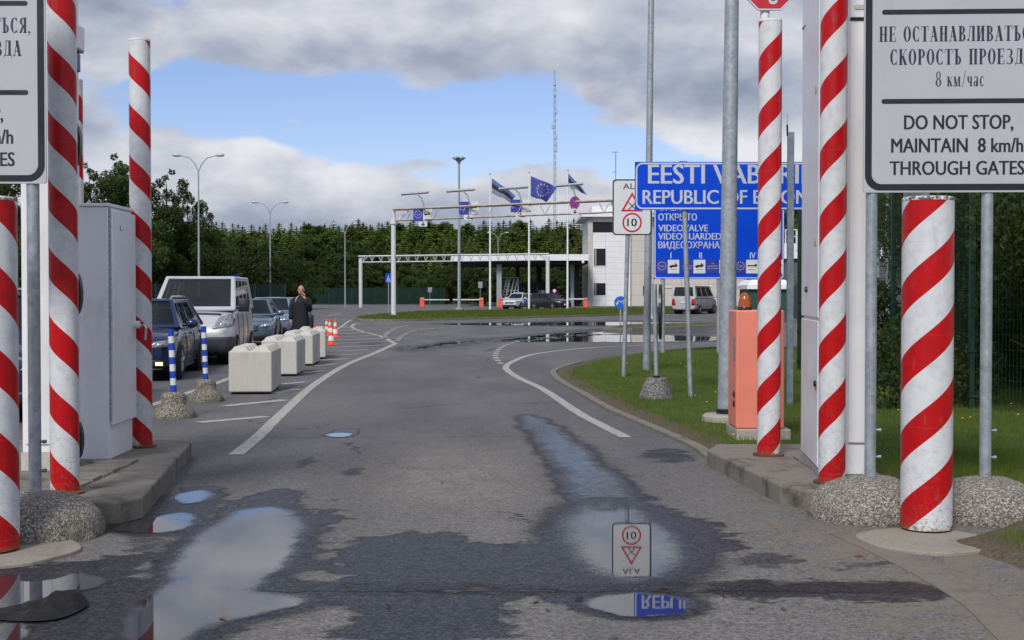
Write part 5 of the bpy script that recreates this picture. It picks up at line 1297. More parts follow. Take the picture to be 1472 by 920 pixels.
car('minivan', 'silver passenger van with huge windscreen and dark grey bumper, behind the blue estate car', 'van', (-7.22, 31.05, 0), R(-84.4), silver, Lv, 1.87, 1.97, 3.10, .83, .33, 1.18, 1.22, (fv - .62, -fv + .12, fv - 1.72, -fv + .22, .88, .76), st=st_van, sidewin=((.035, .25), (.28, .50), (.535, .735), (.765, .93)), group=QG, bumper=van_bumper, lampsz=(.30, .22, .19), lampz=.93, glass=van_glass, taper=.93)
car('parked_hatchback', 'blue grey hatchback tucked in close behind the silver van', 'car', (-7.95, 39.9, 0), R(-83), bluegrey, 4.3, 1.79, 1.40, 2.6, .88, .32, .88, .93, (1.05, -1.95, .25, -1.55, .80, .58), group=QG)
car('parked_hatchback', 'light blue hatchback last in the queue, beside the man in the dark coat', 'car', (-8.75, 48.3, 0), R(-86), lightblue, 4.4, 1.79, 1.42, 2.65, .90, .32, .87, .92, (1.1, -2.0, .25, -1.6, .80, .58), group=QG)
car('police_car', 'white police car with blue doors standing behind the grass strip', 'car', (.62, 127.2, 0), R(-113), white_car, 4.6, 1.8, 1.5, 2.65, .9, .33, .92, .97, (1.0, -2.1, .25, -1.75, .80, .58), police=True)
car('parked_estate_car', 'dark estate car with silver wheels standing between two white flagpoles', 'car', (3.55, 123.5, 0), R(-52), dark_car, 4.65, 1.82, 1.52, 2.68, .9, .33, .93, .98, (1.0, -2.2, .25, -1.85, .80, .58), rimm=chrome)
car('parked_suv', 'dark tall car standing under the flat canopy behind the dark estate car', 'car', (4.1, 141, 0), R(-75), carpaint('ink_paint', (.012, .016, .03)), 4.7, 1.88, 1.86, 2.7, .9, .36, 1.08, 1.15, (1.1, -2.2, .5, -1.95, .84, .66))
st_v2 = [(2.45, .40, .80, .62), (2.40, .30, .98, .80), (2.1, .28, 1.12, .92), (1.6, .28, 1.18, .95), (1.0, .28, 1.22, .95), (0, .28, 1.22, .95), (-1.6, .28, 1.22, .95), (-2.35, .30, 1.22, .94), (-2.43, .34, 1.2, .90), (-2.45, .38, 1.12, .84)]
bx = A(999, 450, 98).x
car('minibus', 'silver white minibus with dark windows seen from behind, under the blue information board', 'van', (bx, 98, 0), R(62), white_van, 4.9, 1.9, 2.08, 3.1, .85, .35, 1.16, 1.20, (1.6, -2.40, .75, -2.30, .92, .80), st=st_v2, sidewin=((.03, .30), (.33, .60), (.64, .90)), rear=True, taper=.93)

# ------------------------------------------------------------------ the man by the cars
def skin_mesh(verts, edges, rad, root=0, sub=2):
    me = bpy.data.meshes.new('s'); me.from_pydata(verts, edges, []); ob = bpy.data.objects.new('s', me); COL.objects.link(ob)
    md = ob.modifiers.new('k', 'SKIN'); md.use_smooth_shade = True
    for i, r_ in enumerate(rad): me.skin_vertices[0].data[i].radius = (r_, r_) if not isinstance(r_, tuple) else r_
    me.skin_vertices[0].data[root].use_root = True
    s_ = ob.modifiers.new('s', 'SUBSURF'); s_.levels = sub; s_.render_levels = sub
    dg = bpy.context.evaluated_depsgraph_get(); m2 = bpy.data.meshes.new_from_object(ob.evaluated_get(dg))
    vs = [tuple(q.co) for q in m2.vertices]; fs = [tuple(p.vertices) for p in m2.polygons]
    bpy.data.objects.remove(ob); bpy.data.meshes.remove(me); bpy.data.meshes.remove(m2)
    return vs, fs
skin_m = M_plain('skin', (.50, .25, .17), .5, var=.08, scale=20); coat_m = M_plain('dark_coat', (.007, .008, .016), .8, var=.3, scale=12); trouser_m = M_plain('dark_trousers', (.012, .012, .016), .85, var=.2); shoe_m = M_plain('tan_shoes', (.42, .23, .03), .5)
Ym = 34.0; bx = A(432.5, 480, Ym).x
man = thing('person', 'bald man in a dark coat with a shoulder bag, one hand raised to his face', 'person', (bx, Ym, 0), R(6))
# facing -Y; his left arm (on +X) is raised to the face, his right arm hangs
J = {'pel': (0, 0, .95), 'sp': (0, .0, 1.12), 'ch': (0, .0, 1.32), 'nk': (0, -.01, 1.47), 'hd0': (.01, -.03, 1.54),
     'shl': (.17, .0, 1.40), 'ell': (.24, -.13, 1.16), 'wrl': (.105, -.20, 1.45), 'hal': (.088, -.195, 1.505),
     'shr': (-.17, .0, 1.40), 'elr': (-.24, .02, 1.13), 'wrr': (-.25, -.06, .89), 'har': (-.25, -.075, .82),
     'hil': (.09, 0, .90), 'knl': (.115, -.05, .50), 'anl': (.125, .03, .09), 'tol': (.14, -.13, .045), 'hir': (-.09, 0, .90), 'knr': (-.10, .0, .49), 'anr': (-.11, .06, .09), 'tor': (-.13, -.09, .045)}
RD = {'pel': .145, 'sp': .135, 'ch': .155, 'nk': .06, 'hd0': .065, 'shl': .075, 'ell': .05, 'wrl': .032, 'hal': .036, 'shr': .075, 'elr': .05, 'wrr': .032, 'har': .036, 'hil': .095, 'knl': .062, 'anl': .045, 'tol': .042, 'hir': .095, 'knr': .062, 'anr': .045, 'tor': .042}
E = [('pel', 'sp'), ('sp', 'ch'), ('ch', 'nk'), ('nk', 'hd0'), ('ch', 'shl'), ('shl', 'ell'), ('ell', 'wrl'), ('wrl', 'hal'), ('ch', 'shr'), ('shr', 'elr'), ('elr', 'wrr'), ('wrr', 'har'), ('pel', 'hil'), ('hil', 'knl'), ('knl', 'anl'), ('anl', 'tol'), ('pel', 'hir'), ('hir', 'knr'), ('knr', 'anr'), ('anr', 'tor')]
ks = list(J); vs, fs = skin_mesh([J[k] for k in ks], [(ks.index(a), ks.index(b_)) for a, b_ in E], [RD[k] for k in ks], 0)
mb = MB(); mb.add(vs, fs)
mb.mi = []
for f_ in fs:
    c_ = sum((Vector(vs[i]) for i in f_), Vector()) / len(f_)
    mb.mi.append(2 if c_.z < .085 else 1 if c_.z < 1.46 and not (c_.x < -.17 and c_.z < .90) and not (c_.y < -.15 and c_.z > 1.42) else 0)
hc = Vector((.012, -.045, 1.655))
def headpt(q, r_=(.078, .098, .122)): return hc + Vector(q)
mb.ball(hc, (.077, .097, .120), 0, 24, 18); mb.ball(hc + Vector((0, -.028, -.062)), (.056, .066, .062), 0, 18, 12)
mb.add([headpt(p) for p in ((-.016, -.088, -.035), (.016, -.088, -.035), (0, -.124, -.03), (0, -.094, .016), (0, -.088, -.045))], [(0, 2, 3), (2, 1, 3), (0, 4, 2), (4, 1, 2)], 0)
for sd in (-1, 1):
    mb.ball(hc + Vector((sd * .077, .008, -.015)), (.012, .022, .034), 0, 10, 8)
    mb.ball(hc + Vector((sd * .030, -.086, .004)), (.014, .010, .008), 3, 10, 6); mb.ball(hc + Vector((sd * .031, -.088, .022)), (.020, .009, .005), 3, 10, 6)
mb.ball(hc + Vector((0, -.092, -.068)), (.024, .010, .006), 4, 12, 6)
# fingers: raised hand curled at the cheek and mouth, hanging hand slightly curled
def finger(p, d1, d2, l, r_):
    p = Vector(p); d1 = Vector(d1).normalized(); d2 = Vector(d2).normalized(); mb.tube([p, p + d1 * l * .45, p + d1 * l * .45 + d2 * l * .35, p + d1 * l * .45 + d2 * l * .35 + (d2 + (d2 - d1) * .5).normalized() * l * .25], [r_, r_ * .95, r_ * .85, r_ * .6], 8, 0)
for k, l in enumerate((.072, .08, .076, .060)):
    finger((.070 + .018 * k, -.20 - .004 * k, 1.53 - .006 * k), (-.15, .1, 1), (-.5, .35, .5), l, .0095)
finger((.062, -.195, 1.49), (-.8, .1, .5), (-.4, .3, .8), .06, .010)
for k, l in enumerate((.072, .08, .076, .060)): finger((-.25, -.105 + .019 * k, .80), (.05, -.05, -1), (.4, 0, -.9), l, .0095)
finger((-.235, -.11, .85), (.2, -.5, -.8), (.3, -.2, -.9), .06, .010)
body = mb.build('body', [skin_m, trouser_m, shoe_m, dark_trim, M_plain('lips', (.33, .12, .10), .5)], man, smooth=180)
# coat with sleeves, collar, bag and strap
def loft(rings, mat, name, parent, close=False):
    mb = MB(); n_ = 26; vs = []; fs = []
    for (z_, rx, ry, ox, oy) in rings:
        for k in range(n_):
            q = 2 * math.pi * k / n_; w_ = 1 + .03 * math.sin(5 * q + z_ * 9) * (1.4 - z_)
            vs.append((ox + rx * w_ * math.copysign(abs(math.cos(q)) ** .8, math.cos(q)), oy + ry * w_ * math.copysign(abs(math.sin(q)) ** .8, math.sin(q)), z_))
    for i in range(len(rings) - 1):
        for k in range(n_): fs.append((i * n_ + k, i * n_ + (k + 1) % n_, (i + 1) * n_ + (k + 1) % n_, (i + 1) * n_ + k))
    mb.add(vs, fs); return mb.build(name, mat, parent, smooth=180)
coat = loft([(.60, .235, .17, .01, 0), (.75, .225, .165, 0, 0), (.95, .205, .155, 0, 0), (1.12, .20, .15, 0, 0), (1.28, .215, .155, 0, 0), (1.38, .225, .14, 0, 0), (1.44, .185, .12, 0, 0), (1.48, .11, .095, 0, -.005), (1.50, .085, .085, 0, -.008)], coat_m, 'coat', man)
mb = MB()
mb.tube([J['shl'], (.215, -.07, 1.27), J['ell'], (.17, -.17, 1.30), (.115, -.198, 1.43)], [.092, .082, .072, .062, .050], 14); mb.tube([J['shr'], (-.215, .01, 1.26), J['elr'], (-.25, -.025, 1.0), (-.252, -.055, .905)], [.092, .080, .070, .06, .052], 14)
mb.build('sleeve', coat_m, coat, smooth=180)
mb = MB()
for sd in (-1, 1): mb.tube([(sd * .055, -.10, 1.50), (sd * .10, -.13, 1.44), (sd * .14, -.15, 1.34)], [.012, .016, .008], 6)
mb.build('pale_lapel', M_plain('pale_lapel', (.45, .46, .5), .7), coat, smooth=180)
mb = MB(); mb.box((.19, -.16, .68), (.33, .10, 1.02)); bag = mb.build('shoulder_bag', M_plain('bag_leather', (.012, .012, .014), .5, var=.3), man, bevel=.05, seg=3, smooth=40)
mb = MB(); mb.tube([(.26, -.03, 1.0), (.23, -.10, 1.2), (.16, -.10, 1.42), (.10, .0, 1.47), (.18, .11, 1.36), (.26, .02, 1.0)], .014, 6); mb.build('strap', dark_trim, bag, smooth=180)
# ------------------------------------------------------------------ lamps, gantries, flags, masts, barriers far behind
def double_lamp(label, px, top, D, spread, r_=.07):
    base = A(px, 0, D); t = thing('street_lamp', label, 'street lamp', (base.x, D, 0), 0, 'double-armed street lamps'); zt_ = A(px, top, D).z
    MB().tube([(0, 0, 0), (0, 0, zt_ - 1.0)], [r_ * 1.15, r_ * .7], 12).build('pole', galv, t, smooth=40)
    w_ = spread * D / F / 2
    for sd in (-1, 1):
        pts = [(0, 0, zt_ - 1.1), (sd * w_ * .12, 0, zt_ - .62), (sd * w_ * .34, 0, zt_ - .22), (sd * w_ * .6, 0, zt_ - .10), (sd * w_ * .74, 0, zt_ - .07)]
        MB().tube(pts, r_ * .5, 10).build('arm', galv, t, smooth=60)
        mb = MB(); mb.tube([(sd * w_ * .66, 0, zt_ - .07), (sd * w_ * .75, 0, zt_ - .05), (sd * w_ * .9, 0, zt_ - .02), (sd * w_ * 1.0, 0, zt_ - .04)], [.05, .10, .13, .07], 10); mb.build('lamp_head', galv_lt, t, smooth=60)
    return t
double_lamp('double-armed street lamp rising above the silver van, tallest of the lamps', 284, 222, 84, 74)
double_lamp('double-armed street lamp behind the light blue hatchback, against the far conifers', 387, 290, 118, 53)
double_lamp('double-armed street lamp by the near end of the white rear gantry', 495, 321, 134, 36)
double_lamp('low double-armed street lamp standing above the flat canopy roof', 716, 334, 172, 31)
# floodlight mast
D = 112; b = A(660, 447, D)
t = thing('floodlight_mast', 'slim grey mast with a ring of floodlights at the edge of the grass strip', 'light mast', (b.x, D, 0)); zt_ = A(660, 226, D).z
MB().lathe([(.35, -.01), (.33, .25), (.15, .28)], 16).build('concrete_foot', concrete, t)
MB().tube([(0, 0, .1), (0, 0, zt_ - .2)], [.15, .08], 14).build('pole', galv, t, smooth=40)
MB().lathe([(.12, zt_ - .55), (.16, zt_ - .4), (.30, zt_ - .25), (.30, zt_ - .18), (.1, zt_ - .16)], 16).build('crown_ring', galv, t)
for k in range(6):
    q = 2 * math.pi * k / 6 + .3; mb = MB(); mb.M = Matrix.Translation((.40 * math.cos(q), .40 * math.sin(q), zt_ - .12)) @ Matrix.Rotation(q, 4, 'Z') @ Matrix.Rotation(R(-35), 4, 'Y')
    mb.box((-.12, -.17, -.06), (.16, .17, .07)); mb.build('floodlight', galv_lt if k % 2 else sign_back, t)

def truss(t, p0, p1, hgt, n_, mat_top, mat_bot, mat_web, dep=.5, r_=.075):
    """two chords with V-shaped webs between p0 and p1 (top line), sloping freely"""
    p0, p1 = Vector(p0), Vector(p1); dn_ = Vector((0, 0, -hgt)); dp = Vector((0, dep, 0))
    mb = MB(); mb.tube([p0, p1], r_, 4); mb.tube([p0 + dp, p1 + dp], r_, 4); mb.build('top_chord', mat_top, t)
    mb = MB(); mb.tube([p0 + dn_ + dp * .5, p1 + dn_ + dp * .5], r_ * .8, 4); mb.build('bottom_chord', mat_bot, t)
    mb = MB()
    for k in range(n_):
        c = p0.lerp(p1, (k + .5) / n_); s_ = (p1 - p0) / n_ * .20
        for e_ in (-1, 1):
            for q in (0, 1): mb.tube([c + s_ * e_ + dp * q, c + dn_ + dp * .5], r_ * .45, 4)
    mb.build('web', mat_web, t)
# front gantry, running from the left mast towards the camera on the right
Dl, Dr = 87.0, 80.0
pl = A(565, 301, Dl); pr = A(935, 285.5, Dr)
t = thing('sign_gantry', 'long front gantry with rust-streaked top chord carrying lane signs and lamps', 'gantry', (0, 0, 0))
truss(t, pl, pr, .72, 9, rust_lt, rust_lt, white_steel)
for q, dd in ((pl, Dl), (pr, Dr)):
    MB().tube([(q.x, dd + .25, 0), (q.x, dd + .25, q.z - .1)], [.17, .15], 16).build('column', white_steel, t, smooth=40)
    MB().lathe([(.26, 0), (.26, .12), (.2, .14)], 16, (q.x, dd + .25, 0)).build('column_foot', white_steel, t)
    MB().lathe([(.23, q.z - .95), (.23, q.z - .8)], 16, (q.x, dd + .25, 0)).build('collar', white_steel, t)
MB().tube([(pl.x + .15, Dl + .25, pl.z - .85), (pl.x + 1.0, Dl + .25, pl.z - .08)], .06, 6).build('brace', white_steel, t)
def onG(px, py, off=0.0):
    k = (px - 565) / (935 - 565); dd = Dl * Dr / (Dl * k + Dr * (1 - k)) if False else Dl + (Dr - Dl) * k
    return A(px, py, dd - off), dd - off
SG = 'lane signs on the front gantry'
for i, (kind, x0, x1, x2, y0, y1, ax0, ax1, ay0, ay1, lab) in enumerate((
        ('eu', 594, 608, 621.5, 300, 318, 602, 614, 318.6, 325.5, 'lane sign with a ring of stars beside a car picture, above the first lane'),
        ('text', 660, 674, 688, 290, 308.5, 667, 680, 308.8, 315.8, 'lane sign with white text on blue beside a car picture, next to the floodlight mast'),
        ('text2', 734, 749, 763.5, 287, 305, 741.5, 755, 305.4, 312.4, 'lane sign with white text beside a bus picture, next to the star flag'))):
    p, dd = onG(x0, y0, .14); s = dd / F; t_ = thing('lane_sign', lab, 'lane sign', (p.x, dd, p.z - (y1 - y0) * s), 0, SG)
    MB().box((0, .0, 0), ((x2 - x0) * s, .06, (y1 - y0) * s)).build('backing', sign_back, t_)
    lane_panel(t_, kind.replace('2', ''), 0, (x1 - x0) * s, 0, (y1 - y0) * s, -.003); lane_panel(t_, 'bus' if kind == 'text2' else 'car', (x1 - x0) * s + .01, (x2 - x0) * s, .05, (y1 - y0) * s, -.003)
    za = -(ay1 - y1) * s; zb = -(ay0 - y1) * s; xa, xb = (ax0 - x0) * s, (ax1 - x0) * s; w_ = xb - xa; xc = (xa + xb) / 2; h_ = zb - za
    p_ = MB().box((xa, 0, za), (xb, .05, zb)).build('arrow_panel', sign_white, t_)
    mb = MB(); mb.plate([(xc - w_ * .08, za + h_ * .45), (xc + w_ * .08, za + h_ * .45), (xc + w_ * .08, zb - h_ * .1), (xc - w_ * .08, zb - h_ * .1)], -.006, -.001)
    mb.plate([(xc, za + h_ * .08), (xc + w_ * .34, za + h_ * .55), (xc + w_ * .1, za + h_ * .47), (xc - w_ * .1, za + h_ * .47), (xc - w_ * .34, za + h_ * .55)], -.0075, -.0012); mb.build('arrow', text_black, p_)
p, dd = onG(826.5, 291, .16); s = dd / F
t_ = thing('no_stopping_sign', 'round blue sign with red rim and cross above the lane arrow on the gantry', 'traffic sign', (p.x, dd, p.z))
MB().plate(disc(0, 0, 7.6 * s, 32, 9 * s), -.01, .03).build('plate', M_plain('violet_blue', (.06, .05, .42), .4), t_); MB().ring(disc(0, 0, 7.6 * s, 32, 9 * s), disc(0, 0, 6.2 * s, 32, 7.5 * s), -.014, -.0102).build('red_rim', sign_red, t_)
mb = MB(); r_ = 6.3 * s
for i_, sg in enumerate((-1, 1)): q = [(-.72 * r_ * sg - .05, -.8 * r_), (-.72 * r_ * sg + .05, -.8 * r_), (.72 * r_ * sg + .05, .8 * r_), (.72 * r_ * sg - .05, .8 * r_)]; mb.plate(q, -.0135 - .001 * i_, -.0102)
mb.build('red_cross', sign_red, t_)
za, zb = -16.8 * s, -10 * s; p_ = MB().box((-5.6 * s, 0, za), (5.6 * s, .05, zb)).build('arrow_panel', sign_white, t_)
mb = MB(); w_ = 11 * s; h_ = zb - za; mb.plate([(-w_ * .08, za + h_ * .45), (w_ * .08, za + h_ * .45), (w_ * .08, zb - h_ * .1), (-w_ * .08, zb - h_ * .1)], -.006, -.001); mb.plate([(0, za + h_ * .08), (w_ * .36, za + h_ * .58), (w_ * .1, za + h_ * .47), (-w_ * .1, za + h_ * .47), (-w_ * .36, za + h_ * .58)], -.0075, -.0012); mb.build('arrow', text_black, p_)
for x0, x1, y0, xa, ya in ((577, 616, 277.5, 609, 301), (642, 682, 273.5, 675, 299), (717, 759, 270, 749, 295), (800, 838, 265.5, 827.5, 291)):
    (p0, d0), (p1, d1), (q0, dq) = onG(x0, y0 + 1.8), onG(x1, y0 - 1.2), onG(xa, ya)
    arm = MB().tube([(q0.x, dq, q0.z - .2), (q0.x, dq, p0.z - .75), (q0.x - .12, dq, p0.z - .3), (q0.x - .45, dq, p0.z + .02)], .045, 8).build('lamp_arm', galv, t, smooth=60)
    MB().tube([p0, p1], .09, 4).build('lamp_tube', galv_lt, arm)
# rear gantry
t = thing('sign_gantry', 'plain white rear gantry of triangular webs standing before the flat canopy', 'gantry', (0, 0, 0)); D2 = 138
pl, pr = A(515, 368.5, D2), A(789, 365, D2 - 2); truss(t, pl, pr, .62, 21, white_steel, white_steel, white_steel, .5, .085)
for q, dd, r_ in ((A(518, 370, D2), D2, .19), (A(787.5, 367, D2 - 2), D2 - 2, .20)): MB().tube([(q.x, dd + .25, 0), (q.x, dd + .25, q.z - .1)], r_, 14).build('column', white_steel, t, smooth=40)
MB().tube([(pl.x + .2, D2 + .25, pl.z - .8), (pl.x + .9, D2 + .25, pl.z - .1)], .06, 6).build('brace', white_steel, t); MB().tube([(pr.x - .2, D2 - 1.75, pr.z - .8), (pr.x - .9, D2 - 1.75, pr.z - .1)], .06, 6).build('brace', white_steel, t)

# flags
def flag(kind, label, px, top, base_y, D_, pts, mat):
    b_ = A(px, base_y, D_); zt_ = A(px, top, D_).z
    t_ = thing('flagpole', 'white flagpole ' + label, 'flagpole', (b_.x, D_, 0), 0, 'white flagpoles on the grass strip')
    MB().tube([(0, 0, 0), (0, 0, zt_)], [.10, .055], 12).build('pole', white_paint, t_, smooth=40); MB().ball((0, 0, zt_ + .05), .09, 0, 10, 6).build('finial', galv_lt, t_, smooth=180); MB().lathe([(.2, 0), (.2, .08), (.1, .1)], 12).build('base_plate', galv, t_)
    # cloth: grid between four traced corners, rippling in depth
    c_ = [A(a, b2, D_) - Vector((b_.x, D_, 0)) for a, b2 in pts]; n_, m_ = 22, 12; vs = []; fs = []
    for j in range(m_ + 1):
        for i in range(n_ + 1):
            u_, v_ = i / n_, j / m_; p = bil((c_[0], c_[1], c_[2], c_[3]), u_, v_)
            a_ = .25 * u_ ** .7; p = p + Vector((0, a_ * math.sin(7.5 * u_ + 1.6 * v_) + .35 * u_ * math.sin(2.2 * u_), .05 * u_ * math.sin(9 * u_ + 2)))
            vs.append(tuple(p))
    for j in range(m_):
        for i in range(n_): a_ = j * (n_ + 1) + i; fs.append((a_, a_ + 1, a_ + n_ + 2, a_ + n_ + 1))
    mb = MB(); mb.v = vs; mb.f = fs; mb.mi = []
    for j in range(m_):
        for i in range(n_): mb.mi.append(0 if kind == 'eu' else (2 if j < m_ / 3 else 1 if j < 2 * m_ / 3 else 0))
    fl = mb.build('flag', mat, t_, smooth=180); so = fl.modifiers.new('thick', 'SOLIDIFY'); so.thickness = .012; so.offset = 0
    if kind == 'eu':
        mb = MB()
        for k in range(12):
            q = 2 * math.pi * k / 12; uc, vc = .55 + .25 * math.sin(q), .5 + .33 * math.cos(q)
            poly = []
            for (a, b2) in star(0, 0, 1):
                u_, v_ = uc + a * .05, vc + b2 * .072; p = bil((c_[0], c_[1], c_[2], c_[3]), u_, v_); a_ = .25 * u_ ** .7
                poly.append(tuple(p + Vector((0, a_ * math.sin(7.5 * u_ + 1.6 * v_) + .35 * u_ * math.sin(2.2 * u_) - .03, .05 * u_ * math.sin(9 * u_ + 2)))))
            ce = sum((Vector(p) for p in poly), Vector()) / 10; o_ = len(mb.v); mb.add(poly + [tuple(ce)], [(i, (i + 1) % 10, 10) for i in range(10)])
        mb.build('stars', M_plain('star_yellow', (.62, .55, .30), .6), fl)
    return t_
fb = M_plain('flag_blue', (.05, .07, .36), .7, var=.12); eb = M_plain('flag_sky', (.10, .16, .40), .7); ek = M_plain('flag_black', (.02, .02, .03), .7); ew = M_plain('flag_white', (.24, .26, .36), .7)
flag('est', 'with a drooping blue, black and white flag, standing nearest the floodlight mast', 704.5, 251, 446, 116, [(707, 277), (734, 290), (741, 280), (707, 256)], [eb, ek, ew])
flag('eu', 'with a blue flag bearing a ring of stars', 760.5, 249, 446, 116, [(763, 282), (786, 289.5), (801, 268), (763, 253)], [fb])
flag('est', 'with a drooping blue, black and white flag, standing nearest the white building', 815.8, 246, 446, 116, [(817, 268), (836, 275.5), (845, 279), (817, 249)], [eb, ek, ew])

# radio mast and roof aerial
D = 330; b = A(797, 420, D); zt_ = A(797, 116, D).z
t = thing('radio_mast', 'very tall thin lattice radio mast far behind the star flag', 'radio mast', (b.x, D, 6))
mb = MB()
for k in range(3):
    q = 2 * math.pi * k / 3; mb.tube([(.40 * math.cos(q), .40 * math.sin(q), -8), (.28 * math.cos(q), .28 * math.sin(q), zt_ - 6)], .075, 5)
for k in range(int((zt_ - 2) / 1.5)):
    for j in range(3):
        q, q2 = 2 * math.pi * j / 3, 2 * math.pi * (j + 1) / 3; mb.tube([(.36 * math.cos(q), .36 * math.sin(q), k * 1.5), (.36 * math.cos(q2), .36 * math.sin(q2), k * 1.5 + 1.5)], .03, 4)
mb.build('lattice', M_plain('mast_grey', (.30, .31, .34), .5, .3), t)
mb = MB()
for py, sd in ((120, 0), (135, 0), (160, 1), (182, -1), (197, 1), (207, 1), (215, 1)):
    zz = A(797, py, D).z - 6; mb.box((sd * .45 - .28, -.5, zz - .5), (sd * .45 + .28, .3, zz + .5))
mb.build('antenna_panel', galv_lt, t)

# barriers
def barrier(label, px, sgn, xa, xb, D_, mat=orange_far, boom_y=434.5):
    b_ = A(px, 440, D_); t_ = thing('boom_barrier', label, 'barrier', (b_.x, D_, 0), 0, 'boom barriers on the far lanes'); s_ = D_ / F
    MB().box((-.24, -.2, 0), (.24, .2, .98)).build('housing', mat, t_, bevel=.05); MB().box((-.2, -.16, .981), (.2, .16, 1.04)).build('cap', mat, t_, bevel=.02)
    z_ = A(px, boom_y, D_).z; MB().box(((xa - px) * s_, -.30, z_ - .05), ((xb - px) * s_, -.25, z_ + .05)).build('boom', post_white, t_)
    MB().box((min(0, (xa - px) * s_), -.26, z_ - .08), (max(.2, (xa - px) * s_), -.201, z_ + .08)).build('boom_mount', sign_back, t_)
barrier('boom barrier farthest from the canopy, with its boom lowered', 607, 1, 611, 646, 140, boom_y=430.8)
barrier('boom barrier in the middle, its boom reaching the floodlight mast', 692, -1, 651, 690, 140, boom_y=430.8)
barrier('boom barrier beside the police car', 719, 1, 722, 733, 136, boom_y=429.6)
barrier('boom barrier close against the white building', 841.5, -1, 817, 839, 136, boom_y=429.8)

# flat pedestrian and small signs
def ped(label, px, y0, y1, D_, base_y, w_):
    b_ = A(px, base_y, D_); t_ = thing('crossing_sign', label, 'traffic sign', (b_.x, D_, 0)); z0, z1 = A(px, y1, D_).z, A(px, y0, D_).z; hw_ = w_ * D_ / F / 2
    MB().box((-hw_, -.01, z0), (hw_, .01, z1)).build('plate', sign_blue, t_); h_ = z1 - z0
    p_ = MB().plate([(-hw_ * .72, z0 + h_ * .14), (hw_ * .72, z0 + h_ * .14), (0, z0 + h_ * .86)], -.014, -.0102).build('triangle', letter_white, t_)
    mb = MB(); mb.ball((0, -.017, z0 + h_ * .60), (h_ * .05, .003, h_ * .05), 0, 8, 6); mb.tube([(0, -.018, z0 + h_ * .55), (0, -.018, z0 + h_ * .36), (-h_ * .1, -.018, z0 + h_ * .2)], h_ * .03, 5); mb.tube([(0, -.018, z0 + h_ * .36), (h_ * .1, -.018, z0 + h_ * .2)], h_ * .03, 5); mb.build('walking_figure', text_black, p_)
    MB().tube([(0, .04, 0), (0, .04, z1)], .035, 8).build('pole', galv, t_)
ped('blue crossing sign showing over the roof of the silver van', 338.5, 396.5, 406.5, 62, 470, 13); ped('blue crossing sign on the mast side of the front gantry column', 558.5, 393, 407, 96, 452, 8)
for lab, px, y0, y1 in (('dark back of a small sign beside the boom barrier farthest from the canopy', 618, 413, 420), ('dark back of a small sign beside the middle boom barrier', 690.5, 405, 414)):
    D_ = 142; t_ = thing('small_sign', lab, 'traffic sign', (A(px, 440, D_).x, D_, 0)); s = D_ / F
    MB().tube([(0, 0, 0), (0, 0, A(px, y0, D_).z)], .04, 8).build('pole', galv_dk, t_); MB().box((-3 * s, -.06, A(px, y1, D_).z), (3 * s, -.03, A(px, y0, D_).z)).build('plate', sign_back, t_)
D_ = 133; t_ = thing('small_sign', 'round white and red sign on a thin pole above the dark estate car', 'traffic sign', (A(797, 440, D_).x, D_, 0)); cz_ = A(797, 418, D_).z
MB().tube([(0, 0, 0), (0, 0, cz_)], .035, 8).build('pole', galv_dk, t_); MB().plate(disc(0, cz_, .20, 24), -.05, -.04).build('plate', sign_white, t_); MB().ring(disc(0, cz_, .20, 24), disc(0, cz_, .155, 24), -.053, -.0502).build('red_rim', sign_red, t_)

# ------------------------------------------------------------------ canopy, stair frame, buildings
def clad(name, col, pw, phh):
    m_, n, b = pbsdf(name); x_, y_, z_ = n.xyz(n.coord('Object'))
    gz = n.m('LESS_THAN', n.m('FRACT', n.m('DIVIDE', z_, phh)), .035); gx2 = n.m('LESS_THAN', n.m('FRACT', n.m('DIVIDE', n.m('ADD', x_, 50.13), pw)), .018)
    g_ = n.m('MAXIMUM', gz, gx2); nz = n.noise(n.coord('Object'), 1.2, 5, .6); k = n.lin(nz, .3, .7, .93, 1.05)
    n.put(b.inputs['Base Color'], n.mix(g_, n.mix(1.0, col, n.comb(k, k, k), 'MULTIPLY'), tuple(c * .62 for c in col))); b.inputs['Roughness'].default_value = .55; return m_
clad_w = clad('white_cladding', (.76, .765, .78), 2.6, .62); clad_b = clad('beige_cladding', (.56, .53, .48), 3.2, 1.25)
D = 152; s = D / F; xw = A(846.5, 440, D).x; zr = A(850, 312, D).z; base = (xw, D, 0)
t = thing('office_building', 'white panelled building with square dark windows and a flat overhanging roof', 'building', base)
Wb = (906 - 846.5) * s
MB().box((0, 0, -.1), (Wb, 14, zr)).build('wall', clad_w, t)
MB().box((Wb + .01, .5, -.1), (Wb + 13.5, 14, zr + .1)).build('side_wall', clad_b, t)
MB().box((-.9, -.8, zr + .0), (Wb + 13.0, 14.5, zr + .32)).build('roof', white_paint, t)
zp = A(850, 296, D).z; MB().box((.35, .3, zr + .325), (Wb + 12, 8, zp)).build('parapet', clad_w, t)
MB().box((-.12, -.10, -.1), (.42, -.001, zr)).build('corner_post', conc_pale, t)
wg = M_plain('dark_window', (.012, .016, .02), .12, var=.3, spec=.25); wf = M_plain('window_frame', (.72, .72, .72), .4)
def bwin(x0, x1, y0, y1, blind=True):
    xa, xb, za, zb = (x0 - 846.5) * s, (x1 - 846.5) * s, A(850, y1, D).z, A(850, y0, D).z
    o = MB().ring([(xa - .1, za - .1), (xb + .1, za - .1), (xb + .1, zb + .1), (xa - .1, zb + .1)], [(xa, za), (xb, za), (xb, zb), (xa, zb)], -.05, -.002).build('window', wf, t)
    MB().box((xa, -.02, za), (xb, -.004, zb)).build('pane', wg, o)
    if blind: MB().box((xa + (xb - xa) * .12, -.026, za + .04), (xa + (xb - xa) * .17, -.0205, zb)).build('blind', wf, o)
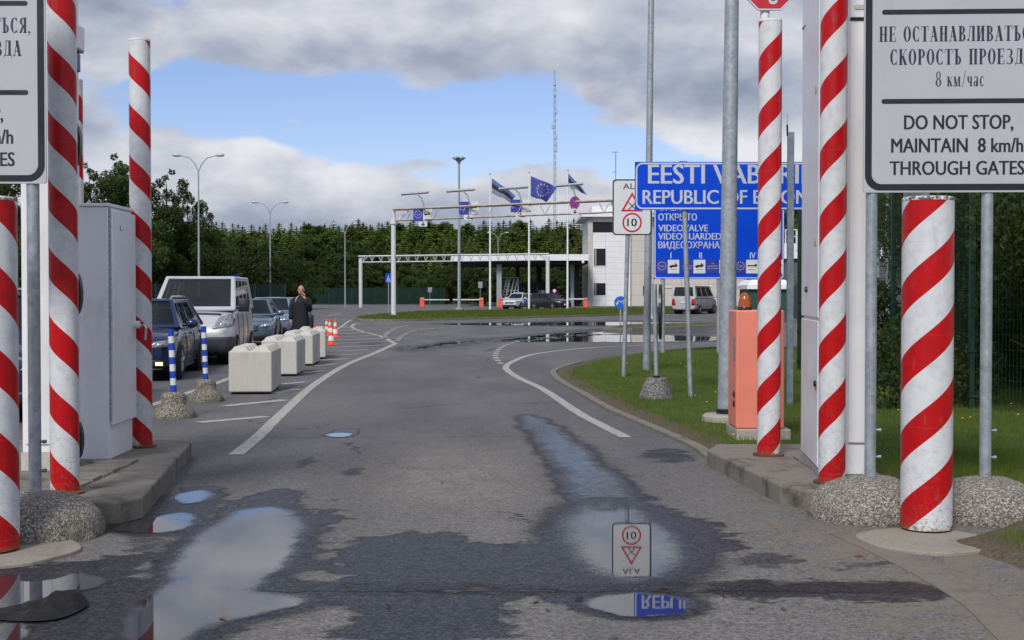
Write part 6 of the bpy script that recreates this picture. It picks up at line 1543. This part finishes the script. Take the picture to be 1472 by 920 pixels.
bwin(854, 870.5, 357.5, 382); bwin(854, 870.5, 407, 424.5)
o = MB().box((.45, -.03, A(850, 334, D).z), (Wb - .02, -.004, A(850, 319, D).z)).build('window', wg, t)
for px, w_, h_ in ((925, 5, 14), (940, 3, 8), (951, 4, 8)): 
    xa = (px - 846.5) * s; MB().box((xa, .44, 1.2), (xa + w_ * s, .494, 1.2 + h_ * s)).build('vent', wg, t)
for x0, z_ in ((927, 3.3), (952, 2.1), (985, 3.5), (1010, 2.2)): MB().box(((x0 - 846.5) * s, .40, z_), ((x0 + 14 - 846.5) * s, .494, z_ + .12)).build('ledge', wf, t)
D = 154; x_ = A(885, 300, D).x
t = thing('roof_aerial', 'thin roof aerial with crossbars on the white building', 'aerial', (x_, D, zp - .1)); za = A(885, 218, D).z - zp + .1
mb = MB(); mb.tube([(0, 0, 0), (0, 0, za)], .05, 6); mb.tube([(-.45, 0, za - .05), (.35, 0, za - .05)], .04, 5); mb.tube([(-.4, 0, za * .62), (.1, 0, za * .66)], .035, 5); mb.tube([(-.4, 0, za * .48), (.05, 0, za * .5)], .035, 5); mb.box((-.55, -.1, za * .05), (-.15, .1, za * .16)); mb.build('frame', galv_dk, t)
# canopy
D = 146; s = D / F; xa, xb = A(648, 370, D).x, A(846, 370, D).x; z0, z1 = A(700, 374.5, D).z, A(700, 365.5, D).z
t = thing('canopy', 'flat white canopy roof over the inspection lanes, dark underneath', 'canopy', (0, 0, 0))
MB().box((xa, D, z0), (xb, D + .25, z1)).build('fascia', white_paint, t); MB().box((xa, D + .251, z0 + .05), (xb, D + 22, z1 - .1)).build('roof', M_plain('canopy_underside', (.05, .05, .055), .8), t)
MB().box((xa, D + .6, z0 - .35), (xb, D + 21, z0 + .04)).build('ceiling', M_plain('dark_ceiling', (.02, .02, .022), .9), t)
for px, dd, w_, m2 in ((717.5, 147.5, .28, galv), (822.5, 150, .2, galv), (829.5, 153, .26, dark_trim), (775, 160, .3, dark_trim), (744, 163, .25, dark_trim)): q = A(px, 440, dd); MB().box((q.x - w_, dd, 0), (q.x + w_, dd + .35, z0 - .36)).build('column', m2, t)
MB().ball((A(838, 377, D).x, D - .15, A(838, 377, D).z), .16, 0, 10, 8).build('camera_dome', white_paint, t, smooth=180)
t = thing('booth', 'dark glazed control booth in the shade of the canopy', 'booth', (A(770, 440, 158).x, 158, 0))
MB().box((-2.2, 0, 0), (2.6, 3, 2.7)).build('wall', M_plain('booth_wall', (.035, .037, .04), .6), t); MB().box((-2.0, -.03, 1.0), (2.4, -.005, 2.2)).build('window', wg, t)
mb = MB(); mb.cb((-1.4, -.04, 1.6), (.05, .05, 1.2)); mb.cb((.2, -.04, 1.6), (.05, .05, 1.2)); mb.cb((1.4, -.04, 1.6), (.05, .05, 1.2)); mb.build('mullion', wf, t)
D = 149; s = D / F; q = A(719, 440, D)
t = thing('inspection_stairs', 'grey steel inspection platform with steep braced stairs under the canopy', 'platform', (q.x, D, 0)); zt_ = A(720, 399, D).z; wd = 26 * s
mb = MB()
for x_ in (0, wd):
    for y_ in (0, 1.6): mb.tube([(x_, y_, 0), (x_, y_, zt_)], .07, 6)
for z_ in (zt_, zt_ * .55): mb.tube([(0, 0, z_), (wd, 0, z_)], .06, 6); mb.tube([(0, 1.6, z_), (wd, 1.6, z_)], .06, 6)
mb.build('frame', galv, t)
mb = MB()
for k, o_ in enumerate((.1, .28, .52, .70)): mb.tube([(wd * (o_ - .05), -.15, .3), (wd * (o_ + .26), -.15, zt_ - .1)], .08, 6)
for k in range(9): mb.tube([(wd * (.1 + .26 * k / 9), -.15, .4 + (zt_ - .5) * k / 9), (wd * (.36 + .26 * k / 9), -.15, .4 + (zt_ - .5) * k / 9)], .05, 5)
mb.build('stairs', galv, t)
MB().box((0, 0, zt_ - .05), (wd, 1.6, zt_ + .02)).build('platform', galv_dk, t)

# things beyond the lawn on the far side: white shelter, green tank shed, footbridge
D = 70; s = D / F; x0 = A(1073, 440, D).x
t = thing('green_shelter', 'green shelter with a white roof behind the coral barrier housing', 'shelter', (x0, D, 0))
zt_ = A(1100, 402, D).z; w_ = 64 * s; MB().box((.15, 0, 0), (w_, 3, zt_ - .5)).build('wall', M_plain('shelter_green', (.015, .06, .045), .6), t)
mb = MB(); mb.slab([(0, -.2), (w_ + .1, -.2), (w_ + .1, 3.2), (0, 3.2)], zt_ - .5, zt_ - .3); mb.add([(0, -.2, zt_ - .29), (w_ + .1, -.2, zt_ - .29), (w_ + .1, 3.2, zt_ - .29), (0, 3.2, zt_ - .29), (.35, .2, zt_), (w_ - .3, .2, zt_), (w_ - .3, 2.8, zt_), (.35, 2.8, zt_)], [(0, 1, 5, 4), (1, 2, 6, 5), (2, 3, 7, 6), (3, 0, 4, 7), (4, 5, 6, 7)]); mb.build('roof', white_paint, t)
D = 80; s = D / F; q = A(1129, 440, D)
t = thing('arched_hangar', 'dark arched hangar roof seen between the grey post and the white cabinet tower', 'hangar', (q.x + 2.6, D, 0))
R0 = 2.9; pts = [(R0 * math.cos(R(a)), .0 + R0 * .98 * math.sin(R(a))) for a in range(0, 181, 9)]; MB().plate([(p[0], p[1]) for p in pts], 0, 12).build('shell', M_plain('hangar_dark', (.03, .032, .036), .6), t, smooth=40)
D = 95; s = D / F; q = A(1128, 440, D)
t = thing('white_building', 'low white building with a railed roof glimpsed behind the green fence', 'building', (q.x, D, 0))
wz = A(1200, 366, D).z; zt_ = A(1200, 350, D).z
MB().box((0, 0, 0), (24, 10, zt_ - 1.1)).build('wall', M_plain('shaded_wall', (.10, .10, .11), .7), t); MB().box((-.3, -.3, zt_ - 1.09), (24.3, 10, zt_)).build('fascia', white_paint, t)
mb = MB(); zr_ = zt_ + .95
for k in range(13): mb.box((k * 2, 0, zt_), (k * 2 + .08, .08, zr_))
mb.box((0, -.004, zr_), (24, .09, zr_ + .08)); mb.box((0, -.004, zt_ + .45), (24, .09, zt_ + .52)); mb.build('railing', white_steel, t)
for x_ in (1.2, 2.4): MB().box((x_ - .5, -.36, zt_ - .5), (x_ + .2, -.31, zt_ + .9)).build('notice', sign_white, t)
D = 40; q = A(1275, 440, D); zt_ = A(1275, 275, D).z
t = thing('street_lamp', 'plain galvanised lamp post seen through the green fence under the notice board', 'street lamp', (q.x, D, 0)); MB().tube([(0, 0, 0), (0, 0, zt_ + 3)], [.09, .06], 12).build('pole', galv, t, smooth=40); MB().tube([(0, 0, zt_ + 3), (-.3, 0, zt_ + 3.5), (-1, 0, zt_ + 3.6)], .04, 8).build('arm', galv, t); MB().ball((-1.2, 0, zt_ + 3.6), (.35, .13, .09), 0, 10, 6).build('lamp_head', galv_lt, t)
MB().tube([(-.22, .2, 0), (-.22, .2, zt_ - 1.4)], .05, 10).build('stay', galv, t)

# green mesh fences
def fence(label, pts, hgt, n_between, wires, vx):
    t_ = thing('mesh_fence', label, 'fence', (pts[0][0], pts[0][1], 0)); o_ = Vector((pts[0][0], pts[0][1], 0))
    for i in range(len(pts) - 1):
        a = Vector((*pts[i], 0)) - o_; b_ = Vector((*pts[i + 1], 0)) - o_
        for k in range(n_between + (1 if i == len(pts) - 2 else 0)):
            p = a.lerp(b_, k / n_between); mb = MB(); mb.box((p.x - .035, p.y - .03, -.1), (p.x + .035, p.y + .03, hgt + .12))
            for zz in (.2, .8, 1.4, 2.0): mb.box((p.x - .05, p.y - .05, zz), (p.x + .05, p.y - .02, zz + .05)) if zz < hgt else None
            mb.build('post', green_fence, t_)
        mb = MB(); L_ = (b_ - a).length; dd = (b_ - a) / L_
        m_ = int(L_ / vx)
        for k in range(m_):
            p = a + dd * (k + .5) * vx; mb.tube([(p.x, p.y, .05), (p.x, p.y, hgt)], .0032 if vx < .1 else .006, 3, caps=False)
        for k in range(wires + 1):
            z_ = .06 + (hgt - .06) * k / wires; mb.tube([(a.x, a.y, z_), (b_.x, b_.y, z_)], .004 if vx < .1 else .008, 3, caps=False)
        mb.build('mesh_panel', green_fence, t_)
P0 = A(1148.5, 535, 26.4); P1 = A(1283, 560, 21.5); P2 = A(1396, 585, 17.6)
fence('tall green wire mesh fence running along the lawn before the dark trees', [(P0.x, 26.4), (P1.x, 21.5), (P2.x, 17.6), (P2.x + 3.2, 13.0)], 3.6, 1, 18, .055)
nm, nn, nb = pbsdf('green_netting'); nb.inputs['Base Color'].default_value = (.005, .030, .024, 1); nb.inputs['Alpha'].default_value = .50; nb.inputs['Roughness'].default_value = .9
def net_fence(label, p0, p1, hgt):
    t_ = thing('mesh_fence', label, 'fence', (*p0, 0)); d_ = Vector((p1[0] - p0[0], p1[1] - p0[1], 0)); L_ = d_.length; n_ = max(1, int(L_ / 2.6))
    for k in range(n_ + 1): p = d_ * (k / n_); MB().box((p.x - .04, p.y - .04, 0), (p.x + .04, p.y + .04, hgt)).build('post', green_fence, t_)
    q = d_.normalized().cross(Vector((0, 0, 1))) * .012; MB().slab([(q.x, q.y), (d_.x + q.x, d_.y + q.y), (d_.x - q.x, d_.y - q.y), (-q.x, -q.y)], .05, hgt - .05).build('netting', nm, t_)
net_fence('green netted fence behind the queue of cars', (A(118, 430, 84).x, 84), (A(410, 440, 96).x, 96), 2.2)
net_fence('long dark green fence along the edge of the wood behind the far lanes', (A(410, 440, 170).x, 168), (A(640, 440, 170).x, 168), 2.2)
# ------------------------------------------------------------------ trees
bark = M_plain('bark', (.055, .045, .035), .95, var=.4, scale=12, bump=.5)
pine_bark = M_plain('pine_bark', (.16, .085, .045), .95, var=.35, scale=10)
leaf_dk = M_foliage('leaves_dark', (.038, .064, .014), (.060, .090, .024), (.11, .13, .04), .5, .35)
leaf_md = M_foliage('leaves_green', (.052, .085, .024), (.080, .112, .034), (.14, .16, .06), .5, .35)
leaf_yl = M_foliage('leaves_light', (.10, .135, .022), (.13, .155, .035), (.18, .19, .05), .5, .35)
leaf_bk = M_foliage('leaves_deep', (.026, .044, .011), (.044, .066, .018), (.08, .10, .032), .5, .3)
needle = M_foliage('needles', (.075, .115, .028), (.105, .145, .038), (.16, .185, .055), .25, .4, 3)
needle_y = M_foliage('needles_light', (.115, .155, .034), (.145, .180, .045), (.19, .21, .06), .25, .4, 3)
def leaf_cloud(rg, centers, radii, n_, size, squash=.85):
    centers = np.array(centers); radii = np.array(radii); wts = radii ** 2; wts = wts / wts.sum(); ci = rg.choice(len(centers), n_, p=wts)
    dv_ = rg.normal(size=(n_, 3)); dv_ /= np.linalg.norm(dv_, axis=1)[:, None]; rr_ = rg.random(n_) ** .38
    c = centers[ci] + dv_ * (radii[ci] * rr_)[:, None] * np.array([1, 1, squash])
    a = rg.normal(size=(n_, 3)); a /= np.linalg.norm(a, axis=1)[:, None]; b_ = np.cross(a, rg.normal(size=(n_, 3))); b_ /= np.linalg.norm(b_, axis=1)[:, None]
    s_ = size * rg.uniform(.6, 1.4, n_)[:, None]; V = np.empty((n_, 4, 3))
    V[:, 0] = c - a * s_; V[:, 1] = c + b_ * s_ * .42; V[:, 2] = c + a * s_; V[:, 3] = c - b_ * s_ * .42
    return V.reshape(-1, 3)
def broadleaf(seed, H, rad, n_, size, mat, name, label, cat, group, low=.18, flat=.8):
    rg = np.random.default_rng(seed); rd = random.Random(seed)
    t_ = thing(name, label, cat, (0, 0, 0), 0, group)
    mb = MB(); mb.tube([(0, 0, -.2), (.05 * H * .1, 0, H * .35), (0, .03, H * .62), (.05, 0, H * .85)], [H * .020, H * .015, H * .010, H * .003], 8)
    cs, rs = [], []
    nb_ = 16
    for k in range(nb_):
        z_ = H * (low + (.95 - low) * (k + .5) / nb_); q = k * 2.4 + rd.uniform(-.5, .5); env = rad * math.sin(math.pi * min(1, .22 + .80 * (z_ / H - low) / (1 - low))) ** .75
        e = Vector((env * rd.uniform(.35, .85) * math.cos(q), env * rd.uniform(.35, .85) * math.sin(q), z_ + H * .05))
        mb.tube([(0, 0, z_ - H * .12), tuple(e * .55 + Vector((0, 0, (z_ - H * .06) * .45))), tuple(e)], [H * .008, H * .005, H * .002], 5)
        for j in range(3):
            cs.append(tuple(e + Vector((rd.gauss(0, env * .28), rd.gauss(0, env * .28), rd.gauss(0, H * .05))))); rs.append(max(.25, env * rd.uniform(.20, .42)))
    mb.build('trunk', bark, t_, smooth=60)
    V = leaf_cloud(rg, cs, rs, n_, size, flat); finish(fast_mesh('crown', V, np.arange(len(V)).reshape(-1, 4), None, mat), 'crown', t_)
    return t_
def spruce(seed, H, rad, mat, name, label, cat, group, pine=False):
    rd = random.Random(seed); t_ = thing(name, label, cat, (0, 0, 0), 0, group)
    MB().tube([(0, 0, -.3), (0, 0, H * .97)], [H * .014, H * .003], 6).build('trunk', pine_bark if pine else bark, t_, smooth=60)
    vs = []; fs = []
    nl = 26
    for k in range(nl):
        u_ = k / (nl - 1); z_ = H * ((.42 if pine else .08) + (.57 if pine else .90) * u_)
        r_ = rad * ((1 - u_) ** .65 * .85 + .09) if not pine else rad * (math.sin(math.pi * (.18 + .78 * u_)) ** .8) * rd.uniform(.7, 1.15)
        nb_ = max(6, int(15 * (1 - u_ * .55)))
        for j in range(nb_):
            q = 2 * math.pi * (j + rd.random()) / nb_; l = r_ * rd.uniform(.62, 1.12); dr = -(.16 if not pine else -.10) * l + rd.uniform(-.1, .1)
            for m_ in range(4):
                f0, f1 = m_ / 4, (m_ + 1.5) / 4; qa = q + rd.uniform(-.28, .28); wv = l * .34 * (1.15 - f0 * .6)
                c0 = Vector((math.cos(q) * l * f0, math.sin(q) * l * f0, z_ + dr * f0)); c1 = Vector((math.cos(qa) * l * min(f1, 1.05), math.sin(qa) * l * min(f1, 1.05), z_ + dr * f1 - rd.uniform(0, .14) * l)); tl_ = rd.uniform(-1.3, 1.3); sd = Vector((-math.sin(q) * math.cos(tl_), math.cos(q) * math.cos(tl_), math.sin(tl_))) * wv
                o_ = len(vs); vs += [tuple(c0 + sd * .4), tuple(c0 * .4 + c1 * .6 + sd), tuple(c1), tuple(c0 * .4 + c1 * .6 - sd)]; fs.append((o_, o_ + 1, o_ + 2, o_ + 3))
    for k in range(6): o_ = len(vs); q = k; vs += [(math.cos(q) * .12 * rad * .5, math.sin(q) * .12 * rad * .5, H * .93), (0, 0, H * .985), (math.cos(q + 2) * .12 * rad * .5, math.sin(q + 2) * .12 * rad * .5, H * .92), (0, 0, H * .9)]; fs.append((o_, o_ + 1, o_ + 2, o_ + 3))
    finish(fast_mesh('crown', np.array(vs), np.array(fs), None, mat), 'crown', t_); return t_
rd = random.Random(11)
def topz(px, py, D_): return A(px, py, D_).z
def crown_top(pr):
    for o in bpy.data.objects:
        if o.parent == pr and o.name.startswith('crown'):
            co = np.empty(len(o.data.vertices) * 3, np.float32); o.data.vertices.foreach_get('co', co); return float(np.percentile(co[2::3], 99.3))
_ct = {}
def place(proto, first, H, px, D_, top, label=None, z=0.0, wide=1.0, group=None):
    """stand a tree at column px and distance D_ so that it reaches the height seen in the photo"""
    H = _ct.setdefault(proto.name, crown_top(proto)); q = A(px, 430, D_); h_ = (topz(px, top, D_) - z) / H; loc = (q.x, D_, z); sc_ = (h_ * wide, h_ * wide, h_); rz = rd.uniform(0, 6.28)
    if not first: proto.location = loc; proto.rotation_euler = (0, 0, rz); proto.scale = sc_; return proto
    return dup(proto, loc, rz, label, group, sc_)
# conifer wood on the far slope
FG = 'conifers of the far wood'; FL = 'dark green conifer among many in the wood on the far slope'
fp = [spruce(s_, 15, r_, m_, 'conifer_tree', FL, 'conifer', FG, pn) for s_, r_, m_, pn in ((1, 2.5, needle, False), (2, 2.9, needle_y, False), (3, 2.3, needle, False), (4, 2.7, needle_y, False), (5, 2.6, needle, True))]
used_ = [False] * 5
rows = [(210, 368, 40, 1.7), (226, 354, 46, 1.7), (244, 342, 54, 1.8), (266, 331, 66, 1.9), (290, 322, 84, 1.9)]
for D_, top, n_, wd_ in rows:
    for k in range(n_):
        px = 288 + (880 - 288) * (k + rd.uniform(.1, .9)) / n_; dd = D_ + rd.uniform(-9, 9); i = rd.choice((0, 1, 2, 3, 0, 2, 4) if D_ > 230 else (0, 2, 0, 2, 4, 1))
        z_ = float(land_z(np.array(0.), np.array(dd))); bump_ = 5 * math.sin(px * .021) + (-6 if 690 < px < 760 and D_ > 250 else 0)
        h_top = top + rd.uniform(-7, 7) + bump_ * .6
        place(fp[i], used_[i], 15, px, dd, h_top, None, z_, wd_ * rd.uniform(.8, 1.25)); used_[i] = True
# dark broadleaf belt at the foot of the wood
BG = 'broadleaf trees along the foot of the wood'; BL = 'dark bushy tree among those along the foot of the far wood'
bp = [broadleaf(20 + k, 9, 3.0, 5200, .21, m_, 'broadleaf_tree', BL, 'tree', BG, .06) for k, m_ in enumerate((leaf_bk, leaf_dk, leaf_bk))]
used_ = [False] * 3
for D_, px0, px1, n_, t0, t1 in ((178, 425, 860, 26, 384, 404), (190, 405, 870, 20, 366, 388), (200, 425, 560, 9, 340, 365)):
    for k in range(n_):
        px = px0 + (px1 - px0) * (k + rd.uniform(.1, .9)) / n_; i = k % 3
        place(bp[i], used_[i], 9, px, D_ + rd.uniform(-4, 4), rd.uniform(t0, t1), None, -.05, rd.uniform(.9, 1.3)); used_[i] = True
# broadleaf trees behind the queue of cars
LG = 'trees behind the queue of cars'
big = broadleaf(41, 11, 4.4, 34000, .13, leaf_dk, 'broadleaf_tree', 'tall broad dark tree rising above the others behind the electrical cabinet', 'tree', LG, .05)
place(big, False, 11, 176, 96, 243)
for px, D_, top, w_, lab in ((240, 99, 262, .85, 'broad tree behind the striped post and double-armed lamp, second highest of its clump'), (128, 93, 252, .8, 'broad dark tree behind the tall white detector tower'), (270, 101, 287, .7, 'tree at the end of the clump, its loose crown behind the tallest street lamp'), (60, 90, 255, .9, 'tree showing between the sign pole and thick bollard at the photo edge'), (10, 92, 250, .9, 'tree behind the do-not-stop notice at the photo edge')):
    place(big, True, 11, px, D_, top, lab, 0, w_)
lowb = broadleaf(52, 7, 3.6, 16000, .12, leaf_bk, 'broadleaf_tree', 'low dark bushy tree among those right behind the green netted fence', 'tree', LG, .03)
u0 = False
for k in range(15):
    px = 118 + 318 * (k + rd.uniform(.2, .8)) / 15; D_ = 104 + k * 1.6 + rd.uniform(-2, 2); top = 338 + max(0, (px - 250)) * .20 + rd.uniform(-10, 12); place(lowb, u0, 7, px, D_, top, None, 0, rd.uniform(1.0, 1.4)); u0 = True
# trees along the fence on the grass side
RG_ = 'dense trees behind the tall green fence'
hd = broadleaf(63, 8, 3.0, 60000, .052, leaf_dk, 'hedgerow_tree', 'dense dark tree among those crowding behind the tall green fence', 'tree', RG_, .0, .9)
u0 = False
for px, D_, h_, w_ in ((1345, 34, 6.5, .45), (1405, 25.5, 7.0, .55), (1432, 23.2, 7, .55), (1475, 21.5, 7, .6), (1520, 20.0, 7, .7), (1450, 28, 7.5, .7), (1500, 26, 7.5, .8), (1580, 19.5, 7, .9), (1392, 30, 6.5, .5), (1640, 17, 7, .9)):
    q = A(px, 430, D_); loc = (q.x, D_, 0); sc_ = (h_ / 8 * w_, h_ / 8 * w_, h_ / 8)
    if not u0: hd.location = loc; hd.scale = sc_; u0 = True
    else: dup(hd, loc, rd.uniform(0, 6), None, None, sc_)
yl = broadleaf(74, 10, 3.8, 9000, .2, leaf_yl, 'broadleaf_tree', 'yellowish green tree seen in the gap between the notice pole and thick bollard', 'tree', 'light green trees beyond the low white building', .05)
place(yl, False, 10, 1268, 112, 238)
for px, D_, top, lab in ((1135, 118, 262, 'light green tree showing between the grey post and the white cabinet tower'), (1296, 116, 250, 'light green tree behind the thick bollard, above the low white building'), (1225, 122, 255, 'light green tree hidden behind the white cabinet tower'), (1170, 125, 268, 'light green tree just beyond the white cabinet tower')):
    place(yl, True, 10, px, D_, top, lab)
# weeds at the foot of the fence
sh = broadleaf(85, 1.6, .8, 2500, .06, leaf_dk, 'shrub', 'low leafy shrub growing through the green fence beside the notice pole', 'shrub', None, .0)
q = A(1276, 500, 21.9); sh.location = (q.x, 22.2, 0)
